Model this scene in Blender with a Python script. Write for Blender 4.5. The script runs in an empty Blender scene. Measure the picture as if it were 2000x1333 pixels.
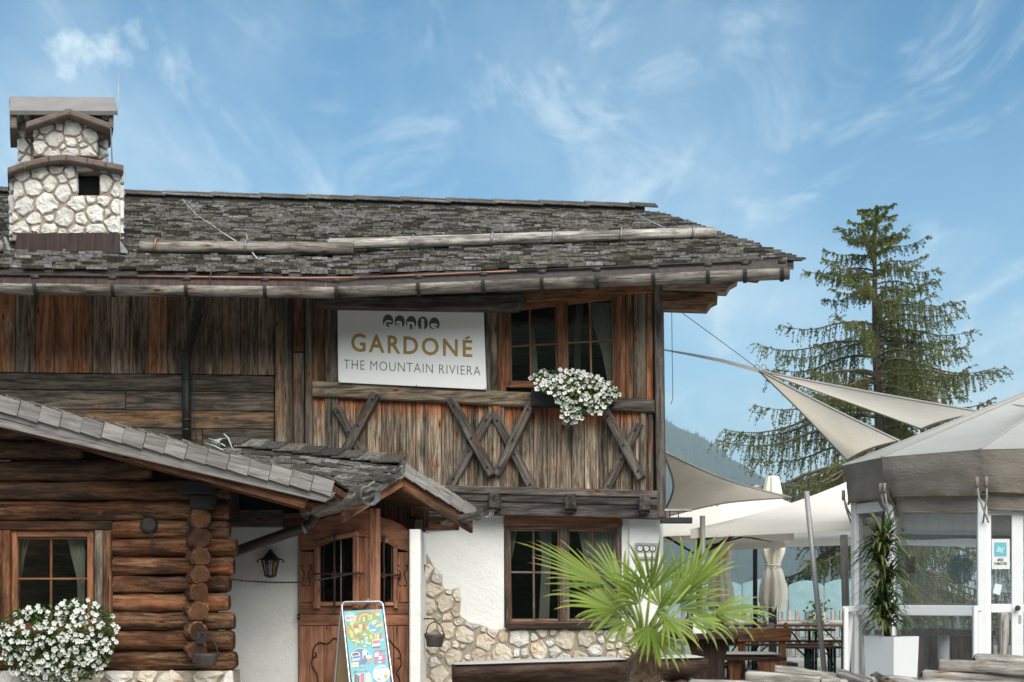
import bpy, bmesh, math, random
from mathutils import Vector, Matrix, noise
random.seed(11)
S = bpy.context.scene
COL = S.collection
R = math.radians
# ------------------------------------------------------------------ camera
F, CX, HY, CZ = 2778.0, 1000.0, 1170.0, 1.23        # 50 mm lens, level camera with vertical shift
cam_d = bpy.data.cameras.new('camera'); cam = bpy.data.objects.new('camera', cam_d); COL.objects.link(cam)
cam.location = (0, 0, CZ); cam.rotation_euler = (R(90), 0, 0)
cam_d.lens = 50; cam_d.sensor_width = 36; cam_d.shift_y = (HY - 666.5) / 2000.0
cam_d.clip_start = 0.1; cam_d.clip_end = 30000
cam_d.dof.use_dof = True; cam_d.dof.focus_distance = 13.4; cam_d.dof.aperture_fstop = 4.5
S.camera = cam
S.view_settings.view_transform = 'Standard'; S.view_settings.look = 'None'
S.view_settings.gamma = 1.0; S.view_settings.exposure = 1.2
# ------------------------------------------------------------------ sky and sun
SUN_EL, SUN_AZ = 38.0, 162.0          # azimuth from +Y clockwise: behind the camera, a little to the right
w = bpy.data.worlds.new('World'); S.world = w; w.use_nodes = True
nt = w.node_tree; nt.nodes.clear()
def wn(t): return nt.nodes.new(t)
wout = wn('ShaderNodeOutputWorld'); bg = wn('ShaderNodeBackground'); sky = wn('ShaderNodeTexSky')
sky.sky_type = 'NISHITA'; sky.sun_disc = False
sky.sun_elevation = R(SUN_EL); sky.sun_rotation = R(SUN_AZ); sky.altitude = 1600
sky.air_density = 1.0; sky.dust_density = 0.35; sky.ozone_density = 1.0
bg.inputs['Strength'].default_value = 0.084
tc = wn('ShaderNodeTexCoord'); sep = wn('ShaderNodeSeparateXYZ'); nt.links.new(tc.outputs['Generated'], sep.inputs[0])
def wmath(op, a, b=None, clamp=False):
    n = wn('ShaderNodeMath'); n.operation = op; n.use_clamp = clamp
    for i, v in enumerate((a, b)):
        if v is None: continue
        if isinstance(v, (int, float)): n.inputs[i].default_value = v
        else: nt.links.new(v, n.inputs[i])
    return n.outputs[0]
zz = wmath('ADD', wmath('MAXIMUM', sep.outputs[2], 0.0), 0.16)
pxx = wmath('DIVIDE', sep.outputs[0], zz); pyy = wmath('DIVIDE', sep.outputs[1], zz)
cmb = wn('ShaderNodeCombineXYZ'); nt.links.new(pxx, cmb.inputs[0]); nt.links.new(pyy, cmb.inputs[1])
def cloud(scale, rot, loc, n_scale, detail, dist, lo, hi, rough=0.6):
    mp = wn('ShaderNodeMapping'); mp.inputs['Scale'].default_value = scale; mp.inputs['Rotation'].default_value = (0, 0, R(rot)); mp.inputs['Location'].default_value = loc
    nt.links.new(cmb.outputs[0], mp.inputs[0])
    no = wn('ShaderNodeTexNoise'); no.inputs['Scale'].default_value = n_scale; no.inputs['Detail'].default_value = detail
    no.inputs['Roughness'].default_value = rough; no.inputs['Distortion'].default_value = dist
    nt.links.new(mp.outputs[0], no.inputs['Vector'])
    mr = wn('ShaderNodeMapRange'); mr.interpolation_type = 'SMOOTHSTEP'
    mr.inputs['From Min'].default_value = lo; mr.inputs['From Max'].default_value = hi
    nt.links.new(no.outputs[0], mr.inputs[0]); return mr.outputs[0]
c1 = cloud((0.62, 0.40, 1), 40, (5.2, 1.3, 0), 1.0, 9, 0.5, 0.43, 0.72, 0.60)
c2 = cloud((1.9, 0.9, 1), 64, (7.3, 4.1, 0), 2.0, 12, 1.4, 0.48, 0.74, 0.68)
low = wn('ShaderNodeMapRange'); low.inputs['From Min'].default_value = 0.34; low.inputs['From Max'].default_value = 0.02
low.inputs['To Max'].default_value = 0.42
nt.links.new(sep.outputs[2], low.inputs[0])
cf = wmath('ADD', wmath('MULTIPLY', c1, 0.52), wmath('MULTIPLY', c2, 0.36))
# one small fleecy cloud above the chimney
ysafe = wmath('MAXIMUM', sep.outputs[1], 0.05)
da = wmath('DIVIDE', wmath('SUBTRACT', wmath('DIVIDE', sep.outputs[0], ysafe), -0.293), 0.046)
de = wmath('DIVIDE', wmath('SUBTRACT', wmath('DIVIDE', sep.outputs[2], ysafe), 0.388), 0.023)
dd_ = wmath('SQRT', wmath('ADD', wmath('MULTIPLY', da, da), wmath('MULTIPLY', de, de)))
fn_ = wn('ShaderNodeTexNoise'); fn_.inputs['Scale'].default_value = 26; fn_.inputs['Detail'].default_value = 7; fn_.inputs['Roughness'].default_value = .62; nt.links.new(tc.outputs['Generated'], fn_.inputs['Vector'])
puff = wmath('MULTIPLY', wmath('SUBTRACT', wmath('ADD', wmath('SUBTRACT', 1.0, dd_), wmath('MULTIPLY', fn_.outputs[0], 4.2)), 2.35), 0.9, True)
cf = wmath('ADD', cf, wmath('MULTIPLY', puff, 0.75))
cf = wmath('ADD', cf, low.outputs[0]); cf = wmath('MINIMUM', cf, 0.9)
mixc = wn('ShaderNodeMixRGB'); mixc.inputs['Color2'].default_value = (5.5, 6.4, 6.7, 1)
nt.links.new(cf, mixc.inputs['Fac'])
tint = wn('ShaderNodeMixRGB'); tint.blend_type = 'MULTIPLY'; tint.inputs['Fac'].default_value = 1; tint.inputs['Color2'].default_value = (0.24, 0.65, 0.76, 1)
nt.links.new(sky.outputs[0], tint.inputs['Color1']); nt.links.new(tint.outputs[0], mixc.inputs['Color1'])
nt.links.new(mixc.outputs[0], bg.inputs['Color']); nt.links.new(bg.outputs[0], wout.inputs['Surface'])
sun_d = bpy.data.lights.new('sun', 'SUN'); sun = bpy.data.objects.new('sun', sun_d); COL.objects.link(sun)
sun_d.energy = 2.8; sun_d.angle = R(55); sun_d.color = (1.0, 0.94, 0.84)
sun.rotation_euler = (R(90 - SUN_EL), 0, R(180 - SUN_AZ)); sun.location = (0, -10, 30)

# ------------------------------------------------------------------ helpers
MW = {}
def P(px, py, Y): return Vector(((px - CX) * Y / F, Y, CZ + (HY - py) * Y / F))
def frame(o, x, z):
    x = x.normalized(); y = z.cross(x)
    if y.length < 1e-6: y = Vector((0, 1, 0)) if abs(x.y) < .9 else Vector((1, 0, 0))
    y.normalize(); z = x.cross(y)
    return Matrix(((x.x, y.x, z.x, o.x), (x.y, y.y, z.y, o.y), (x.z, y.z, z.z, o.z), (0, 0, 0, 1)))
def link(o, parent, mw):
    COL.objects.link(o); MW[o.name] = mw
    if parent is not None:
        o.parent = parent; o.matrix_basis = MW[parent.name].inverted() @ mw
    else: o.matrix_basis = mw
    return o
def mk(name, verts, faces, mats, parent=None, fr=None, smooth=False, mi=None, rnd=None):
    """one mesh object from world-space verts; fr = its local frame (x along the grain)"""
    if fr is None: fr = Matrix.Identity(4)
    inv = fr.inverted()
    me = bpy.data.meshes.new(name); me.from_pydata([inv @ Vector(v) for v in verts], [], faces)
    for m in (mats if isinstance(mats, (list, tuple)) else [mats]): me.materials.append(m)
    if mi: me.polygons.foreach_set('material_index', mi)
    if smooth: me.polygons.foreach_set('use_smooth', [True] * len(me.polygons))
    if rnd is not None:
        a = me.attributes.new('rnd', 'FLOAT', 'FACE'); a.data.foreach_set('value', rnd)
    me.update()
    return link(bpy.data.objects.new(name, me), parent, fr)
def dup(src, parent, mw):
    o = bpy.data.objects.new(src.name.split('.')[0], src.data); return link(o, parent, mw)
def tag(o, label, cat=None, group=None, kind=None):
    if label: o['label'] = label
    if cat: o['category'] = cat
    if group: o['group'] = group
    if kind: o['kind'] = kind
    return o
def thing(name, label, cat, loc=(0, 0, 0), group=None):
    o = bpy.data.objects.new(name, None); o.empty_display_size = .1
    link(o, None, Matrix.Translation(loc)); return tag(o, label, cat, group)
def part(name, parent, loc=None):
    o = bpy.data.objects.new(name, None); o.empty_display_size = .05
    return link(o, parent, Matrix.Translation(loc) if loc is not None else MW[parent.name].copy())
class MB:
    """collects several shapes into one mesh"""
    def __init__(s): s.v = []; s.f = []; s.m = []; s.r = []
    def add(s, v, f, m=0, r=0.0):
        b = len(s.v); s.v += [Vector(x) for x in v]; s.f += [tuple(i + b for i in q) for q in f]; s.m += [m] * len(f); s.r += [r] * len(f)
    def build(s, name, mats, parent=None, fr=None, smooth=False, rnd=False):
        return mk(name, s.v, s.f, mats, parent, fr, smooth, s.m, s.r if rnd else None)
def g_prism(pts, n, thick, ch=0.004):
    """polygon on a plane (front face), thickness behind it, chamfered front edge"""
    pts = [Vector(p) for p in pts]; k = len(pts); n = n.normalized()
    a = Vector((0, 0, 0))
    for i in range(k): a += pts[i].cross(pts[(i + 1) % k])
    if a.dot(n) < 0: pts = pts[::-1]
    ins = []
    for i in range(k):
        e1 = (pts[i] - pts[i - 1]).normalized(); e2 = (pts[(i + 1) % k] - pts[i]).normalized()
        a1 = n.cross(e1); a2 = n.cross(e2); d = 1 + a1.dot(a2)
        ins.append(pts[i] + (a1 + a2) * (ch / max(d, .3)))
    c = min(ch, thick * .45)
    v = ins + [p - n * c for p in pts] + [p - n * thick for p in pts]
    f = [tuple(range(k)), tuple(range(3 * k - 1, 2 * k - 1, -1))]
    for r in (0, 1):
        for i in range(k):
            j = (i + 1) % k; f.append((r * k + j, r * k + i, (r + 1) * k + i, (r + 1) * k + j))
    return v, f
def prism(name, pts, n, thick, m, parent=None, grain=None, ch=0.004):
    v, f = g_prism(pts, n, thick, ch)
    g = grain if grain is not None else (Vector(pts[1]) - Vector(pts[0]))
    c = sum((Vector(p) for p in pts), Vector()) / len(pts)
    return mk(name, v, f, m, parent, frame(c, g, n))
def g_box(c, sx, sy, sz, rot=None):
    v = [Vector((x * sx / 2, y * sy / 2, z * sz / 2)) for x in (-1, 1) for y in (-1, 1) for z in (-1, 1)]
    if rot is not None: v = [rot @ q for q in v]
    v = [q + Vector(c) for q in v]
    return v, [(0, 1, 3, 2), (4, 6, 7, 5), (0, 4, 5, 1), (2, 3, 7, 6), (0, 2, 6, 4), (1, 5, 7, 3)]
def beam(name, p0, p1, wdt, thk, m, parent=None, up=None, ch=0.006):
    """box beam between two points, chamfered on all long edges"""
    v, f, fr = g_beam(p0, p1, wdt, thk, up, ch)
    return mk(name, v, f, m, parent, fr)
def g_beam(p0, p1, wdt, thk, up=None, ch=0.006):
    p0 = Vector(p0); p1 = Vector(p1); x = (p1 - p0).normalized()
    up = Vector(up) if up is not None else (Vector((0, 0, 1)) if abs(x.z) < .9 else Vector((0, -1, 0)))
    fr = frame((p0 + p1) / 2, x, up); y = fr.col[1].to_3d(); z = fr.col[2].to_3d()
    a, b = wdt / 2, thk / 2; c = min(ch, a * .5, b * .5)
    sec = [(-a + c, -b), (a - c, -b), (a, -b + c), (a, b - c), (a - c, b), (-a + c, b), (-a, b - c), (-a, -b + c)]
    v = [p + y * u + z * t for p in (p0, p1) for u, t in sec]
    f = [tuple(range(7, -1, -1)), tuple(range(8, 16))] + [(i, (i + 1) % 8, 8 + (i + 1) % 8, 8 + i) for i in range(8)]
    return v, f, fr
def g_tube(path, r, n=8, cap=True, jit=0.0, seed=0, squash=1.0):
    path = [Vector(p) for p in path]; k = len(path); rr = r if isinstance(r, (list, tuple)) else [r] * k
    v = []; f = []; ref = None
    for i, p in enumerate(path):
        t = (path[min(i + 1, k - 1)] - path[max(i - 1, 0)]).normalized()
        if ref is None: ref = Vector((0, 0, 1)) if abs(t.z) < .9 else Vector((0, -1, 0))
        a = ref - t * ref.dot(t); a.normalize(); b = t.cross(a); ref = a
        for j in range(n):
            th = 2 * math.pi * j / n
            q = 1.0
            if jit: q += jit * noise.noise(Vector((math.cos(th) * 1.5 + seed * 7.3, math.sin(th) * 1.5, i * .55 + seed)))
            v.append(p + (a * math.cos(th) * squash + b * math.sin(th)) * rr[i] * q)
    for i in range(k - 1):
        for j in range(n):
            f.append((i * n + j, i * n + (j + 1) % n, (i + 1) * n + (j + 1) % n, (i + 1) * n + j))
    if cap: f += [tuple(range(n - 1, -1, -1)), tuple((k - 1) * n + j for j in range(n))]
    return v, f
def tube(name, path, r, m, parent=None, n=8, jit=0.0, seed=0, smooth=True, squash=1.0):
    v, f = g_tube(path, r, n, True, jit, seed, squash)
    p0 = Vector(path[0]); x = Vector(path[-1]) - p0
    if x.length < 1e-5: x = Vector((1, 0, 0))
    z = Vector((0, 0, 1)) if abs(x.normalized().z) < .9 else Vector((0, -1, 0))
    o = mk(name, v, f, m, parent, frame(p0, x, z), smooth)
    if smooth:
        for q in o.data.polygons:
            if len(q.vertices) > 4: q.use_smooth = False
    return o
def log(name, p0, p1, r, mats, parent=None, seed=0, n=14, jit=.16, taper=.0, tip=True):
    """a debarked log: uneven surface, worn ends; end grain as second material"""
    p0 = Vector(p0); p1 = Vector(p1); L = (p1 - p0).length; k = max(4, int(L / .16) + 2)
    ts = [i / (k - 1) for i in range(k)]; e = min(.2, r * .45 / L)
    if tip: ts = [0, e] + ts[1:-1] + [1 - e, 1]
    ts = sorted(set(ts))
    path = []; rr = []
    ax = (p1 - p0).normalized(); sd = ax.cross(Vector((0, 0, 1)))
    if sd.length < .1: sd = Vector((1, 0, 0))
    for t in ts:
        wv = noise.noise(Vector((seed * 3.1, t * L * .8, 2.2))) * r * .12
        path.append(p0 + (p1 - p0) * t + sd * wv); rr.append(r * (1 - taper * t) * (.8 if tip and t in (ts[0], ts[-1]) else 1))
    v, f = g_tube(path, rr, n, True, jit, seed)
    mi = [0] * (len(f) - 2) + [1, 1]
    o = mk(name, v, f, mats, parent, frame(p0, p1 - p0, Vector((0, 0, 1)) if abs(ax.z) < .9 else Vector((0, -1, 0))), True, mi)
    for q in o.data.polygons:
        if len(q.vertices) > 4: q.use_smooth = False
    return o
class Plane:
    """a vertical wall plane given by two (X, Y) points; at() finds where the line of a picture point meets it"""
    def __init__(s, a, b):
        s.a = Vector((a[0], a[1], 0)); s.d = (Vector((b[0], b[1], 0)) - s.a).normalized(); s.n = Vector((s.d.y, -s.d.x, 0))
    def at(s, px, py, off=0.0):
        d = Vector(((px - CX) / F, 1, (HY - py) / F)); o = Vector((0, 0, CZ)); a = s.a + s.n * off
        t = (a - o).dot(s.n) / d.dot(s.n); return o + d * t
    def uv(s, p): return ((Vector(p) - s.a).dot(s.d), p[2])
    def xyz(s, u, v, off=0.0): q = s.a + s.d * u + s.n * off; return Vector((q.x, q.y, v))
    def quad(s, name, poly, off, thick, m, parent=None, grain='x', ch=0.004):
        pts = [s.at(x, y, off) for x, y in poly]
        g = s.d if grain == 'x' else Vector((0, 0, 1)) if grain == 'z' else grain
        return prism(name, pts, s.n, thick, m, parent, g, ch)
def lerp(a, b, t): return a + (b - a) * t
def rnd(a, b): return random.uniform(a, b)
def inside(p, poly):
    x, y = p; c = False; j = len(poly) - 1
    for i in range(len(poly)):
        xi, yi = poly[i]; xj, yj = poly[j]
        if (yi > y) != (yj > y) and x < (xj - xi) * (y - yi) / (yj - yi) + xi: c = not c
        j = i
    return c
def clip(poly, nx, ny, c):
    out = []
    for i in range(len(poly)):
        a = poly[i]; b = poly[(i + 1) % len(poly)]; da = nx * a[0] + ny * a[1] - c; db = nx * b[0] + ny * b[1] - c
        if da <= 0: out.append(a)
        if (da < 0 < db) or (db < 0 < da):
            t = da / (da - db); out.append((a[0] + (b[0] - a[0]) * t, a[1] + (b[1] - a[1]) * t))
    return out
# ------------------------------------------------------------------ materials
class NT:
    def __init__(s, name):
        s.m = bpy.data.materials.new(name); s.m.use_nodes = True; s.t = s.m.node_tree; s.t.nodes.clear()
        s.out = s.t.nodes.new('ShaderNodeOutputMaterial')
    def n(s, typ, ins=None, **kw):
        q = s.t.nodes.new('ShaderNode' + typ)
        for k, v in kw.items(): setattr(q, k, v)
        for k, v in (ins or {}).items():
            sk = q.inputs[k]
            if hasattr(v, 'links'): s.t.links.new(v, sk)
            else: sk.default_value = v
        return q
    def math(s, op, a, b=0.0, clamp=False): return s.n('Math', {0: a, 1: b}, operation=op, use_clamp=clamp).outputs[0]
    def mix(s, f, a, b, mode='MIX'): return s.n('MixRGB', {0: f, 1: a, 2: b}, blend_type=mode).outputs[0]
    def ramp(s, f, stops, interp='LINEAR'):
        q = s.n('ValToRGB', {0: f}); e = q.color_ramp.elements; q.color_ramp.interpolation = interp
        while len(e) < len(stops): e.new(.5)
        for i, (p, c) in enumerate(stops): e[i].position = p; e[i].color = c4(c)
        return q.outputs[0]
    def map(s, v, scale, loc=(0, 0, 0)): return s.n('Mapping', {0: v, 'Scale': scale, 'Location': loc}).outputs[0]
    def noise(s, v, scale, detail=4, rough=.55, dist=0.0): return s.n('TexNoise', {'Vector': v, 'Scale': scale, 'Detail': detail, 'Roughness': rough, 'Distortion': dist}).outputs[0]
    def rng(s, v, a, b, c=0.0, d=1.0): return s.n('MapRange', {0: v, 1: a, 2: b, 3: c, 4: d}).outputs[0]
    def bump(s, h, strength, dist): return s.n('Bump', {'Height': h, 'Strength': strength, 'Distance': dist}).outputs[0]
    def done(s, col, rough=.8, metal=0.0, bump=None, spec=.4, trans=0.0):
        b = s.n('BsdfPrincipled', {'Base Color': col if hasattr(col, 'links') else c4(col), 'Roughness': rough, 'Metallic': metal, 'Specular IOR Level': spec})
        if bump is not None: s.t.links.new(bump, b.inputs['Normal'])
        sh = b.outputs[0]
        if trans:
            tr = s.n('BsdfTranslucent', {'Color': col if hasattr(col, 'links') else c4(col)})
            if bump is not None: s.t.links.new(bump, tr.inputs['Normal'])
            sh = s.n('MixShader', {0: trans, 1: sh, 2: tr.outputs[0]}).outputs[0]
        s.t.links.new(sh, s.out.inputs[0]); return s.m
def c4(c): return (c[0], c[1], c[2], 1.0)
def coords(t):
    v = t.n('TexCoord').outputs['Object']; r = t.n('ObjectInfo').outputs['Random']
    off = t.n('CombineXYZ', {0: t.math('MULTIPLY', r, 37.0), 1: t.math('MULTIPLY', r, 91.0), 2: t.math('MULTIPLY', r, 53.0)}).outputs[0]
    return v, t.n('VectorMath', {0: v, 1: off}, operation='ADD').outputs[0], r
def wood(name, dark, mid, light, orange=(.30, .11, .035), of=(.55, .75), top=0.0, var=.5, knots=True, fine=24, rough=.85, bmp=.6, rvar=0.0):
    """weathered timber, grain along local x; of = where the warm unbleached tone shows; top = warm band at the board's upper end"""
    t = NT(name); v, vo, r = coords(t)
    g = t.noise(t.map(vo, (1.7, fine * .85, fine * .85)), 1.6, 8, .72, .35)
    g2 = t.noise(t.map(vo, (.55, 6, 6)), 1.3, 4, .6, .4)
    hf = t.noise(t.map(vo, (3.0, 90, 90)), 2.0, 3, .7)
    gg = t.math('ADD', t.math('MULTIPLY', g, .6), t.math('ADD', t.math('MULTIPLY', g2, .3), t.math('MULTIPLY', hf, .14)))
    col = t.ramp(gg, [(.40, dark), (.50, mid), (.60, light)])
    warm = t.ramp(gg, [(.40, tuple(.22 * c for c in orange)), (.50, orange), (.61, tuple(min(1, c * 1.9 + .03) for c in orange))])
    p = t.noise(t.map(vo, (.5, 3.2, 3.2)), 1.7, 4, .6)
    if rvar: p = t.math('ADD', p, t.math('MULTIPLY', t.math('SUBTRACT', r, .5), rvar))
    fac = t.rng(p, of[0], of[1])
    if top:
        gx = t.n('SeparateXYZ', {0: t.n('TexCoord').outputs['Generated']}).outputs[0]
        e = t.math('ADD', gx, t.math('MULTIPLY', t.math('SUBTRACT', g2, .5), .55))
        fac = t.math('ADD', fac, t.math('MULTIPLY', t.rng(e, .74, .95), top), True)
    col = t.mix(fac, col, warm)
    crk = t.noise(t.map(vo, (1.3, 46, 46)), 1.7, 3, .5, .3); col = t.mix(t.rng(crk, .635, .68, 0, .9), col, (.006, .005, .004, 1))
    blot = t.noise(t.map(vo, (2.2, 4, 4)), 2.4, 5, .65); col = t.mix(t.rng(blot, .52, .72, 0, .6), col, c4(dark))
    if knots:
        vr = t.n('TexVoronoi', {'Vector': t.map(vo, (1.5, 6, 6)), 'Scale': 1.6, 'Randomness': 1.0}).outputs['Distance']
        col = t.mix(t.rng(vr, .20, .10), col, c4(tuple(c * 1.1 for c in orange)))
        col = t.mix(t.rng(vr, .10, .05), col, (.012, .008, .006, 1))
    r2 = t.math('FRACT', t.math('MULTIPLY', r, 17.31))
    col = t.n('HueSaturation', {'Color': col, 'Value': t.rng(r2, 0, 1, 1 - var * .55, 1 + var * .5), 'Saturation': 1.0}).outputs[0]
    return t.done(col, rough, bump=t.bump(gg, bmp, .012), spec=.25)
def plain(name, col, rough=.6, metal=0.0, nz=.12, ns=6.0, bmp=0.0, spec=.4, trans=0.0, var=0.0):
    t = NT(name); v, vo, r = coords(t); a = t.noise(vo, ns, 5, .6); b = t.noise(vo, ns * 9, 3, .6)
    k = t.math('ADD', t.math('MULTIPLY', a, .7), t.math('MULTIPLY', b, .3))
    cc = t.mix(t.rng(k, .3, .7), c4(tuple(x * (1 - nz) for x in col)), c4(tuple(min(1, x * (1 + nz)) for x in col)))
    if var: cc = t.n('HueSaturation', {'Color': cc, 'Value': t.rng(r, 0, 1, 1 - var, 1 + var)}).outputs[0]
    return t.done(cc, rough, metal, t.bump(k, bmp, .01) if bmp else None, spec, trans)
M = {}
M['w_left'] = wood('weathered_board_brown', (.022, .016, .012), (.175, .125, .09), (.47, .365, .27), (.25, .105, .043), (.50, .74), var=.7, rvar=.55)
M['w_horiz'] = wood('weathered_board_grey', (.016, .013, .011), (.082, .069, .057), (.23, .188, .142), (.24, .135, .065), (.5, .74), var=.55, rvar=.35)
M['w_low'] = wood('weathered_board_streaked', (.020, .016, .012), (.15, .117, .086), (.47, .365, .262), (.26, .085, .026), (.62, .84), top=1.0, var=.5, fine=30)
M['w_post'] = wood('weathered_post', (.016, .014, .012), (.095, .078, .062), (.25, .20, .15), (.2, .08, .03), (.55, .78), var=.4)
M['w_red'] = wood('unbleached_board_red', (.025, .014, .009), (.11, .055, .03), (.26, .15, .085), (.20, .072, .026), (.45, .68), var=.4)
M['w_beam'] = wood('weathered_beam_tan', (.02, .016, .012), (.15, .115, .08), (.36, .29, .205), (.26, .12, .05), (.62, .85), var=.2, fine=18)
M['w_dark'] = wood('weathered_beam_dark', (.010, .009, .008), (.045, .039, .035), (.12, .105, .095), (.10, .05, .025), (.66, .9), var=.3)
M['w_brace'] = wood('weathered_brace', (.018, .015, .013), (.075, .063, .054), (.19, .165, .145), (.14, .06, .03), (.62, .85), var=.35)
M['w_gutter'] = wood('weathered_gutter_wood', (.03, .025, .02), (.15, .13, .11), (.34, .305, .265), (.18, .11, .06), (.6, .85), var=.12, fine=16, rough=.8)
M['w_silver'] = wood('silvered_wood', (.05, .044, .038), (.25, .225, .20), (.50, .47, .43), (.24, .16, .10), (.62, .9), var=.35, fine=22, bmp=1.0)
M['w_verge'] = wood('silvered_verge_shingle', (.11, .10, .092), (.19, .176, .166), (.27, .254, .242), (.18, .13, .09), (.72, .95), var=.3, knots=False, fine=26, bmp=.3)
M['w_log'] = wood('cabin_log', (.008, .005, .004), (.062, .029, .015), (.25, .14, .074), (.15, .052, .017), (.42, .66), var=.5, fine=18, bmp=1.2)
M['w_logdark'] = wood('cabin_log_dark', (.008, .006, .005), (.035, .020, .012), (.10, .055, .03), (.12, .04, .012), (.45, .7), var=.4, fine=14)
def endgrain():
    t = NT('log_end_grain'); v, vo, r = coords(t); s = t.n('SeparateXYZ', {0: v}); y, z = s.outputs[1], s.outputs[2]
    rad = t.math('SQRT', t.math('ADD', t.math('MULTIPLY', y, y), t.math('MULTIPLY', z, z))); wob = t.noise(vo, 16, 4, .6)
    ring = t.math('SINE', t.math('ADD', t.math('MULTIPLY', rad, 620.0), t.math('MULTIPLY', wob, 9.0)))
    ang = t.math('ARCTAN2', y, z); crk = t.noise(t.n('CombineXYZ', {0: t.math('MULTIPLY', ang, 3.2), 1: t.math('MULTIPLY', rad, 6.0), 2: t.math('MULTIPLY', r, 40.0)}).outputs[0], 2.2, 3, .6)
    col = t.mix(t.rng(ring, -1, 1), (.040, .018, .009, 1), (.105, .050, .024, 1)); col = t.mix(t.rng(wob, .4, .7, 0, .7), col, (.02, .012, .008, 1)); col = t.mix(t.rng(crk, .63, .68), col, (.004, .003, .002, 1))
    col = t.n('HueSaturation', {'Color': col, 'Value': t.rng(r, 0, 1, .6, 1.5)}).outputs[0]
    return t.done(col, .9, bump=t.bump(ring, .3, .004), spec=.15)
M['w_end'] = endgrain()
M['w_frame'] = wood('window_frame_wood', (.045, .022, .012), (.13, .055, .026), (.23, .105, .05), (.19, .07, .026), (.4, .65), var=.2, knots=False, rough=.6, bmp=.3)
M['w_framegrey'] = wood('worn_window_frame', (.03, .022, .018), (.10, .07, .055), (.22, .18, .15), (.15, .055, .024), (.45, .7), var=.2, knots=False, bmp=.4)
M['w_door'] = wood('door_wood', (.17, .070, .040), (.34, .155, .092), (.46, .24, .15), (.33, .135, .07), (.5, .8), var=.16, fine=16, rough=.6, bmp=.35)
M['w_doorcarve'] = plain('carved_groove', (.035, .014, .008), .7)
M['w_soffit'] = wood('soffit_board', (.03, .013, .007), (.10, .042, .02), (.19, .09, .045), (.14, .052, .02), (.45, .7), var=.4)
M['w_table'] = wood('table_wood', (.012, .007, .005), (.035, .018, .012), (.08, .042, .028), (.05, .024, .015), (.55, .8), var=.25, rough=.6)
M['w_bench'] = wood('bench_wood', (.09, .036, .014), (.20, .09, .038), (.30, .15, .07), (.22, .09, .03), (.5, .75), var=.2, rough=.6)
M['w_benchlog'] = wood('bench_log', (.010, .006, .004), (.035, .018, .011), (.085, .05, .034), (.06, .025, .012), (.55, .8), var=.2, fine=10, rough=.7)
M['w_tan'] = plain('carved_tan', (.3, .2, .11), .7)
M['w_charcoal'] = plain('blackened_wood', (.012, .011, .010), .85, nz=.4)
# shingles: grey, mossy, violet and pale ones, picked per piece
def shingle_mat(name, stops, bmp=.5):
    t = NT(name); v, vo, r = coords(t); at = t.n('Attribute', attribute_name='rnd').outputs['Fac']
    rr = t.math('FRACT', t.math('ADD', r, at))
    base = t.ramp(rr, stops, 'LINEAR')
    g = t.noise(t.map(vo, (18, 18, 18)), 1.5, 6, .7); sp = t.noise(vo, 55, 4, .7)
    col = t.mix(t.rng(g, .38, .62), t.mix(.72, base, (.012, .011, .009, 1)), base)
    col = t.mix(t.rng(sp, .62, .72, 0, .55), col, (.20, .23, .11, 1))
    return t.done(col, .9, bump=t.bump(g, bmp, .01), spec=.15)
M['shingle'] = shingle_mat('old_roof_shingle', [(0, (.04, .034, .028)), (.4, (.075, .066, .052)), (.7, (.10, .095, .062)), (.9, (.125, .115, .105)), (1, (.16, .15, .15))])
M['shingle_butt'] = shingle_mat('shingle_butt_end', [(0, (.03, .026, .022)), (.35, (.09, .08, .062)), (.55, (.20, .19, .14)), (.75, (.21, .20, .205)), (.92, (.27, .26, .27)), (1, (.38, .38, .38))])
M['shingle_b'] = shingle_mat('porch_shingle', [(0, (.06, .054, .046)), (.35, (.115, .105, .092)), (.6, (.165, .152, .132)), (.85, (.21, .20, .185)), (1, (.28, .27, .255))])
# plaster
def plaster():
    t = NT('white_plaster'); v = t.n('TexCoord').outputs['Object']
    a = t.noise(v, 2.2, 5, .6); b = t.noise(v, 26, 5, .65); c = t.noise(t.map(v, (5, 5, .8)), 1.5, 4, .6)
    col = t.mix(t.rng(a, .35, .7), (.72, .73, .71, 1), (.80, .805, .785, 1))
    col = t.mix(t.rng(c, .54, .78, 0, .5), col, (.60, .58, .53, 1))
    return t.done(col, .9, bump=t.bump(t.math('ADD', t.math('MULTIPLY', a, .8), t.math('MULTIPLY', b, .35)), .7, .03), spec=.2)
M['plaster'] = plaster()
def stone(name, base, stain, sf):
    t = NT(name); v, vo, r = coords(t)
    a = t.noise(vo, 9, 6, .65); b = t.noise(vo, 40, 5, .7); c = t.noise(vo, 5, 4, .6)
    col = t.mix(t.rng(a, .3, .7), c4(tuple(x * .78 for x in base)), c4(base))
    col = t.mix(t.math('MULTIPLY', t.rng(c, sf[0], sf[1]), t.rng(t.math('FRACT', t.math('MULTIPLY', r, 7.7)), .2, .9)), col, c4(stain))
    col = t.mix(t.rng(b, .62, .72, 0, .5), col, c4(tuple(x * .4 for x in base)))
    h = t.math('ADD', t.math('MULTIPLY', a, .7), t.math('MULTIPLY', b, .4))
    col = t.n('HueSaturation', {'Color': col, 'Value': t.rng(r, 0, 1, .82, 1.1)}).outputs[0]
    return t.done(col, .95, bump=t.bump(h, .9, .03), spec=.15)
M['stone'] = stone('limestone_warm', (.70, .63, .52), (.50, .30, .15), (.46, .66))
M['stone_w'] = stone('limestone_pale', (.74, .715, .67), (.52, .40, .27), (.56, .76))
M['mortar'] = plain('mortar', (.33, .285, .23), .95, nz=.35, ns=14, bmp=.9)
M['mortar_d'] = plain('mortar_brown', (.29, .235, .185), .95, nz=.35, ns=14, bmp=.9)
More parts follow.
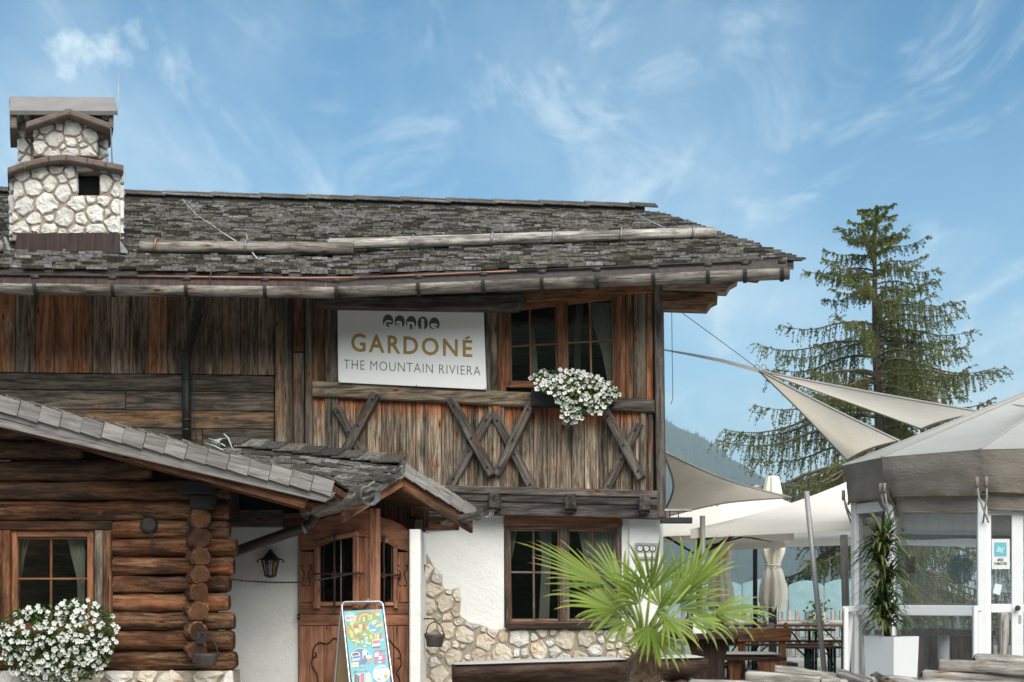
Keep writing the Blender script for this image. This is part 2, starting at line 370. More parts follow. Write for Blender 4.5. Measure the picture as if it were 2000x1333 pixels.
M['slab'] = plain('stone_slab', (.15, .115, .095), .9, nz=.35, ns=12, bmp=.8)
M['slab_top'] = plain('slab_top_face', (.25, .235, .225), .85, nz=.15, ns=5, bmp=.3)
def copper():
    t = NT('weathered_copper'); v = t.n('TexCoord').outputs['Object']
    a = t.noise(t.map(v, (12, .8, 3)), 2, 5, .6); b = t.noise(v, 6, 4, .6)
    col = t.mix(t.rng(a, .35, .65), (.022, .018, .017, 1), (.070, .038, .031, 1)); col = t.mix(t.rng(t.noise(t.map(v, (22, .5, 3)), 2, 3, .6), .62, .78, 0, .7), col, (.20, .20, .19, 1))
    return t.done(col, .5, .45, t.bump(b, .15, .01))
M['copper'] = copper()
M['copper_b'] = plain('bright_copper', (.30, .15, .10), .5, .4, nz=.35, ns=4)
M['iron'] = plain('black_iron', (.028, .026, .025), .55, .3, nz=.3, ns=20)
M['iron_b'] = plain('rusty_bracket', (.055, .046, .042), .6, .3, nz=.4, ns=20)
M['pipe'] = plain('patina_downpipe', (.032, .034, .030), .45, .4, nz=.5, ns=5)
M['pipe_b'] = plain('brown_downpipe', (.045, .034, .03), .4, .3, nz=.2, ns=5)
M['steel'] = plain('galvanised_steel', (.36, .365, .37), .5, .35, nz=.2, ns=10)
M['opening_shade'] = plain('opening_shade', (.0025, .0025, .0025), .95)  # near-black colour painted for the shade inside the smoke opening
M['zinc'] = plain('zinc_sheet', (.26, .265, .27), .45, .6, nz=.25, ns=12)
M['alu'] = plain('aluminium_tube', (.60, .61, .64), .35, .7, nz=.06)
M['tarn'] = plain('rusted_ironwork', (.055, .036, .03), .7, .2, nz=.5, ns=30)
M['cable'] = plain('pale_cable', (.42, .46, .43), .6)
M['cable_d'] = plain('dark_cable', (.05, .05, .05), .6)
M['amber'] = plain('amber_bulb', (.55, .42, .2), .3)
M['sign'] = plain('sign_board', (.82, .82, .80), .55, nz=.02)
M['ink_grey'] = plain('sign_grey', (.085, .088, .082), .5, nz=.05)
M['ink_gold'] = plain('sign_gold', (.38, .23, .055), .5, nz=.1, ns=8)
M['ink_slate'] = plain('sign_slate', (.085, .105, .12), .5, nz=.05)
M['white_paint'] = plain('white_painted_metal', (.70, .71, .71), .45, nz=.05)
M['pot'] = plain('white_planter', (.66, .665, .655), .5, nz=.03)
M['black'] = plain('black_plastic', (.012, .012, .013), .5, nz=.1)
M['soil'] = plain('soil', (.03, .02, .015), .95, nz=.4)
M['cushion'] = plain('cushion_cloth', (.50, .49, .475), .9, nz=.05, ns=30)
M['green_steel'] = plain('green_steel', (.012, .04, .028), .5, .2)
def cloth(name, col, tr, ns=1.6, dirt=.25):
    t = NT(name); v = t.n('TexCoord').outputs['Object']; a = t.noise(v, ns, 5, .6); b = t.noise(v, 90, 2, .5)
    cc = t.mix(t.rng(a, .4, .75, 0, dirt), c4(col), c4((col[0] * .62, col[1] * .58, col[2] * .5)))
    return t.done(cc, .9, bump=t.bump(t.math('ADD', a, t.math('ADD', t.math('MULTIPLY', b, .08), t.math('MULTIPLY', t.noise(t.map(v, (1, 1, 3)), ns * 3.5, 4, .55, 1.2), .5))), .5, .035), spec=.1, trans=tr)
M['sail'] = cloth('sail_cloth', (.86, .80, .70), .5)
M['parasol'] = cloth('parasol_cloth', (.96, .94, .88), .32, dirt=.08)
M['closed'] = cloth('closed_parasol_cloth', (.95, .89, .77), .18, 3, .2)
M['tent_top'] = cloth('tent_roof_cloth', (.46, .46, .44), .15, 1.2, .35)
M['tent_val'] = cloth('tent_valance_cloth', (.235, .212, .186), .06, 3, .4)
M['seam'] = plain('cloth_seam', (.33, .32, .30), .9)
M['mould'] = plain('mossy_hem', (.12, .105, .06), .95, nz=.5, ns=25)
M['curtain'] = cloth('curtain_cloth', (.78, .77, .70), .3, 4, .2)
def glass(name, tintc, refl_r, a, b):
    t = NT(name); f = t.n('Fresnel', {'IOR': 1.5}).outputs[0]; f = t.rng(f, 0, 1, a, b)
    tr = t.n('BsdfTransparent', {'Color': c4(tintc)}); gl = t.n('BsdfGlossy', {'Roughness': refl_r, 'Color': (.95, 1, .98, 1)})
    t.t.links.new(t.n('MixShader', {0: f, 1: tr.outputs[0], 2: gl.outputs[0]}).outputs[0], t.out.inputs[0]); return t.m
M['glass'] = glass('window_glass', (.86, .88, .86), .0, .05, 1.0)
M['glass_door'] = glass('dark_glass', (.35, .37, .36), .0, .05, 1.0)
def foil():
    t = NT('clear_vinyl'); v = t.n('TexCoord').outputs['Object']; a = t.noise(v, 3.0, 6, .65); s = t.noise(t.map(v, (14, 14, 1.5)), 1.5, 4, .6)
    f = t.n('Fresnel', {'IOR': 1.45}).outputs[0]
    tr = t.n('BsdfTransparent', {'Color': (.86, .87, .87, 1)}); df = t.n('BsdfDiffuse', {'Color': (.42, .45, .45, 1)})
    tl = t.n('BsdfTranslucent', {'Color': (.42, .45, .45, 1)}); d2 = t.n('MixShader', {0: .5, 1: df.outputs[0], 2: tl.outputs[0]})
    gl = t.n('BsdfGlossy', {'Roughness': .08, 'Normal': t.bump(a, .25, .05)})
    m1 = t.n('MixShader', {0: t.rng(t.math('MULTIPLY', a, t.math('ADD', s, .5)), .34, .8, .03, .26), 1: tr.outputs[0], 2: d2.outputs[0]})
    m2 = t.n('MixShader', {0: t.rng(f, 0, 1, .05, .8), 1: m1.outputs[0], 2: gl.outputs[0]})
    t.t.links.new(m2.outputs[0], t.out.inputs[0]); return t.m
M['foil'] = foil()
def frosted():
    t = NT('frosted_windscreen'); v = t.n('TexCoord').outputs['Object']; a = t.noise(v, 4, 6, .7)
    tr = t.n('BsdfTransparent', {'Color': (.55, .72, .74, 1)})
    df = t.n('BsdfDiffuse', {'Color': t.mix(t.rng(a, .35, .7), (.40, .58, .61, 1), (.56, .72, .74, 1))}); tl = t.n('BsdfTranslucent', {'Color': (.5, .68, .70, 1)})
    d2 = t.n('MixShader', {0: .5, 1: df.outputs[0], 2: tl.outputs[0]})
    t.t.links.new(t.n('MixShader', {0: t.rng(a, .3, .7, .78, .95), 1: tr.outputs[0], 2: d2.outputs[0]}).outputs[0], t.out.inputs[0]); return t.m
M['frosted'] = frosted()
def leafmat(name, stops, tr=.35, rough=.5, tips=None):
    t = NT(name); v, vo, r = coords(t); at = t.n('Attribute', attribute_name='rnd').outputs['Fac']
    col = t.ramp(t.math('FRACT', t.math('ADD', at, t.math('MULTIPLY', r, .0))), stops)
    col = t.mix(t.rng(t.noise(v, 7, 3, .6), .35, .7, 0, .35), col, t.mix(1, col, (.6, .7, .5, 1), 'MULTIPLY'))
    return t.done(col, rough, spec=.35, trans=tr)
M['palm'] = leafmat('palm_leaf', [(0, (.10, .16, .03)), (.35, (.19, .27, .045)), (.65, (.34, .42, .075)), (.82, (.50, .50, .12)), (.94, (.58, .46, .18)), (1, (.30, .17, .07))], .45, .45)
M['palm_fibre'] = plain('palm_trunk_fibre', (.16, .105, .07), .95, nz=.6, ns=25, bmp=.9)
M['palm_stalk'] = plain('palm_stalk', (.20, .26, .05), .5, nz=.3)
M['dracaena'] = leafmat('dracaena_leaf', [(0, (.022, .042, .012)), (.5, (.07, .105, .03)), (.8, (.16, .19, .06)), (1, (.32, .30, .13))], .25, .45)
M['bark'] = plain('bark', (.06, .048, .038), .95, nz=.5, ns=10, bmp=.8)
M['larch'] = leafmat('larch_needles', [(0, (.10, .125, .03)), (.5, (.20, .235, .055)), (.85, (.29, .32, .09)), (1, (.40, .42, .16))], .55, .7)
M['bark_l'] = plain('larch_bark', (.13, .105, .075), .95, nz=.4, ns=10)
M['petunia_leaf'] = leafmat('petunia_leaf', [(0, (.02, .05, .010)), (.6, (.05, .11, .02)), (1, (.14, .22, .04))], .3, .6)
M['petal'] = plain('white_petal', (.80, .80, .78), .7, nz=.04, trans=.25)
M['petal_c'] = plain('petal_throat', (.45, .44, .22), .7)
M['ivy'] = leafmat('shrub_leaf', [(0, (.03, .07, .015)), (1, (.10, .17, .04))], .3, .6)
# ------------------------------------------------------------------ setting: ground, hills behind the camera, far mountains
G = 0.12
def terrain(name, fn, x0, x1, y0, y1, nx, ny, m):
    v = []; f = []
    for j in range(ny + 1):
        for i in range(nx + 1):
            x = lerp(x0, x1, i / nx); y = lerp(y0, y1, j / ny); v.append((x, y, fn(x, y)))
    for j in range(ny):
        for i in range(nx):
            a = j * (nx + 1) + i; f.append((a, a + 1, a + nx + 2, a + nx + 1))
    return tag(mk(name, v, f, m, None, None, True), None, kind='structure')
def gravel():
    t = NT('gravel_ground'); v = t.n('TexCoord').outputs['Object']; a = t.noise(v, .35, 4, .6); b = t.noise(v, 22, 5, .7)
    col = t.mix(t.rng(b, .3, .7), (.30, .28, .25, 1), (.52, .50, .46, 1)); col = t.mix(t.rng(a, .5, .7, 0, .5), col, (.16, .15, .12, 1))
    return t.done(col, .95, bump=t.bump(b, .7, .03))
def meadow(name, a1, b1, sc=.2):
    t = NT(name); v = t.n('TexCoord').outputs['Object']; a = t.noise(v, sc, 6, .7); b = t.noise(v, sc * 12, 4, .7)
    return t.done(t.mix(t.rng(t.math('ADD', t.math('MULTIPLY', a, .6), t.math('MULTIPLY', b, .4)), .35, .65), c4(a1), c4(b1)), .95, bump=t.bump(b, .6, .1), spec=.1)
M['gravel'] = gravel(); M['meadow'] = meadow('meadow', (.010, .018, .007), (.026, .038, .014)); M['forest'] = meadow('forest_floor', (.016, .03, .014), (.03, .05, .02), .004)
def gfn(x, y):
    z = G
    if y > 34: z -= (y - 34) * .35 if y < 120 else 30.1 + (y - 120) * .02
    return z
gv = [-5000, -700, -150, -60, -40] + list(range(-30, 31, 2)) + [40, 60, 150, 700, 5000]
hv = [-4000, -500, -120, -60, -30, -10, 0, 4, 8, 12, 16, 20, 24, 28, 32, 34, 36, 40, 60, 90, 120, 200, 500, 1200, 2400, 3600, 5000]
v = [(x, y, gfn(x, y)) for y in hv for x in gv]; nx = len(gv)
f = [(j * nx + i, j * nx + i + 1, (j + 1) * nx + i + 1, (j + 1) * nx + i) for j in range(len(hv) - 1) for i in range(nx - 1)]
tag(mk('ground', v, f, M['gravel'], None, None, False), None, kind='structure')
def bank(x, y):
    d = max(0, -4 - y); return G - .05 + min(d * .62, 9 + d * .12) * (1 if d > 0 else 0) + (noise.noise(Vector((x * .35, y * .35, 0))) * .5 + noise.noise(Vector((x * 1.3, y * 1.3, 5))) * .12) * min(1, d / 3)
terrain('hillside', bank, -45, 45, -4, -60, 60, 40, M['meadow'])
def mnt(x, y):
    # a long slope that climbs to the left of the valley
    px = x * F / y + CX
    base = lerp(0, 1, max(0, min(1, (y - 1600) / 1200)))
    prof = min(372, 362 + (1300 - px) * .62) if px < 1300 else 362 - (px - 1300) * .62
    return -70 + base * (70 + max(-60, prof) + 26 * noise.noise(Vector((x * .006, y * .006, 1))) + 10 * noise.noise(Vector((x * .02, y * .02, 3))))
terrain('mountain', mnt, -900, 1500, 1600, 2800, 90, 60, M['forest'])
mb = MB()
for i in range(14000):
    x = rnd(-100, 900); y = rnd(1900, 2790)
    px = x * F / y + CX
    if px < 1230 or px > 1720: continue
    z = mnt(x, y); h = rnd(7, 16); r = h * .24; a = rnd(0, 2)
    vv = [(x + r * math.cos(a + k * 2.094), y + r * math.sin(a + k * 2.094), z - 2) for k in range(3)] + [(x, y, z + h)]
    mb.add(vv, [(0, 1, 3), (1, 2, 3), (2, 0, 3)], 0, random.random())
tag(mb.build('conifer_forest', leafmat('forest_needles', [(0, (.012, .026, .012)), (1, (.03, .05, .02))], .1, .8), None, rnd=True), 'dark conifer forest covering the mountain slope', 'forest', kind='stuff')

# ------------------------------------------------------------------ farmhouse
house = thing('farmhouse', 'old two storey farmhouse with weathered timber upper floor, white plaster and fieldstone', 'building', (-2, 14.5, G))
PR = Plane((P(605, 0, 14.0).x, 14.0), (P(1290, 0, 13.35).x, 13.35))
PL = Plane((-7, 14.15), (-1, 14.15))
# --- backing walls with window openings
def wall_rects(pl, outer, hole, off, thick, m, name, parent):
    x0, y0, x1, y1 = outer; a0, b0, a1, b1 = hole
    for poly in ([(x0, y0), (a0, y0), (a0, y1), (x0, y1)], [(a1, y0), (x1, y0), (x1, y1), (a1, y1)], [(a0, y0), (a1, y0), (a1, b0), (a0, b0)], [(a0, b1), (a1, b1), (a1, y1), (a0, y1)]):
        if abs(poly[0][0] - poly[1][0]) > 1 and abs(poly[1][1] - poly[2][1]) > 1: pl.quad(name, poly, off, thick, m, parent, 'x', 0)
uw = part('timber_wall', house)
wall_rects(PR, (598, 545, 1291, 1004), (989, 585, 1203, 757), -.05, .12, M['w_charcoal'], 'wall_core', uw)
PL.quad('wall_core', [(-400, 540), (600, 540), (600, 1150), (-400, 1150)], -.05, .12, M['w_charcoal'], uw, 'x', 0)
# left wall: vertical boards above, horizontal boards below
seams = [-80, -45, -8, 30, 69, 107, 143, 180, 216, 252, 290, 327, 365, 398, 434, 470, 504, 536.5]
for a, b in zip(seams, seams[1:]):
    yb = 727 + max(0, a) * .011
    PL.quad('wall_board', [(a + .5, 565), (b - .5, 565), (b - .5, yb + rnd(-.6, .6)), (a + .5, yb + rnd(-.6, .6))], .0 + rnd(-.004, .006), .03, M['w_left'], uw, 'z', .004)
rows = [728, 761, 798, 833, 866, 900]
for i, (a, b) in enumerate(zip(rows, rows[1:])):
    cuts = [-80, 245, 536] if i == 1 else [-80, 395, 536] if i == 3 else [-80, 536]
    for c0, c1 in zip(cuts, cuts[1:]):
        sl = .011
        PL.quad('wall_board', [(c0 + .7, a + .6 + sl * c0), (c1 - .7, a + .6 + sl * c1), (c1 - .7, b - .6 + sl * c1), (c0 + .7, b - .6 + sl * c0)], -.002 + rnd(-.004, .004), .03, M['w_horiz'], uw, 'x', .005)
# corner posts between the two wall planes
PL.quad('corner_post', [(537, 562), (571, 562), (571, 905), (537, 905)], .07, .10, M['w_horiz'], uw, 'z', .012)
PL.quad('corner_board', [(573, 562), (594, 562), (594, 687), (573, 687)], .10, .08, M['w_red'], uw, 'z', .008)
PL.quad('corner_board', [(573, 689), (594, 689), (594, 905), (573, 905)], .115, .09, M['w_post'], uw, 'z', .008)
PR.quad('corner_post', [(595, 565), (608, 565), (608, 905), (595, 905)], .06, .14, M['w_post'], uw, 'z', .016)
# right wall, upper zone
ub = [(608, 634, 'w_red', .0), (634, 660, 'w_post', .035), (660, 690, 'w_low', 0), (690, 722, 'w_post', 0), (722, 754, 'w_low', 0), (754, 790, 'w_post', 0), (790, 824, 'w_low', 0), (824, 858, 'w_post', 0), (858, 890, 'w_low', 0), (890, 920, 'w_post', 0), (920, 948, 'w_low', 0), (948, 971, 'w_post', .03), (971, 988, 'w_red', .01), (1203, 1222, 'w_frame', .02), (1222, 1237, 'w_red', .03), (1237, 1262, 'w_post', .045), (1262, 1276, 'w_red', .02)]
for a, b, m, o in ub:
    yb = 746 + (a - 608) * .055
    PR.quad('wall_board', [(a + .4, 562), (b - .4, 562), (b - .4, yb), (a + .4, yb)], o, .03 + o, M[m], uw, 'z', .006)
PR.quad('corner_post', [(1276, 548), (1293.5, 548), (1299, 1012), (1283, 1012)], .07, .14, M['w_brace'], uw, 'z', .01)
# rail between the zones
PR.quad('rail_beam', [(608, 743), (1040, 767), (1040, 795), (608, 774)], .075, .10, M['w_beam'], uw, 'x', .014)
PR.quad('rail_beam', [(1041, 767.5), (1278, 781), (1278, 806), (1041, 795.5)], .07, .10, M['w_brace'], uw, 'x', .014)
# lower zone boards
x = 609
while x < 1276:
    wd = rnd(17, 29); x2 = min(x + wd, 1276)
    if 1276 - x2 < 10: x2 = 1276
    yt = 772 + (x - 608) * .05; yb = 951 + (x - 896) * .024
    PR.quad('wall_board', [(x + .4, yt), (x2 - .4, yt), (x2 - .4, yb), (x + .4, yb)], rnd(-.006, .008), .03, M['w_low'], uw, 'z', .005)
    x = x2
for a, b in ((634, 646), (648, 660), (952, 961), (976, 984), (1250, 1261), (1266, 1275)):
    yt = 773 + (a - 608) * .05; yb = 950 + (a - 896) * .024
    PR.quad('batten', [(a, yt), (b, yt), (b, yb), (a, yb)], .035, .03, M['w_post'], uw, 'z', .006)
PR.quad('middle_post', [(961, 792), (976, 793), (976, 953), (961, 952)], .06, .06, M['w_low'], uw, 'z', .012)
# crossed braces
def brace(p, q, wpx, off, thick, m='w_brace'):
    d = Vector((q[0] - p[0], q[1] - p[1])).normalized(); nn = Vector((-d.y, d.x)) * wpx / 2
    poly = [(p[0] + nn.x, p[1] + nn.y), (q[0] + nn.x, q[1] + nn.y), (q[0] - nn.x, q[1] - nn.y), (p[0] - nn.x, p[1] - nn.y)]
    o = PR.quad('brace', poly, off, thick, M[m], uw, PR.at(q[0], q[1]) - PR.at(p[0], p[1]), .008)
    for e in (.1, .52, .9):
        c = PR.at(lerp(p[0], q[0], e), lerp(p[1], q[1], e), off); tube('peg', [c - PR.n * .01, c + PR.n * .012], .011, M['w_charcoal'], o, 6)
brace((733, 768), (668, 890), 17, .13, .09); brace((655, 795), (705, 890), 15, .085, .055)
brace((878, 778), (960, 928), 17, .13, .09); brace((957, 806), (878, 950), 18, .085, .055)
brace((963, 806), (1043, 962), 17, .085, .055); brace((1038, 786), (968, 928), 16, .13, .09)
brace((1180, 800), (1253, 934), 18, .13, .09); brace((1248, 826), (1181, 963), 17, .085, .055)
# sill beams and joist ends
def strip(y0, y1, x0=830, x1=1284, sl=.025): return [(x0, y0 + (x0 - 896) * sl), (x1, y0 + (x1 - 896) * sl), (x1, y1 + (x1 - 896) * sl), (x0, y1 + (x0 - 896) * sl)]
PR.quad('sill_beam', strip(948.5, 963.5), .10, .13, M['w_brace'], uw, 'x', .01)
PR.quad('sill_beam', strip(964.5, 978.5), .085, .13, M['w_dark'], uw, 'x', .006)
PR.quad('sill_beam', strip(979, 1004), .075, .16, M['w_dark'], uw, 'x', .008)
for a, b, c, d in ((953, 974, 962, 992), (1103, 1124, 965, 994.5), (1248, 1269, 968, 997)):
    j = PR.quad('joist_end', [(a, c), (b, c + .5), (b, d), (a, d)], .30, .24, M['w_dark'], uw, PR.n, .008)
    PR.quad('joist_tongue', [(a + 3, d - .8), (b - 3, d - .8), (b - 3, d + 5), (a + 3, d + 5)], .26, .2, M['w_dark'], j, PR.n, .004)
# header boards over the upper window and eave beam with cut end
PR.quad('header_board', [(1000, 560), (1276, 549), (1276, 572), (1000, 592)], .05, .07, M['w_red'], uw, 'x', .006)
PR.quad('eave_beam', [(612, 583), (650, 580), (840, 579), (1022, 573), (1022, 586), (1006, 605), (900, 604), (614, 599)], .34, .16, M['w_brace'], uw, 'x', .012)
PR.quad('eave_beam', [(700, 566), (1022, 555), (1022, 572), (700, 578)], .31, .14, M['w_brace'], uw, 'x', .008)
# purlin brackets beyond the corner
PR.quad('purlin_end', [(1290, 545), (1441, 538), (1438, 552), (1424, 560), (1417, 572), (1290, 567)], .05, .16, M['w_left'], uw, 'x', .01)
PR.quad('purlin_end', [(1290, 567.6), (1400, 571), (1399, 588), (1387, 594), (1378, 606), (1290, 603)], .06, .18, M['w_left'], uw, 'x', .01)
PR.quad('purlin_end', [(1450, 537), (1485, 535), (1484, 544), (1478, 549), (1450, 546)], .10, .1, M['w_soffit'], uw, 'x', .006)

# --- windows
def bil(q, s, t):
    (ax, ay), (bx, by), (cx, cy), (dx, dy) = q
    return (lerp(lerp(ax, bx, s), lerp(dx, cx, s), t), lerp(lerp(ay, by, s), lerp(dy, cy, s), t))
def window(pl, quad, off, parent, casements, rows_t, m='w_frame', fw=7, mullw=7, mun=3.2, glassm='glass', label=None):
    """quad = outer frame corners; casements = list of (s0, s1, [vertical muntins])"""
    wnd = part('window', parent)
    def bar(name, s0, s1, t0, t1, o, th, g, mm=m): return pl.quad(name, [bil(quad, s0, t0), bil(quad, s1, t0), bil(quad, s1, t1), bil(quad, s0, t1)], o, th, M[mm], wnd, g, .004)
    W = abs(quad[1][0] - quad[0][0]); H = abs(quad[3][1] - quad[0][1]); a = fw / W; b = fw / H
    bar('frame_stile', 0, a, 0, 1, off, .09, 'z'); bar('frame_stile', 1 - a, 1, 0, 1, off, .09, 'z')
    bar('frame_rail', a, 1 - a, 0, b, off + .002, .09, 'x'); bar('frame_rail', a, 1 - a, 1 - b, 1, off + .002, .09, 'x')
    for (c0, _, _), (_, c1, _) in zip(casements[1:], casements): bar('mullion', c1, c0, b, 1 - b, off + .004, .08, 'z')
    for s0, s1, ms in casements:
        e = 4.5 / W; eb = 4.5 / H; o2 = off - .022
        bar('casement_stile', s0, s0 + e, b, 1 - b, o2, .05, 'z'); bar('casement_stile', s1 - e, s1, b, 1 - b, o2, .05, 'z')
        bar('casement_rail', s0 + e, s1 - e, b, b + eb, o2, .05, 'x'); bar('casement_rail', s0 + e, s1 - e, 1 - b - eb * 1.3, 1 - b, o2, .05, 'x')
        xs = [s0 + e] + [q for k in ms for q in (k - mun / W / 2, k + mun / W / 2)] + [s1 - e]
        ys = [b + eb] + [q for k in rows_t for q in (k - mun / H / 2, k + mun / H / 2)] + [1 - b - eb * 1.3]
        for k in ms: bar('muntin', k - mun / W / 2, k + mun / W / 2, ys[0], ys[-1], o2 - .006, .028, 'z')
        for k in rows_t: bar('muntin', xs[0], xs[-1], k - mun / H / 2, k + mun / H / 2, o2 - .003, .034, 'x')
        for x0, x1 in zip(xs[::2], xs[1::2]):
            for y0, y1 in zip(ys[::2], ys[1::2]): pl.quad('pane', [bil(quad, x0 - .004, y0 - .004), bil(quad, x1 + .004, y0 - .004), bil(quad, x1 + .004, y1 + .004), bil(quad, x0 - .004, y1 + .004)], o2 - .018, .004, M[glassm], wnd, 'x', 0)
    return wnd
def curtain(pl, tops, bots, off, label, m='curtain', folds=7, grp=None):
    """hanging cloth: tops/bots = list of (x0, x1, y) levels from top to bottom"""
    lv = tops; v = []; f = []; n = 42; k = len(lv)
    for (x0, x1, y) in lv:
        for i in range(n + 1):
            s = i / n; p = pl.at(lerp(x0, x1, s), y, off + .025 * math.sin(s * folds * 6.283) * (0.4 + .6 * abs(math.sin(s * 9 + 1)))); v.append(p)
    for j in range(k - 1):
        for i in range(n): a = j * (n + 1) + i; f.append((a, a + n + 1, a + n + 2, a + 1))
    return tag(mk('curtain', v, f, M[m], None, None, True), label, 'curtain', grp)
window(PR, [(986, 598), (1205, 570), (1209, 758), (988, 757)], .01, uw, [(.03, .465, [.22]), (.535, .97, [.755])], [.50])
curtain(PR, [(1150, 1200, 592), (1160, 1200, 640), (1176, 1202, 690), (1188, 1204, 752)], None, -.16, 'grey curtain drawn to the right side of the upper window')
curtain(PR, [(1126, 1140, 596), (1122, 1134, 660), (1120, 1134, 752)], None, -.5, 'narrow hanging curtain behind the right casement of the upper window', folds=3)
curtain(PR, [(1034, 1042, 640), (1036, 1048, 690), (1036, 1052, 752)], None, -.18, 'pale curtain edge in the left casement of the upper window', folds=3)
# ground floor: plaster
lw = part('ground_floor_wall', house)
def lwq(poly, off, thick, m=None, name='plaster_wall'): return PR.quad(name, poly, off, thick, m or M['plaster'], lw, 'x', .003)
lwq([(818, 985), (984, 985), (984, 1440), (818, 1440)], -.16, .3); lwq([(1214, 990), (1290, 992), (1290, 1440), (1214, 1440)], -.16, .3)
lwq([(1229, 1002), (1289, 1002), (1289, 1236), (1229, 1236)], -.13, .03)
lwq([(984, 1226), (1214, 1226), (1214, 1440), (984, 1440)], -.16, .3); lwq([(984, 985), (1214, 985), (1214, 1012), (984, 1012)], -.18, .28)
lwq([(985, 1008), (1214, 1009), (1214, 1028), (985, 1027)], -.10, .08, M['w_frame'], 'lintel_board')
window(PR, [(985, 1026), (1213, 1027), (1211, 1222), (988, 1222)], -.15, lw, [(.03, .475, [.245]), (.535, .97, [.755])], [.47], 'w_framegrey', 7, 13, 4)
lwq([(986, 1219), (1216, 1216), (1216, 1226), (986, 1228)], -.05, .14, M['w_table'], 'window_sill')
curtain(PR, [(992, 1012, 1030), (992, 1002, 1080), (990, 996, 1110)], None, -.36, 'white curtain tied back at the left edge of the ground floor window', folds=4)
curtain(PR, [(1128, 1206, 1030), (1140, 1206, 1090), (1160, 1206, 1150), (1165, 1206, 1218)], None, -.36, 'pleated white curtain on the right of the ground floor window', folds=10)
curtain(PR, [(1052, 1078, 1030), (1058, 1076, 1090), (1052, 1072, 1218)], None, -.40, 'white curtain by the middle post of the ground floor window', folds=4)
# house shell: end wall, back wall, inner floor
ce = PR.at(1290, 1000, -.2); we = Vector((1.36, 23.4, 0)); L0 = -7.6
prism('end_wall', [Vector((ce.x, ce.y + .02, G)), Vector((we.x, we.y, G)), Vector((we.x, we.y, 4.5)), Vector((ce.x + .25, 18.6, 6.2)), Vector((ce.x, ce.y + .02, 4.42))], Vector((1, 0, 0)), .12, M['w_left'], house, Vector((0, 1, 0)), 0)
prism('back_wall', [Vector((L0, 23.4, G)), Vector((1.3, 23.4, G)), Vector((1.3, 23.4, 4.5)), Vector((L0, 23.4, 4.5))], Vector((0, 1, 0)), .2, M['w_left'], house, Vector((1, 0, 0)), 0)
prism('end_wall', [Vector((L0, 14.2, G)), Vector((L0, 23.4, G)), Vector((L0, 23.4, 4.5)), Vector((L0, 18.4, 6.2)), Vector((L0, 14.2, 4.4))], Vector((-1, 0, 0)), .2, M['w_left'], house, Vector((0, 1, 0)), 0)
prism('inner_floor', [Vector((L0 + .2, 14.4, 2.02)), Vector((1.2, 13.75, 2.02)), Vector((1.2, 23.2, 2.02)), Vector((L0 + .2, 23.2, 2.02))], Vector((0, 0, 1)), .12, M['w_soffit'], house, Vector((1, 0, 0)), 0)
prism('inner_wall', [Vector((L0 + .2, 17.0, 2.03)), Vector((1.2, 17.0, 2.03)), Vector((1.2, 17.0, 5.3)), Vector((L0 + .2, 17.0, 5.3))], Vector((0, -1, 0)), .1, M['w_soffit'], house, Vector((1, 0, 0)), 0)
prism('inner_wall', [Vector((L0 + .2, 17.0, G)), Vector((1.2, 17.0, G)), Vector((1.2, 17.0, 1.89)), Vector((L0 + .2, 17.0, 1.89))], Vector((0, -1, 0)), .1, M['w_logdark'], house, Vector((1, 0, 0)), 0)
prism('inner_wall', [Vector((-1.85, 14.35, 2.03)), Vector((-1.85, 16.95, 2.03)), Vector((-1.85, 16.95, 4.9)), Vector((-1.85, 14.35, 4.2))], Vector((1, 0, 0)), .08, M['w_soffit'], house, Vector((0, 1, 0)), 0)

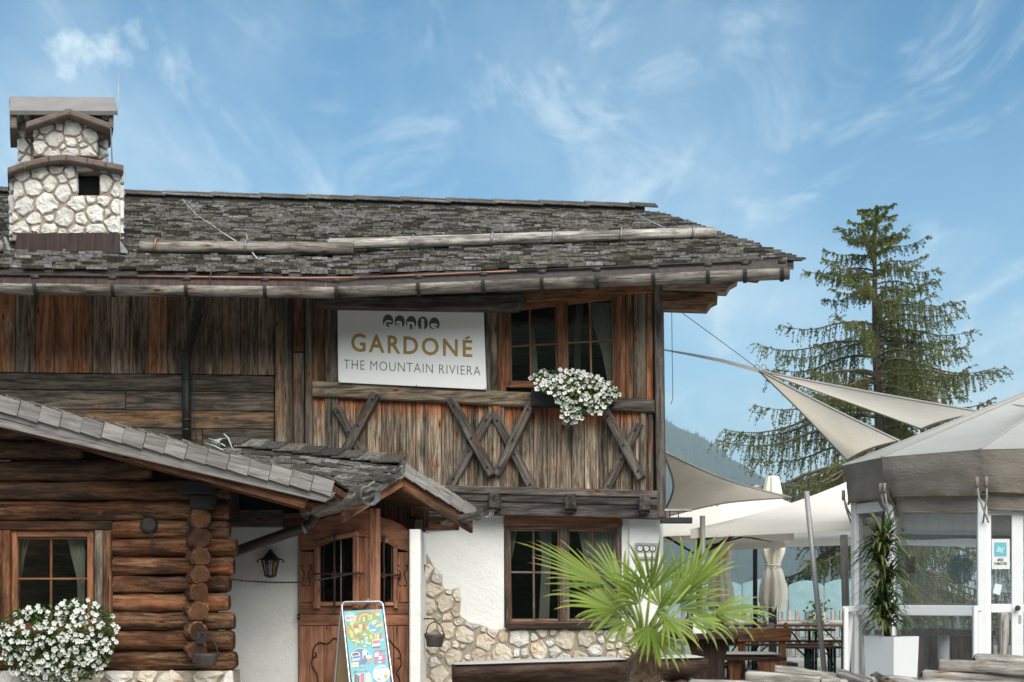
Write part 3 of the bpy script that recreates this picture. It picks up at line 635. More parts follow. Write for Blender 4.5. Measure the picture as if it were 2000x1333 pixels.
# --- stones
def stones(pl, poly, rmin, rmax, off, proud, parent, mats, gap=.014, tries=2500, avoid=None, name='stone', step=None):
    us = [p[0] for p in poly]; vs = [p[1] for p in poly]; pts = []
    for k in range(tries):
        q = (rnd(min(us), max(us)), rnd(min(vs), max(vs))); r = rmax - (rmax - rmin) * (k / tries) ** .45
        if not inside(q, poly) or (avoid and inside(q, avoid)): continue
        if all((q[0] - p[0]) ** 2 + (q[1] - p[1]) ** 2 > (r + p[2]) ** 2 * .86 for p in pts): pts.append((q[0], q[1], r * rnd(.85, 1.1)))
    for i, (x, y, r) in enumerate(pts):
        cell = [(x - .5, y - .5), (x + .5, y - .5), (x + .5, y + .5), (x - .5, y + .5)]
        cell = list(poly)
        for j, (x2, y2, r2) in enumerate(pts):
            if i == j: continue
            nx_, ny_ = x2 - x, y2 - y; d = math.hypot(nx_, ny_)
            if d > rmax * 5: continue
            m = (d * d + r * r - r2 * r2) / (2 * d); nx_ /= d; ny_ /= d
            cell = clip(cell, nx_, ny_, nx_ * x + ny_ * y + m - gap)
            if len(cell) < 3: break
        # keep the stone to a compact size so wide joints stay mortar
        for a in range(7):
            th = a * .8976 + rnd(-.3, .3) + i; c, s = math.cos(th), math.sin(th)
            if len(cell) >= 3: cell = clip(cell, c, s, c * x + s * y + r * rnd(.9, 1.3))
        if avoid:
            a0, a1 = min(p[0] for p in avoid), max(p[0] for p in avoid); b0_, b1_ = min(p[1] for p in avoid), max(p[1] for p in avoid)
            ds = [(a0 - x, (1, 0, a0)), (x - a1, (-1, 0, -a1)), (b0_ - y, (0, 1, b0_)), (y - b1_, (0, -1, -b1_))]; best_ = max(ds, key=lambda q: q[0]); cell = clip(cell, *best_[1]) if len(cell) > 2 else cell
        if len(cell) < 3: continue
        area = .5 * sum(cell[k][0] * cell[(k + 1) % len(cell)][1] - cell[(k + 1) % len(cell)][0] * cell[k][1] for k in range(len(cell)))
        if abs(area) < .0006: continue
        if area < 0: cell = cell[::-1]
        # resample the outline with worn, uneven corners
        per = []; n = len(cell)
        for k in range(n):
            a, b, c = cell[k - 1], cell[k], cell[(k + 1) % n]
            per += [(lerp(b[0], a[0], .14), lerp(b[1], a[1], .14)), (lerp(b[0], c[0], .14), lerp(b[1], c[1], .14))]
        out = []; n = len(per)
        for k in range(n):
            a, b = per[k], per[(k + 1) % n]; out.append(a)
            if math.hypot(a[0] - b[0], a[1] - b[1]) > .035: out.append(((a[0] + b[0]) / 2, (a[1] + b[1]) / 2))
        sc = rnd(0, 50)
        out = [(x + (p[0] - x) * (1 + .24 * noise.noise(Vector((p[0] * 26, p[1] * 26, sc)))), y + (p[1] - y) * (1 + .24 * noise.noise(Vector((p[0] * 26, p[1] * 26, sc + 9))))) for p in out]
        n = len(out); cx = sum(p[0] for p in out) / n; cy = sum(p[1] for p in out) / n
        v = []; f = []
        for lev, (sca, h) in enumerate(((1.0, -.03), (1.0, proud * .45), (.90, proud * .9), (.52, proud * 1.0))):
            for p in out:
                hh = h + (proud * .8 * noise.noise(Vector((p[0] * 24 * sca, p[1] * 24 * sca, sc))) if lev > 1 else 0)
                v.append(pl.xyz(cx + (p[0] - cx) * sca, cy + (p[1] - cy) * sca, off + hh))
        v.append(pl.xyz(cx, cy, off + proud * rnd(.9, 1.3)))
        for lev in range(3):
            for k in range(n): j = (k + 1) % n; f.append((lev * n + k, lev * n + j, (lev + 1) * n + j, (lev + 1) * n + k))
        for k in range(n): f.append((3 * n + k, 3 * n + (k + 1) % n, 4 * n))
        o = mk(name, v, f, random.choice(mats), parent, frame(pl.xyz(cx, cy, off), pl.d, pl.n), False)
    return len(pts)
def to_uv(pl, polypx, off): return [pl.uv(pl.at(x, y, off)) for x, y in polypx]
plinth = part('stone_facing', house)
reg = [(819, 1440), (819, 1070), (826, 1074), (838, 1092), (846, 1108), (862, 1124), (863, 1150), (882, 1152), (896, 1148), (899, 1170), (896, 1202), (912, 1213), (930, 1218), (960, 1230), (1289, 1230), (1289, 1440)]
PR.quad('mortar_bed', reg, -.125, .05, M['mortar'], plinth, 'x', .006)
uvp = to_uv(PR, reg, -.125)
stones(PR, uvp, .026, .104, -.125, .022, plinth, [M['stone'], M['stone'], M['stone_w']], .010, 4200)
# ------------------------------------------------------------------ main roof
roof = part('roof', house)
EA = [P(-300, 520, 13.0), P(660, 537, 13.2), P(1552, 512, 12.6)]; RA, RB = P(-300, 378, 18.2), P(1275, 417, 19.1)
SB = (660 + 300) / (1552 + 300)
def eave(s): return EA[0].lerp(EA[1], s / SB) if s < SB else EA[1].lerp(EA[2], (s - SB) / (1 - SB))
def rp(s, v): return eave(s).lerp(RA.lerp(RB, s), v)
def rn(s, v):
    a = rp(min(s + .01, 1), v) - rp(max(s - .01, 0), v); b = rp(s, v + .02) - rp(s, v - .02); return a.cross(b).normalized()
N = 40; mb = MB(); v = []; f = []
for i in range(N + 1):
    s = i / N
    for vv, dz in ((0.004, 0), (1, 0), (1, -.07), (0.004, -.07)): v.append(rp(s, vv) + Vector((0, 0, dz)))
for i in range(N):
    a = i * 4
    for k in range(4): f.append((a + k, a + 4 + k, a + 4 + (k + 1) % 4, a + (k + 1) % 4))
f += [(0, 1, 2, 3), (N * 4 + 3, N * 4 + 2, N * 4 + 1, N * 4)]
mk('roof_deck', v, f, M['w_dark'], roof)
# back slope, mirrored
bk = [RA, RB, RB + Vector((.5, 5.6, -2.3)), RA + Vector((0, 5.6, -2.3))]
prism('roof_deck', bk, Vector((0, .38, .92)), .07, M['shingle_b'], roof, Vector((1, 0, 0)), 0)
# shingles: laid in courses, butts lifted, a little uneven
vars_ = []
for k in range(10):
    w_, t_, l_ = rnd(.06, .22), rnd(.016, .034), rnd(.2, .26)
    me = bpy.data.meshes.new('shingle'); b0 = rnd(-.012, .012)
    pts = [(-w_ / 2, b0, 0), (w_ / 2, -b0, 0), (w_ / 2, l_, 0), (-w_ / 2, l_, 0), (-w_ / 2, b0, t_), (w_ / 2, -b0, t_), (w_ / 2, l_, t_ * .4), (-w_ / 2, l_, t_ * .4)]
    vars_.append((pts, w_, t_, l_)); me.from_pydata(pts, [], [(3, 2, 1, 0), (4, 5, 6, 7), (0, 1, 5, 4), (1, 2, 6, 5), (2, 3, 7, 6), (3, 0, 4, 7)]); me.materials.append(M['shingle']); me.materials.append(M['shingle_butt']); me.polygons[2].material_index = 1; vars_[-1] += (me,)
def lay(parent, prp, prn, s0, s1, length, rows_v, slope_len, limit, lift=.10, matkey='shingle', stuffname='shingle_courses', expo=None):
    cnt = 0; mb = MB()
    for ri, vv in enumerate(rows_v):
        s = s0 + rnd(-.02, .0)
        while s < s1:
            pts, w_, t_, l_, me = random.choice(vars_); ds = w_ / length; sc = s + ds / 2
            if sc > s1: break
            v_ = vv + rnd(-.026, .026) / slope_len * 1.3
            o = prp(sc, max(v_, -.004)); n = prn(sc, vv); x = (prp(min(sc + .01, 1), vv) - prp(max(sc - .01, 0), vv)).normalized()
            n = (n + (prp(sc, vv + .02) - prp(sc, vv)).normalized() * (lift * rnd(.7, 1.5)) + x * rnd(-.07, .07)).normalized()
            fr = frame(o + n * (.006 + rnd(0, .012)), x, n)
            if cnt < limit:
                q = bpy.data.objects.new('shingle', me); link(q, parent, fr); cnt += 1
            else:
                mb.add([fr @ Vector(p) for p in pts], [(3, 2, 1, 0), (4, 5, 6, 7), (0, 1, 5, 4), (1, 2, 6, 5), (2, 3, 7, 6), (3, 0, 4, 7)], 0, random.random()); mb.m[-4] = 1
            s += ds + .004 / length
    if mb.v: tag(mb.build(stuffname, [M[matkey], M['shingle_butt']], parent, rnd=True), None, kind='stuff')
NR = 72
lay(roof, rp, rn, .10, 1.0, (EA[2] - EA[0]).length, [k / NR for k in range(NR)], 5.7, 290, .15)
# ridge board with cap shingles
for i in range(34):
    s = i / 34
    if s < .1: continue
    a = RA.lerp(RB, s); b = RA.lerp(RB, min(1.005, s + 1.15 / 34)); lift = .095 + .006 * (i % 2)
    beam('ridge_shingle', a + Vector((0, -.06, lift)), b + Vector((0, -.06, lift - .012)), .26, .022, M['shingle_b'], roof, Vector((0, -.4, .9)))
beam('ridge_board', RA + Vector((0, -.10, .02)), RB + Vector((-.12, -.10, .02)), .05, .15, M['iron_b'], roof, Vector((0, 0, 1)))
# verge: stepped shingle ends over the right edge
for k in range(26):
    v_ = k / 26; o = rp(1, v_); o2 = rp(1, v_ + .055)
    beam('verge_shingle', o + Vector((rnd(-.03, .03), 0, .03)), o2 + Vector((rnd(-.03, .02), 0, .0)), .16, .02, M['shingle_b'], roof, rn(.98, .5))
# rafters under the eave
for px in range(20, 1500, 118):
    s = (px + 300) / 1852; a = rp(s, .02) - Vector((0, 0, .13)); b = rp(s, .22) - Vector((0, 0, .13))
    beam('rafter', a, b, .10, .12, M['w_dark'], roof)
# gutter: half log trough lined with sheet, iron straps
def gpt(px):
    if px < 660: t = (px + 300) / 960; return P(px, lerp(556, 567, t), lerp(12.83, 13.03, t))
    t = (px - 660) / 880; return P(px, lerp(567, 530.5, t), lerp(13.03, 12.44, t))
def trough(name, pts, r, th, m, parent, a0=-.15, a1=math.pi + .15, n=10, flare=None):
    v = []; k = len(pts)
    for i, p in enumerate(pts):
        t = (pts[min(i + 1, k - 1)] - pts[max(i - 1, 0)]).normalized(); sd = Vector((t.y, -t.x, 0)).normalized(); up = sd.cross(t) * -1
        if up.z < 0: up = -up
        for rr_ in (r, r - th):
            for j in range(n + 1):
                a = lerp(a0, a1, j / n); q = 1 + .03 * noise.noise(Vector((i * .4, math.cos(a) * 2, math.sin(a) * 2)))
                v.append(p + (sd * math.cos(a) - up * math.sin(a)) * rr_ * q)
    f = []; st = 2 * (n + 1)
    for i in range(k - 1):
        b = i * st
        for j in range(n):
            f.append((b + j, b + st + j, b + st + j + 1, b + j + 1)); f.append((b + n + 1 + j, b + n + 2 + j, b + st + n + 2 + j, b + st + n + 1 + j))
        f.append((b, b + n + 1, b + st + n + 1, b + st)); f.append((b + n, b + st + n, b + st + 2 * n + 1, b + 2 * n + 1))
    for b in (0, (k - 1) * st):
        for j in range(n): f.append((b + j, b + j + 1, b + n + 2 + j, b + n + 1 + j))
    return mk(name, v, f, m, parent, frame(pts[0], pts[-1] - pts[0], Vector((0, 0, 1))), True)
gut = part('gutter', house)
for a, b in ((-300, 70), (70, 660), (660, 1165), (1165, 1542)):
    trough('gutter_log', [gpt(lerp(a, b, i / 12)) + Vector((0, 0, .004 * (a > 100))) for i in range(13)], .078 - .002 * (a > 600), .018, M['w_gutter'], gut)
# raised sheet behind the trough and copper drip edge
for a, b, key in ((-300, 300, 'copper'), (300, 660, 'copper'), (660, 1000, 'iron_b'), (1000, 1540, 'iron_b')):
    for c, d in ((a, b),):
        p = [gpt(lerp(c, d, i / 4)) for i in range(5)]
        v = [q + Vector((0, .03, .02)) for q in p] + [q + Vector((0, .075, .112)) for q in p] + [q + Vector((0, .18, .155)) for q in p]
        mk('gutter_lining', v, [(i, i + 1, i + 6, i + 5) for i in range(4)] + [(i + 5, i + 6, i + 11, i + 10) for i in range(4)], M[key], gut)
for a, b in ((-300, 265), (265, 700), (700, 1010), (1010, 1470)):
    p = [gpt(lerp(a, b, i / 4)) + Vector((0, .055, .118)) for i in range(5)]
    tube('drip_edge', p, .011, M['copper_b'] if a in (265, 700) else M['copper'], gut, 6)
for px in (-80, 72, 223, 366, 519, 659, 820, 946, 1060, 1166, 1277, 1383, 1455, 1527):
    c = gpt(px); t = (gpt(px + 5) - gpt(px - 5)).normalized(); sd = Vector((t.y, -t.x, 0)); up = Vector((0, 0, 1)); v = []
    k = 9
    for e in (-.017, .017):
        for j in range(k + 1):
            a = lerp(-.25, 2.9, j / k); v.append(c + t * e + (sd * math.cos(a) - up * math.sin(a)) * .086)
    hk = mk('gutter_strap', v, [(j, j + 1, k + 2 + j, k + 1 + j) for j in range(k)], M['iron'], gut)
    h = c + sd * .06 + up * .075
    tube('strap_hook', [h - t * .035, h + t * .035], .021, M['iron_b'], hk, 8)
# snow guard poles lying on the roof
def on_roof(px, py, h=.0):
    s = (px + 300) / 1852; best = 1.0
    for k in range(400):                     # meet the view line with the roof surface
        v_ = k / 400
        d = rp(s, v_); q = (HY - (d.z - CZ) * F / d.y)
        if q <= py: best = v_; break
    for _ in range(6):
        d = rp(s, best); x = CX + d.x * F / d.y; s = max(0, min(1, s + (px - x) / 1852))
    return rp(s, best) + rn(s, best) * h
sg = part('snow_guard', roof)
ga = [on_roof(273, 500, .09), on_roof(692, 505, .09)]; gb = [on_roof(640, 503, .11), on_roof(1020, 492, .09), on_roof(1397, 473, .09)]
log('guard_pole', ga[0], ga[1], .062, [M['w_gutter'], M['w_charcoal']], sg, 3, 12, .1); log('guard_pole', gb[0] + Vector((0, -.02, .01)), gb[2], .058, [M['w_silver'], M['w_charcoal']], sg, 5, 12, .08)
log('guard_pole', on_roof(-260, 505, .09), on_roof(8, 500, .09), .062, [M['w_gutter'], M['w_charcoal']], sg, 9, 12, .1)
for i, px in enumerate((308, 483, 646, 803, 955, 1075, 1208, 1352)):
    if px < 640: c = ga[0].lerp(ga[1], (px - 273) / 419)
    else: c = gb[0].lerp(gb[2], (px - 640) / 757)
    pts = []
    for j in range(9):
        a = lerp(-1.0, 2.7, j / 8); pts.append(c + Vector((.03 * (j / 8 - .5), -math.cos(a) * .075, math.sin(a) * .075)))
    tube('guard_hook', pts, .012, M['zinc'] if i else M['copper_b'], sg, 6)
# cable with small bulbs over the roof
cp = [on_roof(355, 386, .05), on_roof(362, 400, .03), on_roof(385, 425, .03), on_roof(410, 441, .03), on_roof(432, 458, .03), on_roof(462, 483, .06)]
cb = thing('light_cable', 'pale cable with small bulbs lying down the shingled roof from the ridge', 'cable', cp[0])
tube('cord', cp, .008, M['cable'], cb, 6)
for q in cp[1:-1]: tube('bulb', [q + Vector((0, -.01, .0)), q + Vector((0, -.03, -.04))], [.006, .016], M['amber'], cb, 6)
cp = [on_roof(482, 490, .17), on_roof(490, 502, .06), on_roof(503, 516, .05), on_roof(520, 514, .05)]
tag(tube('light_cable', cp, .007, M['cable'], None, 6), 'short loose pale cable end by the snow guard hook', 'cable')
cp = [P(421, 517, 13.15), P(414, 520, 12.95), P(410, 545, 12.9), P(408, 578, 13.0), P(405, 605, 13.7), P(396, 650, 13.98), P(380, 690, 14.02), P(379, 760, 14.04), P(380, 820, 14.05), P(384, 862, 14.05)]
tag(tube('light_cable', cp, .006, M['cable_d'], None, 6), 'thin cable running down beside the downpipe on the board wall', 'cable')
cp = [on_roof(1243, 425, .06), on_roof(1262, 432, .03), on_roof(1300, 452, .03)]
tag(tube('light_cable', cp, .007, M['cable'], None, 6), 'thin pale cable below the right end of the ridge', 'cable')
# downpipe on the left wall
dp = part('downpipe', house)
tube('pipe', [P(387, 574, 13.0), P(387, 590, 13.15), P(386, 612, 13.45), P(378, 645, 13.8), P(366, 684, 14.0), P(364, 700, 14.03), P(364, 780, 14.03), P(365, 872, 14.03)], .044, M['pipe'], dp, 12)
for q in ((P(386, 614, 13.47), P(385.5, 618, 13.5)), (P(365, 686, 14.01), P(364.5, 691, 14.02)), (P(364, 738, 14.03), P(364, 744, 14.03)), (P(364, 818, 14.03), P(364, 823, 14.03)), (P(364, 838, 14.03), P(364, 842, 14.03))): tube('collar', q, .05, M['pipe'], dp, 12)
for y in (744, 820): tube('clip', [P(364, y, 14.03), P(378, y, 14.08)], .01, M['zinc'], dp, 6)

# ------------------------------------------------------------------ chimney
ch = part('chimney', house)
PC = Plane((-5, 14.05), (0, 14.05))
SHR = -.34                                   # the chimney stands askew: its depth runs back and to the left
def cq(name, poly, off, thick, m, chf=.006, par=None):
    o = PC.quad(name, poly, off, thick, M[m], par or ch, 'x', chf); fr = MW[o.name]; inv = fr.inverted()
    for q in o.data.vertices:
        p = fr @ q.co; p.x += SHR * (p.y - (14.05 - off)); q.co = inv @ p
    return o
cq('chimney_core', [(24, 520), (236, 520), (234, 322), (30, 322)], -.14, .75, 'mortar_d')
cq('chimney_core', [(35, 330), (210, 330), (209, 205), (36, 205)], -.12, .65, 'mortar_d')
# mortar skin around the smoke opening
for poly in ([(24, 470), (152, 470), (152, 322), (30, 322)], [(195, 470), (236, 470), (234, 322), (195, 322)], [(152, 337), (195, 337), (195, 322), (152, 322)], [(152, 470), (195, 470), (195, 382), (152, 382)]): cq('mortar_bed', poly, 0, .15, 'mortar_d', 0)
cq('smoke_opening', [(153, 382), (194, 382), (194, 350), (188, 340), (176, 336), (161, 337), (154, 346)], -.12, .03, 'opening_shade', 0)  # dark plate stands in for the unlit depth; the core behind is solid
cq('mortar_bed', [(66, 305), (190, 305), (190, 235), (134, 216), (66, 238)], .05, .2, 'mortar_d')
hole = [PC.uv(PC.at(x, y)) for x, y in ((152, 384), (196, 384), (196, 335), (152, 335))]
stones(PC, to_uv(PC, [(24, 457), (236, 457), (234, 326), (30, 326)], 0), .035, .105, .0, .026, ch, [M['stone_w']], .011, 2600, hole)
stones(PC, to_uv(PC, [(66, 306), (190, 306), (190, 240), (134, 220), (66, 242)], .05), .025, .085, .05, .024, ch, [M['stone_w']], .009, 2200)
for a, b in ((35, 62), (193, 210)): stones(PC, to_uv(PC, [(a, 322), (b, 322), (b, 216), (a, 216)], -.12), .03, .07, -.12, .03, ch, [M['stone_w']], .008, 900)
xl, xr = PC.at(24, 400, 0).x, PC.at(236, 400, 0).x
zb, zt = PC.at(0, 457).z, PC.at(0, 326).z
for pl in (Plane((xl + .01 + SHR * .75, 14.80), (xl + .01, 14.05)), Plane((xr - .005, 14.05), (xr - .005 + SHR * .75, 14.80))):
    stones(pl, [(.0, zb), (.74, zb), (.74, zt), (.0, zt)], .04, .105, 0, .035, ch, [M['stone_w']], .012, 1400)
# slabs
def slab(pts, off, thick, th, m='slab'):
    for (x0, y0), (x1, y1) in zip(pts, pts[1:]):
        cq('stone_slab', [(x0 + .5, y0), (x1 - .5, y1), (x1 - .5, y1 + th), (x0 + .5, y0 + th)], off, thick, m, .012)
slab([(14, 327), (48, 315), (94, 304), (129, 301)], .15, .95, 13); slab([(129, 301), (170, 308), (206, 315), (242, 322)], .15, .95, 13)
slab([(50, 238), (134, 211)], .22, .5, 13); slab([(134, 211), (216, 240)], .22, .5, 13)
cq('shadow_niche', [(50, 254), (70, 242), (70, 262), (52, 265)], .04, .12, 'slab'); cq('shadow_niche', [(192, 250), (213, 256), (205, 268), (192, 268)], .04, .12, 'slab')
a, b = P(18, 215, 13.83), P(229, 216, 13.83); c, d = P(224, 190, 14.25), P(19, 188, 14.25)
nn = (b - a).cross(d - a).normalized(); nn = nn if nn.z > 0 else -nn
prism('cap_slab', [a, b, c, d], nn, .045, [M['slab_top']][0], ch, Vector((1, 0, 0)), .006)
prism('cap_slab', [c, d, d + Vector((-.21, .62, -.2)), c + Vector((-.21, .62, -.2))], Vector((0, .3, .9)), .045, M['slab_top'], ch, Vector((1, 0, 0)), .006)
for x0, x1 in ((19, 33), (212, 222)): cq('hanging_slab', [(x0, 217), (x1, 217), (x1, 251), (x0, 251)], .16, .6, 'slab', .01)
tube('lightning_rod', [P(231, 141, 13.9), P(231, 210, 13.9), P(229, 216, 13.9), P(217, 222, 13.9), P(216, 240, 13.9), P(219, 318, 13.9)], .006, M['steel'], ch, 6)
cq('flashing', [(33, 456), (234, 456), (239, 500), (26, 500)], .09, .03, 'copper', .004)
cq('flashing_lip', [(26, 497), (239, 497), (242, 502), (24, 502)], .13, .05, 'zinc', .003)
for poly in ([(234, 470), (250, 492), (246, 500), (236, 500)], [(26, 500), (18, 500), (6, 462), (12, 463)]): cq('flashing_wing', poly, .10, .01, 'zinc', 0)
# ------------------------------------------------------------------ entrance porch roof
porch = part('porch_roof', house)
pA, pB = P(783, 908, 12.7), P(440, 869, 13.35); pL, pR = P(668, 975, 12.15), P(920, 992, 13.15); pd = pB - pA
def lp(s, v): return pL.lerp(pA, v) + pd * (1 - s)
def ln(s, v):
    n = (pd * -1).cross(pA - pL).normalized(); return n if n.z > 0 else -n
def rp2(s, v): return pR.lerp(pA, v) + pd * s
def rn2(s, v):
    n = pd.cross(pA - pR).normalized(); return n if n.z > 0 else -n
for q, n in (([pA, pL, pL + pd, pB], ln(0, 0)), ([pA, pR, pR + pd * .3, pB], rn2(0, 0))): prism('roof_deck', q, n, .05, M['w_soffit'], porch, n.cross(pd), 0)
vars2 = vars_; vars_ = []
for k in range(8):
    w_, t_, l_ = rnd(.11, .19), rnd(.010, .016), rnd(.12, .14); b0 = rnd(-.005, .005)
    me = bpy.data.meshes.new('shingle'); pts = [(-w_ / 2, b0, 0), (w_ / 2, -b0, 0), (w_ / 2, l_, 0), (-w_ / 2, l_, 0), (-w_ / 2, b0, t_), (w_ / 2, -b0, t_), (w_ / 2, l_, t_ * .4), (-w_ / 2, l_, t_ * .4)]
    me.from_pydata(pts, [], [(3, 2, 1, 0), (4, 5, 6, 7), (0, 1, 5, 4), (1, 2, 6, 5), (2, 3, 7, 6), (3, 0, 4, 7)]); me.materials.append(M['shingle_b']); vars_.append((pts, w_, t_, l_, me))
lay(porch, lp, ln, .0, 1.05, pd.length, [k / 16 for k in range(15)], .8, 400, .08, 'shingle_b')
lay(porch, rp2, rn2, .02, .25, pd.length, [k / 10 for k in range(10)], .8, 400, .08, 'shingle_b')
# ridge caps, overlapping towards the gable
for i in range(9):
    a = pA + pd * (i / 9 - .012) + Vector((0, 0, .055)); b = pA + pd * ((i + 1.25) / 9) + Vector((0, 0, .03))
    beam('ridge_shingle', a, b, .20, .018, M['shingle_b'], porch, (Vector((0, 0, 1)) - Vector((0, .45, 0))))
beam('ridge_end', pA + Vector((.02, -.03, .03)), pA + Vector((.0, -.03, -.13)), .06, .07, M['w_dark'], porch)
gn = (pR - pL).cross(Vector((0, 0, 1))).normalized(); gn = gn if gn.y < 0 else -gn
def verge(p0, p1, n, h, parent, m, nrm, tilt=.0, back=.02, drop=.0):
    d = (p1 - p0); L = d.length; x = d.normalized(); dn = nrm.cross(x); dn = dn if dn.z < 0 else -dn
    for i in range(n):
        a = p0 + d * (i / n); b = p0 + d * ((i + .985) / n); st = rnd(-.004, .004); o = nrm * (.01 + .006 * (i % 2) + rnd(0, .006))
        q = [a + o - dn * (.012 - st), b + o - dn * (.0 - st), b + o + dn * (h + st + rnd(-.004, .004)), a + o + dn * (h - .012 + st)]
        prism('verge_shingle', q, (nrm + x * .10).normalized(), .02, m, parent, x, .003)
verge(pA + gn * .05, pL + gn * .05, 6, .10, porch, M['w_verge'], gn); verge(pA + gn * .05, pR + gn * .05 + (pR - pA) * .02, 6, .115, porch, M['w_verge'], gn)
# bargeboards
def barge(p0, p1, dn0, dn1, nrm, off, th, m, parent):
    o = nrm * off; z = Vector((0, 0, 1)); prism('bargeboard', [p0 + o - z * dn0, p1 + o - z * dn0, p1 + o - z * dn1, p0 + o - z * dn1], nrm, th, m, parent, p1 - p0, .006)
barge(pA, pR, .115, .235, gn, .03, .04, M['w_logdark'], porch); barge(pA, pL, .105, .20, gn, .03, .04, M['w_red'], porch)
# soffit boards of the right slope, seen from below
for i in range(6):
    a, b = i / 6, (i + .97) / 6
    q = [pA.lerp(pR, a), pA.lerp(pR, b), pA.lerp(pR, b) + pd * .4, pA.lerp(pR, a) + pd * .4]; q = [k - Vector((0, 0, .085)) for k in q]
    prism('soffit_board', q, -rn2(0, 0), .02, M['w_soffit'], porch, pd, .003)
    q = [pA.lerp(pL, a), pA.lerp(pL, b), pA.lerp(pL, b) + pd * .5, pA.lerp(pL, a) + pd * .5]; q = [k - Vector((0, 0, .085)) for k in q]
    prism('soffit_board', q, -ln(0, 0), .02, M['w_soffit'], porch, pd, .003)
beam('porch_purlin', P(818, 1026, 13.1), P(800, 1016, 13.6), .07, .10, M['w_logdark'], porch)
# gutters of porch and cabin with flared sheet ends
def spout(p0, p1, r, parent):
    trough('gutter_trough', [p0.lerp(p1, i / 6) for i in range(7)], r, .012, M['w_gutter'], parent, -.1, math.pi + .1)
    x = (p1 - p0).normalized(); sd = Vector((x.y, -x.x, 0)).normalized(); v = []
    for e, rr in ((-.07, r * .97), (.0, r * 1.08), (.03, r * 1.3), (.05, r * 1.22)):
        for j in range(13):
            a = lerp(-.35, math.pi + .35, j / 12); v.append(p1 + x * (e + .006 * math.sin(j * 2.3)) + (sd * math.cos(a) - Vector((0, 0, 1)) * math.sin(a) * .9) * rr * (1 + .03 * math.sin(j * 3.1)))
    mk('spout_lip', v, [(k * 13 + j, k * 13 + j + 1, (k + 1) * 13 + j + 1, (k + 1) * 13 + j) for k in range(3) for j in range(12)], M['zinc'], parent, None, True)
pg = part('porch_gutter', house)
spout(P(600, 998, 12.55), P(718, 967, 11.95), .086, pg); spout(P(868, 1016, 13.3), P(948, 999, 12.75), .055, pg)
for t in (.08, .35): 
    c = P(600, 998, 12.55).lerp(P(715, 968, 11.95), t); tube('gutter_strap', [c + Vector((.05 * math.cos(a), .05 * math.cos(a) * .2, -.068 * math.sin(a))) for a in [k * .35 for k in range(10)]], .006, M['zinc'], pg, 5)
for t in (.15, .5, .8):
    c = P(868, 1016, 13.3).lerp(P(948, 999, 12.75), t); tube('gutter_strap', [c + Vector((.06 * math.cos(a), .02, -.062 * math.sin(a))) for a in [k * .35 for k in range(10)]], .006, M['zinc'], pg, 5)
tube('downpipe', [P(612, 1000, 12.45), P(614, 1012, 12.45), P(608, 1024, 12.45), P(594, 1032, 12.46), P(560, 1042, 12.48), P(460, 1078, 12.55), P(440, 1085, 12.57)], .047, M['pipe_b'], pg, 12)
tube('collar', [P(596, 1031, 12.46), P(591, 1033, 12.46)], .052, M['zinc'], pg, 12)
# ------------------------------------------------------------------ entrance: plaster jambs, tympanum, double door
PD = Plane((-3, 13.35), (0, 13.35)); en = part('entrance_wall', house)
PD.quad('plaster_wall', [(380, 1025), (582, 1025), (582, 1450), (380, 1450)], .02, .25, M['plaster'], en, 'x', .003)
PJ = Plane((-3, 13.02), (0, 13.02)); PJ.quad('plaster_pillar', [(799, 1034), (821, 1034), (821, 1450), (799, 1450)], 0, .95, M['plaster'], en, 'z', .012)
x = 585
while x < 828:
    x2 = x + rnd(10, 15); PD.quad('tympanum_board', [(x + .3, 960), (x2 - .3, 960), (x2 - .3, 1040 if x < 800 else 1033), (x + .3, 1040 if x < 800 else 1033)], rnd(.0, .006) - .03, .03, M['w_logdark'], en, 'z', .003); x = x2
PD.quad('header_beam', [(440, 996), (552, 996), (552, 1029), (440, 1029)], .16, .2, M['w_brace'], en, 'x', .008)
PD.quad('header_beam', [(553, 1003), (640, 1003), (640, 1034), (553, 1034)], .12, .2, M['w_soffit'], en, 'x', .006)
PD.quad('header_core', [(380, 940), (830, 940), (830, 1040), (380, 1040)], -.07, .05, M['w_charcoal'], en, 'x', 0)
door = part('entrance_door', house)
DL = Plane((P(582, 0, 13.28).x, 13.28), (P(735, 0, 12.86).x, 12.86)); DR = Plane((-2, 13.30), (0, 13.30))
def leaf(pl, pieces, th=.055):
    for nm, poly, g, off in pieces: pl.quad(nm, poly, off, th, M['w_door'], door, g, .005)
leaf(DL, [('door_rail', [(583, 1036), (602, 1022), (640, 1009), (690, 999), (720, 995), (720, 1049), (697, 1048), (660, 1051), (612, 1072), (583, 1077)], 'x', 0), ('door_stile', [(721, 993), (736, 993), (736, 1178), (721, 1178)], 'z', .008),
    ('door_panel', [(583, 1078), (612, 1078), (612, 1177), (583, 1177)], 'z', -.006), ('door_panel', [(698, 1050), (720, 1050), (720, 1177), (698, 1177)], 'z', -.006),
    ('door_rail', [(583, 1178), (736, 1178), (736, 1200), (583, 1200)], 'x', .004), ('door_rail', [(583, 1201), (736, 1201), (736, 1222), (583, 1222)], 'x', 0),
    ('door_panel', [(583, 1223), (631, 1223), (631, 1450), (583, 1450)], 'z', -.006), ('door_panel', [(632, 1223), (684, 1223), (684, 1450), (632, 1450)], 'z', -.004), ('door_panel', [(685, 1223), (736, 1223), (736, 1450), (685, 1450)], 'z', -.006)])
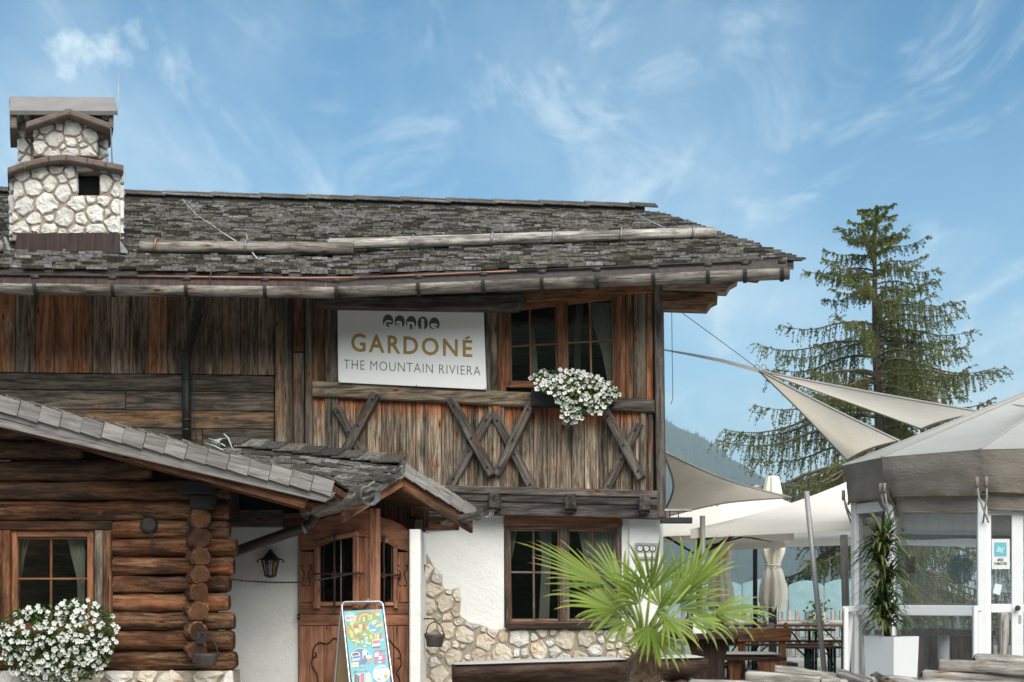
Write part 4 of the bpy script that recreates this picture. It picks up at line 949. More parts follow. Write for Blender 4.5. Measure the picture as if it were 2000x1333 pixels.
leaf(DR, [('door_rail', [(736, 1009), (760, 1014), (782, 1024), (798, 1036), (798, 1078), (776, 1072), (760, 1062), (736, 1056)], 'x', 0), ('door_panel', [(776, 1079), (798, 1079), (798, 1177), (776, 1177)], 'z', -.006),
    ('door_rail', [(737, 1178), (798, 1178), (798, 1200), (737, 1200)], 'x', .004), ('door_rail', [(737, 1201), (798, 1201), (798, 1222), (737, 1222)], 'x', 0), ('door_panel', [(737, 1223), (768, 1223), (768, 1450), (737, 1450)], 'z', -.006), ('door_panel', [(769, 1223), (798, 1223), (798, 1450), (769, 1450)], 'z', -.006)])
def mould(pl, pts, wpx, off, th=.03, nm='window_moulding', m='w_door'):
    for (x0, y0), (x1, y1) in zip(pts, pts[1:]):
        d = Vector((x1 - x0, y1 - y0)).normalized(); n2 = Vector((-d.y, d.x)) * wpx / 2
        pl.quad(nm, [(x0 + n2.x, y0 + n2.y), (x1 + n2.x, y1 + n2.y), (x1 - n2.x, y1 - n2.y), (x0 - n2.x, y0 - n2.y)], off, th, M[m], door, pl.at(x1, y1) - pl.at(x0, y0), .004)
mould(DL, [(617, 1180), (617, 1068)], 9, .03); mould(DL, [(613, 1068), (645, 1052), (697, 1043)], 9, .032); mould(DL, [(693, 1048), (693, 1180)], 9, .03); mould(DL, [(610, 1180), (702, 1180)], 8, .04)
for x in (617, 693): DL.quad('corner_block', [(x - 5, 1174), (x + 5, 1174), (x + 5, 1189), (x - 5, 1189)], .05, .04, M['w_door'], door, 'z', .004)
mould(DR, [(772, 1180), (772, 1070)], 8, .03); mould(DR, [(774, 1068), (760, 1058), (737, 1053)], 8, .032); mould(DR, [(737, 1180), (776, 1180)], 7, .04)
DR.quad('corner_block', [(769, 1174), (777, 1174), (777, 1189), (769, 1189)], .05, .04, M['w_door'], door, 'z', .004)
DL.quad('pane', [(620, 1178), (620, 1066), (650, 1053), (690, 1047), (690, 1178)], -.02, .005, M['glass_door'], door, 'x', 0)
mould(DL, [(622, 1178), (622, 1066)], 3, .0, .02, 'glazing_bar', 'zinc')
DR.quad('pane', [(737, 1178), (737, 1056), (758, 1060), (769, 1070), (769, 1178)], -.02, .005, M['glass_door'], door, 'x', 0)
mould(DR, [(765, 1178), (765, 1066)], 2.5, .0, .02, 'glazing_bar', 'w_framegrey')
def wrought(pl, xv, x0, x1, y0, y1, yh, parent, extra=None):
    ir = part('window_grille', parent)
    tube('grille_bar', [pl.at(xv, y0, .05), pl.at(xv, y0, .075), pl.at(xv - .5, (y0 + yh) / 2, .08), pl.at(xv + .5, yh + 10, .08), pl.at(xv, y1, .075), pl.at(xv + 1, y1 + 2, .05)], .011, M['tarn'], ir, 6)
    tube('grille_bar', [pl.at(x0, yh, .05), pl.at(x0 + 1, yh, .072), pl.at((x0 + x1) / 2, yh + .6, .07), pl.at(x1 - 1, yh, .072), pl.at(x1, yh, .05)], .009, M['tarn'], ir, 6)
    tube('grille_ring', [pl.at(xv + 4 * math.cos(a), yh + 1 + 5 * math.sin(a), .085) for a in [k * .6 for k in range(10)]], .009, M['tarn'], ir, 6)
    for q in ((xv, y0), (xv, y1 + 2), (x0, yh), (x1, yh)): tube('grille_boss', [pl.at(q[0], q[1], .03), pl.at(q[0], q[1], .085)], .017, M['iron'], ir, 8)
    if extra: tube('grille_bar', [pl.at(extra, y0 + 12, .0), pl.at(extra, y1 - 12, .0)], .006, M['steel'], ir, 6)
wrought(DL, 653, 609, 707, 1043, 1190, 1121, door, 666); wrought(DR, 750, 738, 781, 1049, 1186, 1123, door)
def carve(pl, pts, off=.003, r=.006):
    sm = []
    for i in range(len(pts) - 1):
        p0, p1, p2, p3 = pts[max(i - 1, 0)], pts[i], pts[i + 1], pts[min(i + 2, len(pts) - 1)]
        for k in range(5):
            t = k / 5; sm.append(tuple(.5 * (2 * p1[a] + (p2[a] - p0[a]) * t + (2 * p0[a] - 5 * p1[a] + 4 * p2[a] - p3[a]) * t * t + (3 * p1[a] - p0[a] - 3 * p2[a] + p3[a]) * t ** 3) for a in (0, 1)))
    sm.append(pts[-1])
    tube('carving', [pl.at(x, y, off) for x, y in sm], r, M['w_doorcarve'], door, 5)
for pl, cx, sgn, off in ((DL, 598, 1, -.002), (DR, 786, 1, -.002)):
    for sg_ in (-1, 1):
        carve(pl, [(cx + sg_ * 6, 1107), (cx + sg_ * 9, 1104), (cx + sg_ * 10, 1111), (cx + sg_ * 4, 1119), (cx + sg_ * 5, 1128), (cx + sg_ * 8, 1138), (cx + sg_ * 6, 1145), (cx + sg_ * 2, 1143)], off, .0045)
carve(DL, [(660, 1252), (652, 1247), (640, 1258), (624, 1256), (613, 1266), (611, 1283), (618, 1282), (616, 1274)], .0, .007); carve(DL, [(611, 1283), (609, 1300), (619, 1318), (620, 1340), (612, 1360)], .0, .007)
carve(DR, [(742, 1252), (758, 1249), (770, 1262), (780, 1272), (782, 1284), (776, 1286)], .0, .006); carve(DR, [(782, 1284), (783, 1300), (774, 1314), (780, 1326), (782, 1345)], .0, .006)
tube('door_handle', [DL.at(722, 1172, .02), DL.at(718, 1174, .06), DL.at(708, 1182, .07), DL.at(700, 1196, .05)], .02, M['w_tan'], door, 8)
for y in (1200, 1206): DL.quad('hinge', [(580, y), (584, y), (584, y + 4), (580, y + 4)], .02, .03, M['iron'], door, 'z', .002)

# ------------------------------------------------------------------ log cabin
cab = thing('log_cabin', 'log cabin annex of orange brown stacked logs with silver shingled verge', 'cabin', (-4, 12.1, G))
YC = 12.0; PK = Plane((-5, YC), (0, YC)); PKl = YC
LM = [M['w_log'], M['w_end']]; LD = [M['w_logdark'], M['w_end']]
rws = [822, 861, 900, 940, 979, 1017, 1051.5, 1088, 1124, 1160, 1195.5, 1232, 1271.6, 1310]
ends = [90, 165, 300, 450, 449, 451, 464, 456, 451, 448, 459, 456, 462]
for i, (a, b) in enumerate(zip(rws, rws[1:])):
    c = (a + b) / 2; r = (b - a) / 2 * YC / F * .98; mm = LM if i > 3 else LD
    spans = [(-160, ends[i])] if (i < 5 or i > 10) else [(-160, -2), (214, ends[i])]
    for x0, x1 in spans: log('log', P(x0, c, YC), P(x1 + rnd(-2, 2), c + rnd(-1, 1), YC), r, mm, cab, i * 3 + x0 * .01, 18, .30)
for i, (x, y, r) in enumerate(((392, 1014, 21), (389, 1050, 23), (392, 1086, 20), (390, 1122, 20), (390, 1158, 20), (389, 1194, 21), (388, 1233, 20), (385, 1272, 21))):
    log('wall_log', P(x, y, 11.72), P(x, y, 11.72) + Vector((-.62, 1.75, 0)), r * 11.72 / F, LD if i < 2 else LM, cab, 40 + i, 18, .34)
prism('cabin_core', [Vector((P(-160, 0, 12.1).x, 12.1, G)), Vector((P(20, 0, 12.1).x, 12.1, G)), Vector((P(20, 0, 12.1).x, 12.1, 2.4)), Vector((P(-160, 0, 12.1).x, 12.1, 2.4))], Vector((0, -1, 0)), .06, M['w_charcoal'], cab, None, 0)
prism('cabin_core', [P(186, 1330, 12.1), P(395, 1330, 12.1), P(395, 930, 12.1), P(186, 880, 12.1)], Vector((0, -1, 0)), .06, M['w_charcoal'], cab, None, 0)
prism('cabin_core', [P(20, 1036, 12.1), P(186, 1036, 12.1), P(186, 880, 12.1), P(20, 845, 12.1)], Vector((0, -1, 0)), .06, M['w_charcoal'], cab, None, 0)
prism('cabin_back', [Vector((-5.2, 13.3, G)), Vector((-2.75, 13.3, G)), Vector((-2.75, 13.3, 2.4)), Vector((-5.2, 13.3, 2.8))], Vector((0, -1, 0)), .06, M['w_logdark'], cab, None, 0)
for poly, off in (([(347, 938), (412, 938), (412, 965), (347, 965)], .30), ([(370, 966), (413, 966), (413, 995), (370, 995)], .28)): PK.quad('beam_end', poly, off, 1.2, M['w_charcoal'], cab, Vector((0, 1, 0)), .015)
# stone plinth of the cabin
pk = part('stone_plinth', cab); reg = [(-150, 1311), (455, 1311), (462, 1450), (-150, 1450)]
PK.quad('mortar_bed', reg, .06, .3, M['mortar'], pk, 'x', .01)
stones(PK, to_uv(PK, reg, .06), .04, .13, .06, .035, pk, [M['stone'], M['stone_w']], .012, 2000)
# window
PK.quad('window_post', [(-2, 1036), (19, 1036), (19, 1240), (-2, 1240)], .10, .16, M['w_log'], cab, 'z', .008)
PK.quad('window_post', [(184, 1036), (200, 1036), (200, 1240), (184, 1240)], .085, .16, M['w_post'], cab, 'z', .006)
PK.quad('window_post', [(200.5, 1036), (217, 1036), (217, 1240), (200.5, 1240)], .10, .16, M['w_log'], cab, 'z', .01)
PK.quad('window_header', [(-40, 1018), (217, 1018), (217, 1035.5), (-40, 1035.5)], .09, .14, M['w_logdark'], cab, 'x', .008)
window(PK, [(20, 1036), (183, 1036), (183, 1236), (20, 1236)], .05, cab, [(.05, .95, [.485])], [.475], 'w_frame', 13, 8, 4)
PK.quad('window_sill', [(14, 1233), (190, 1233), (190, 1240), (14, 1240)], .16, .2, M['w_log'], cab, 'x', .004)
curtain(PK, [(132, 166, 1052), (140, 166, 1090), (150, 166, 1130), (154, 166, 1232)], None, -.13, 'sheer white curtain tied back on the right of the cabin window', folds=5)
curtain(PK, [(36, 58, 1052), (36, 48, 1090), (36, 42, 1130)], None, -.13, 'sheer white curtain corner on the left of the cabin window', folds=3)
# roof of the cabin
cr = part('cabin_roof', cab); YV = 11.3
V0, V1 = P(-120, 746, YV), P(655, 941, YV); vd = V1 - V0
dk = [V0, V1, V1 + Vector((.0, 2.0, 0)), V0 + Vector((0, 2.75, 0))]; kn = vd.cross(Vector((0, 1, 0))).normalized(); kn = kn if kn.z > 0 else -kn
prism('roof_deck', [q - kn * .03 for q in dk], kn, .05, M['w_soffit'], cr, vd, 0)
for i in range(18):
    a, b = i / 18, (i + 1.35) / 18
    a_, b_ = V0 + vd * a, V0 + vd * min(b, 1)
    prism('roof_course', [a_ + kn * (.035 + .0), b_ + kn * .012, b_ + Vector((0, 2.0, 0)) + kn * .012, a_ + Vector((0, 2.0, 0)) + kn * .035], kn, .018, M['shingle_b'], cr, vd, 0)
fn = Vector((0, -1, 0))
verge(V0 + fn * .02, V1 + fn * .02, 19, .125, cr, M['w_verge'], fn)
zv = Vector((0, 0, 1)); bw = [V0 - zv * .11, V1 - zv * .085, V1 - zv * .135 + vd.normalized() * -.03, V1 - zv * .185 + vd.normalized() * -.09, V0 - zv * .245]
prism('bargeboard', [q + fn * .0 for q in bw], fn, .05, M['w_verge'], cr, vd, .006)
for i in range(5):
    o0 = .06 + i * .125
    q = [V0 + Vector((0, o0, -.10)), V1 + Vector((-.05, o0, -.10)), V1 + Vector((-.05, o0 + .118, -.10)), V0 + Vector((0, o0 + .118, -.10))]
    prism('soffit_board', [k - kn * (.012 * (i % 2)) for k in q], -kn, .02, M['w_soffit'], cr, vd, .004)
for o0, h in ((.10, .15), (.45, .16)): beam('verge_rafter', V0 + Vector((0, o0, -h - .02)), V1 + Vector((-.25, o0, -h - .02)), .07, .08, M['w_soffit'], cr, kn)
# ------------------------------------------------------------------ small things on the walls
def text_verts(s, spacing=1.0, bold=0.0):
    cu = bpy.data.curves.new('t', 'FONT'); cu.body = s; cu.size = 1; cu.space_character = spacing; cu.offset = bold; cu.resolution_u = 3; cu.fill_mode = 'FRONT'
    ob = bpy.data.objects.new('t', cu); COL.objects.link(ob); dg = bpy.context.evaluated_depsgraph_get(); me = bpy.data.meshes.new_from_object(ob.evaluated_get(dg))
    v = [p.co.copy() for p in me.vertices]; f = [tuple(p.vertices) for p in me.polygons]
    bpy.data.objects.remove(ob); bpy.data.meshes.remove(me); bpy.data.curves.remove(cu); return v, f
def text_on(name, s, at, m, parent, spacing=1.0, bold=0.0, y0=None, y1=None, words=1):
    """flat lettering stretched over at(u, v), u, v in 0..1 (v down)"""
    v, f = text_verts(s, spacing, bold); xs = [p.x for p in v]; ys = [p.y for p in v]; lo, hi = min(xs), max(xs)
    b, t = (min(ys) if y0 is None else y0), (max(ys) if y1 is None else y1)
    if words > 1:                                # one object per word: cut at the widest gaps
        iv = sorted((min(v[i].x for i in q), max(v[i].x for i in q)) for q in f); end = iv[0][1]; gaps = []
        for a, b_ in iv[1:]:
            if a > end: gaps.append((a - end, (a + end) / 2))
            end = max(end, b_)
        cuts = sorted(g[1] for g in sorted(gaps)[-(words - 1):]) + [1e9]; prev = -1e9
        for c_ in cuts:
            fs_ = [q for q in f if prev < v[q[0]].x < c_]; used = sorted({i for q in fs_ for i in q}); ix = {k: n for n, k in enumerate(used)}
            mk(name, [at((v[i].x - lo) / (hi - lo), 1 - (v[i].y - b) / (t - b)) for i in used], [tuple(ix[i] for i in q) for q in fs_], m, parent); prev = c_
        return
    return mk(name, [at((p.x - lo) / (hi - lo), 1 - (p.y - b) / (t - b)) for p in v], f, m, parent)
def zs(x, y): return (640 + x / 5.797, 560 + y / 5.797)
SO = .11
sg_ = thing('signboard', 'white signboard lettered GARDONÉ THE MOUNTAIN RIVIERA in gold and grey', 'sign', PR.at(803, 755, SO))
PR.quad('board', [zs(110, 238), zs(1763, 262), zs(1797, 1168), zs(118, 1085)], SO, .02, M['sign'], sg_, 'x', .002)
def zq(tl, tr, br, bl, off): return lambda u, v: PR.at(*bil([zs(*tl), zs(*tr), zs(*br), zs(*bl)], u, v), off)
text_on('lettering', 'GARDONE', zq((265, 525), (1637, 607), (1637, 803), (265, 738), SO + .002), M['ink_gold'], sg_, 1.22, .018)
PR.quad('accent', [zs(1555, 578), zs(1605, 557), zs(1612, 583), zs(1560, 601)], SO + .003, .002, M['ink_gold'], sg_, 'x', 0)
text_on('lettering', 'THE MOUNTAIN RIVIERA', zq((182, 826), (1730, 905), (1730, 1008), (182, 932), SO + .002), M['ink_slate'], sg_, 1.12, -.012, words=3)
for cxy, chh, sx in (((683, 390), 'G', 1), ((815, 399), 'a', 1), ((945, 408), 'n', 1), ((1077, 415), 'i', .45), ((1207, 425), 's', 1)):
    n = 28; pts = [zs(cxy[0] + 59 * math.cos(a), cxy[1] + 75 * math.sin(a)) for a in [k * 6.2832 / n for k in range(n)]]
    o = mk('emblem', [PR.at(x, y, SO + .002) for x, y in pts], [tuple(range(n))[::-1]], M['ink_grey'], sg_)
    x0, x1 = cxy[0] - 44 * sx, cxy[0] + 40 * sx; yt, yb = (cxy[1] - 12, cxy[1] + 84) if chh != 'i' else (cxy[1] - 52, cxy[1] + 84)
    text_on('emblem_letter', chh, zq((x0, yt), (x1, yt + 4), (x1, yb + 4), (x0, yb), SO + .004), M['sign'], o, 1, .03)
for q in ((115, 250), (812, 252), (1757, 275), (1785, 1156), (128, 1075), (1005, 1122)): c = PR.at(*zs(*q), SO); tube('screw', [c, c + PR.n * .004], .006, M['iron'], sg_, 6)
# petunias
def petunia_mesh():
    v = [(0, 0, -.006)]; f = []; mi = []; n = 15
    for k in range(n):
        a = 2 * math.pi * k / n; v.append((.22 * math.cos(a) * .03 / .22 * .20, .03 * .20 * math.sin(a), -.002))
    for k in range(n):
        a = 2 * math.pi * k / n; r = .03 * (.86 + .14 * math.cos(5 * a)); v.append((r * math.cos(a), r * math.sin(a), .006 * math.cos(5 * a + 1) + .004))
    for k in range(n):
        j = (k + 1) % n; f.append((0, 1 + k, 1 + j)); mi.append(1); f.append((1 + k, 1 + n + k, 1 + n + j, 1 + j)); mi.append(0)
    me = bpy.data.meshes.new('flower'); me.from_pydata(v, [], f); me.materials.append(M['petal']); me.materials.append(M['petal_c']); me.polygons.foreach_set('material_index', mi); return me
PET = petunia_mesh()
def flower_box(label, poly, box, Yb, bulge, nfl, nlf, fs=1.0, grp=None):
    xs = [p[0] for p in poly]; ys = [p[1] for p in poly]; cx, cy = sum(xs) / len(xs), sum(ys) / len(ys); w2 = (max(xs) - min(xs)) / 2; h2 = (max(ys) - min(ys)) / 2
    t = thing('flower_box', label, 'flower box', P((box[0] + box[2]) / 2, box[3], Yb))
    q = [P(box[0], box[1], Yb), P(box[2], box[1], Yb), P(box[2], box[3], Yb), P(box[0], box[3], Yb)]
    prism('box', q, fn, .2, M['w_charcoal'], t, None, .006)
    def pick(front):
        while True:
            x, y = rnd(min(xs), max(xs)), rnd(min(ys), max(ys))
            if not inside((x, y), poly): continue
            u, v_ = (x - cx) / w2, (y - cy) / h2; d = math.sqrt(max(0, 1 - min(1, u * u * .8 + v_ * v_ * .8)))
            return x, y, Yb - .03 - bulge * d * (rnd(.82, 1.05) if front else rnd(.35, 1.08)), u, v_
    mb = MB()
    for i in range(nlf):
        x, y, Y, u, v_ = pick(False); c = P(x, y, Y); s = rnd(.012, .024); d = Vector((rnd(-1, 1), rnd(-1, .3), rnd(-.8, 1))).normalized(); e = d.cross(Vector((rnd(-1, 1), rnd(-1, 1), rnd(-1, 1)))).normalized()
        mb.add([c - d * s, c + e * s * .5, c + d * s, c - e * s * .5], [(0, 1, 2, 3)], 0, random.random())
    for i in range(26):
        x, y, Y, u, v_ = pick(False); c = P(x, y, Y); p0 = P(lerp(x, cx, .5), lerp(y, cy, .6), Yb - .02); g = g_tube([p0, (p0 + c) / 2 + Vector((0, -.03, .02)), c], .003, 4, False); mb.add(g[0], g[1], 0, .3)
    mb.build('foliage', M['petunia_leaf'], t, rnd=True)
    pl = []; k = 0
    while len(pl) < nfl and k < 12000:
        k += 1; x, y, Y, u, v_ = pick(True)
        if noise.noise(Vector((x * .045, y * .045, box[0]))) + rnd(-.3, .5) < 0: continue
        if all((x - a) ** 2 + (y - b) ** 2 > 50 for a, b in pl):
            pl.append((x, y)); n = Vector((u * .6 + rnd(-.75, .75), -1, -v_ * .4 + .35 + rnd(-.7, .7))).normalized()
            fr = frame(P(x, y, Y), Vector((rnd(.3, 1), 0, rnd(-1, 1))), n); s = fs * rnd(.68, 1.15)
            o = bpy.data.objects.new('flower', PET); link(o, t, fr @ Matrix.Scale(s, 4))
    return t
flower_box('black window box spilling white petunias below the upper timber window', [(1034, 740), (1052, 722), (1100, 722), (1150, 728), (1180, 742), (1206, 758), (1212, 776), (1192, 790), (1180, 806), (1150, 812), (1118, 828), (1096, 828), (1098, 800), (1082, 776), (1050, 762)], (1038, 758, 1200, 792), 13.30, .20, 112, 1700, 1.0)
flower_box('window box under the log cabin window covered in white petunias', [(0, 1210), (38, 1188), (100, 1182), (150, 1168), (190, 1172), (224, 1205), (230, 1232), (226, 1262), (212, 1300), (190, 1326), (120, 1332), (40, 1328), (8, 1300), (-8, 1260), (-10, 1225)], (6, 1238, 206, 1285), 11.78, .26, 205, 2800, .95)
# lanterns
def lantern(px, py, s, Y, label):
    """s = half width in metres; hexagonal iron lantern on a wall"""
    c = P(px, py, Y); t = thing('wall_lantern', label, 'lantern', c)
    def ring(z, r, k=6, ph=.0): return [c + Vector((r * math.cos(ph + 2 * math.pi * j / k), r * math.sin(ph + 2 * math.pi * j / k), z)) for j in range(k)]
    def lath(name, prof, m, sm=False):
        v = []; f = []
        for z, r in prof: v += ring(z, max(r, .001))
        for i in range(len(prof) - 1):
            for j in range(6): f.append((i * 6 + j, i * 6 + (j + 1) % 6, i * 6 + 6 + (j + 1) % 6, i * 6 + 6 + j))
        return mk(name, v, f, m, t, None, sm)
    lath('roof', [(s * 1.15, s * .08), (s * 1.05, s * .14), (s * .45, s * .62), (s * .3, s * 1.02), (s * .24, s * 1.02), (s * .26, s * .7)], M['iron'])
    lath('glass', [(s * .22, s * .66), (-s * 1.05, s * .42)], M['glass'])
    lath('base', [(-s * 1.02, s * .48), (-s * 1.1, s * .5), (-s * 1.2, s * .3), (-s * 1.25, s * .05)], M['iron'])
    for j in range(6):
        a = 2 * math.pi * j / 6; d = Vector((math.cos(a), math.sin(a), 0)); tube('glazing_bar', [c + d * s * .7 + Vector((0, 0, s * .24)), c + d * s * .44 + Vector((0, 0, -s * 1.08))], s * .05, M['iron'], t, 5)
        tube('scroll', [c + d * s * 1.0 + Vector((0, 0, s * .26)), c + d * s * 1.12 + Vector((0, 0, s * .12)), c + d * s * .98 + Vector((0, 0, s * .02))], s * .06, M['iron'], t, 5)
    tube('bulb', [c + Vector((0, 0, s * .1)), c + Vector((0, 0, -s * .1)), c + Vector((0, 0, -s * .4)), c + Vector((0, 0, -s * .5))], [s * .06, s * .2, s * .2, s * .05], M['pot'], t, 8)
    tube('bracket', [c + Vector((0, 0, s * 1.0)), c + Vector((0, .06, s * 1.0)), c + Vector((0, .14, s * .8)), c + Vector((0, .2, s * .2))], s * .1, M['iron'], t, 6)
lantern(528, 1100, .112, 13.16, 'black iron wall lantern on the white plaster left of the door')
lantern(820, 1110, .075, 13.6, 'black iron wall lantern half hidden behind the plaster door pillar')
# hanging kettles used as ashtrays
def kettle(px, py, wpx, hpx, Y, label):
    r = wpx / 2 * Y / F; h = hpx * Y / F; c = P(px, py + hpx, Y); t = thing('iron_kettle', label, 'kettle', c); v = []; f = []; n = 18
    prof = [(0, .0), (0, r * .74), (h * .08, r * .8), (h * .8, r * .95), (h, r), (h, r * .94), (h * .8, r * .88), (h * .15, r * .7), (h * .15, 0)]
    for z, rr in prof: v += [c + Vector((rr * math.cos(2 * math.pi * j / n), rr * .62 * math.sin(2 * math.pi * j / n), z)) for j in range(n)]
    for i in range(len(prof) - 1):
        for j in range(n): f.append((i * n + j, i * n + (j + 1) % n, i * n + n + (j + 1) % n, i * n + n + j))
    mk('pot', v, f, M['iron_b'], t, None, True)
    tube('handle', [c + Vector((r * .92 * math.cos(a), 0, h * .85 + r * 1.5 * math.sin(a))) for a in [k * math.pi / 12 for k in range(13)]], .006, M['iron'], t, 6)
    for s_ in (-1, 1): tube('lug', [c + Vector((s_ * r * .9, -.0, h * .7)), c + Vector((s_ * r * 1.0, 0, h * 1.1))], .01, M['iron'], t, 6)
    return t
k = kettle(402, 1277, 50, 24, 11.58, 'dark iron kettle hanging on the log ends of the cabin corner')
beam('hook_plate', P(393, 1234, 11.71), P(393, 1258, 11.71), .08, .02, M['iron'], k, Vector((0, -1, 0))); tube('hook', [P(393, 1240, 11.70), P(398, 1240, 11.6), P(402, 1243, 11.58)], .006, M['iron'], k, 6)
k = kettle(849, 1240, 38, 24, 13.55, 'dark iron kettle hanging on a bracket before the stone wall by the door')
tube('hook', [P(816, 1209, 13.5), P(847, 1209, 13.55), P(850, 1216, 13.55)], .007, M['iron'], k, 6)
t = thing('iron_door_pull', 'round iron plate with a ring of chain on the cabin logs', 'ornament', P(291, 1028, 11.88))
tube('plate', [P(291, 1026, 11.92), P(291, 1026, 11.89), P(291, 1026, 11.88)], [.075, .07, .045], M['iron'], t, 14)
def chain(name, pts, parent, m, r=.0035, lk=.022):
    mb = MB(); L = [0]
    for a, b in zip(pts, pts[1:]): L.append(L[-1] + (b - a).length)
    n = int(L[-1] / (lk * .78)); 
    for i in range(n):
        d = L[-1] * (i + .5) / n; k = 0
        while L[k + 1] < d: k += 1
        c = pts[k].lerp(pts[k + 1], (d - L[k]) / (L[k + 1] - L[k])); x = (pts[k + 1] - pts[k]).normalized(); s = x.cross(Vector((0, 0, 1)) if i % 2 else Vector((0, .7, .7))).normalized()
        ring = [c + x * math.cos(a) * lk * .55 + s * math.sin(a) * lk * .32 for a in [q * math.pi / 4 for q in range(9)]]
        g = g_tube(ring, r, 4, False); mb.add(g[0], g[1])
    return mb.build(name, m, parent, None, True)
chain('pull_chain', [P(293, 1036, 11.86), P(296, 1052, 11.86), P(296, 1074, 11.87)], t, M['iron'], .004, .03)
c = chain('barrier_chain', [P(446, 1131, 11.95), P(480, 1135, 12.1), P(530, 1138, 12.3), P(580, 1138, 12.55), P(630, 1132, 12.75), P(670, 1125, 12.85), P(700, 1118, 12.9)], None, M['iron_b'], .005, .028)
tag(c, 'thin rusty chain strung from the log cabin to the open door leaf', 'chain')
# rolled pole with cable on the cabin roof
t = thing('roof_pole', 'short pole wrapped with grey cable on the cabin roof edge', 'pole', P(440, 875, 11.7))
tube('pole', [P(418, 868, 12.1), P(438, 866, 11.6)], .042, M['w_silver'], t, 12); tube('pole_end', [P(438, 866, 11.6), P(438.6, 866, 11.59)], .038, M['w_charcoal'], t, 12)
for q in ([P(408, 857, 11.7), P(425, 863, 11.6), P(440, 872, 11.56)], [P(437, 848, 11.6), P(446, 856, 11.57), P(452, 872, 11.57), P(458, 886, 11.6)], [P(400, 866, 11.7), P(420, 872, 11.58), P(436, 880, 11.56)]): tube('cable', q, .006, M['cable'], t, 6)
# weather station and heater on the plaster
t = thing('weather_station', 'grey panel with three round white dials on the white plaster', 'weather station', PR.at(1262, 1090, -.12))
PR.quad('panel', [(1241, 1061), (1284, 1061), (1284, 1093), (1241, 1093)], -.10, .03, M['steel'], t, 'x', .003)
for x in (1250, 1262.5, 1275):
    d = mk('dial', [PR.at(x + 5.6 * math.cos(a), 1071.5 + 5.8 * math.sin(a), -.096) for a in [k * .314 for k in range(20)]], [tuple(range(20))[::-1]], M['pot'], t)
    tube('dial_rim', [PR.at(x + 5.8 * math.cos(a), 1071.5 + 6 * math.sin(a), -.096) for a in [k * .33 for k in range(20)]], .004, M['iron'], d, 4)
    PR.quad('needle', [(x - .4, 1072), (x + .4, 1072), (x + 2.4, 1067.5), (x + 2, 1067)], -.094, .001, M['black'], d, 'x', 0)
PR.quad('label_strip', [(1246, 1081), (1279, 1081), (1279, 1088), (1246, 1088)], -.097, .002, M['pot'], t, 'x', 0)
t = thing('patio_heater', 'black bar heater hung from a batten at the house corner', 'heater', P(1320, 1024, 13.3))
beam('heater_bar', P(1290, 1017, 13.3), P(1351, 1017, 13.3), .10, .055, M['black'], t); beam('batten', P(1290, 997, 13.3), P(1351, 997, 13.3), .04, .024, M['w_silver'], t)
for x in (1308, 1325): tube('hanger', [P(x, 998, 13.3), P(x, 1013, 13.3)], .005, M['iron'], t, 5)
# ------------------------------------------------------------------ folding ice cream board
t = thing('pavement_sign', 'folding aluminium pavement sign with a turquoise ice cream poster before the door', 'sign', P(720, 1400, 12.2))
def yy(py): return 12.42 - (py - 1175) / 240 * .33
def aq(px, py): return P(px, py, yy(py))
def row(y): return (664 + (y - 1176) * .128, 749 + (y - 1176) * .128)
fp = [aq(*p) for p in ((700, 1425), (683, 1333), (668, 1190), (668, 1182), (670, 1178), (674, 1176), (741, 1175), (745, 1177), (748, 1181), (749, 1190), (767, 1333), (779, 1425))]
tube('front_frame', fp, .0085, M['alu'], t, 8)
bp = [P(644, 1415, 12.75), P(654, 1333, 12.65), P(663, 1215, 12.5), P(667, 1186, 12.45), P(674, 1178, 12.44), P(741, 1177, 12.44), P(747, 1186, 12.45), P(735, 1405, 12.75)]
tube('rear_frame', bp, .008, M['alu'], t, 8)
prism('back_board', [P(668, 1205, 12.5), P(744, 1205, 12.5), P(728, 1405, 12.76), P(646, 1405, 12.76)], fn, .006, M['w_tan'], t, None, 0)
PQ = [aq(671, 1194), aq(746, 1190), aq(772, 1412), aq(697, 1414)]
pn = (PQ[1] - PQ[0]).cross(PQ[3] - PQ[0]).normalized(); pn = pn if pn.y < 0 else -pn
def pa(u, v, o=0.0): return PQ[0].lerp(PQ[1], u).lerp(PQ[3].lerp(PQ[2], u), v) + pn * o
COLS = {}
def ink(c):
    if c not in COLS: COLS[c] = plain('print_%d' % len(COLS), tuple(x * .82 + .09 for x in c), .45, nz=.03)
    return COLS[c]
TQ = (.10, .43, .50); GR = (.16, .36, .07); WH = (.72, .74, .74); RD = (.52, .06, .06); PK_ = (.58, .10, .22); YE = (.70, .52, .12); OR_ = (.62, .25, .06); BL = (.05, .14, .30); BR = (.10, .04, .025); LG = (.42, .55, .16); CR = (.66, .58, .38); LB = (.25, .55, .62)
pb = prism('poster', [pa(0, 0), pa(1, 0), pa(1, 1), pa(0, 1)], pn, .006, ink(TQ), t, None, 0)
lay_n = [0]
HV = (PQ[3] - PQ[0]).length / (PQ[1] - PQ[0]).length
def zp(x, y):     # zoomed-poster coordinates to (u, v)
    px, py = 640 + x / 7.287, 1150 + y / 7.287; v_ = (py - 1192) / 221; return ((px - (671.3 + v_ * 26)) / 75.3, v_)
def shp(pts, c, nm='print'):
    lay_n[0] += 1; o = .0012 + lay_n[0] * .00005; mk(nm, [pa(u, v, o) for u, v in pts], [tuple(range(len(pts)))], ink(c), pb)
def ell(x, y, rx, ry, c, a0=0.0, n=20):
    ca, sa = math.cos(a0), math.sin(a0); shp([zp(x + rx * math.cos(a) * ca - ry * math.sin(a) * sa, y + rx * math.cos(a) * sa + ry * math.sin(a) * ca) for a in [k * 6.2832 / n for k in range(n)]], c)
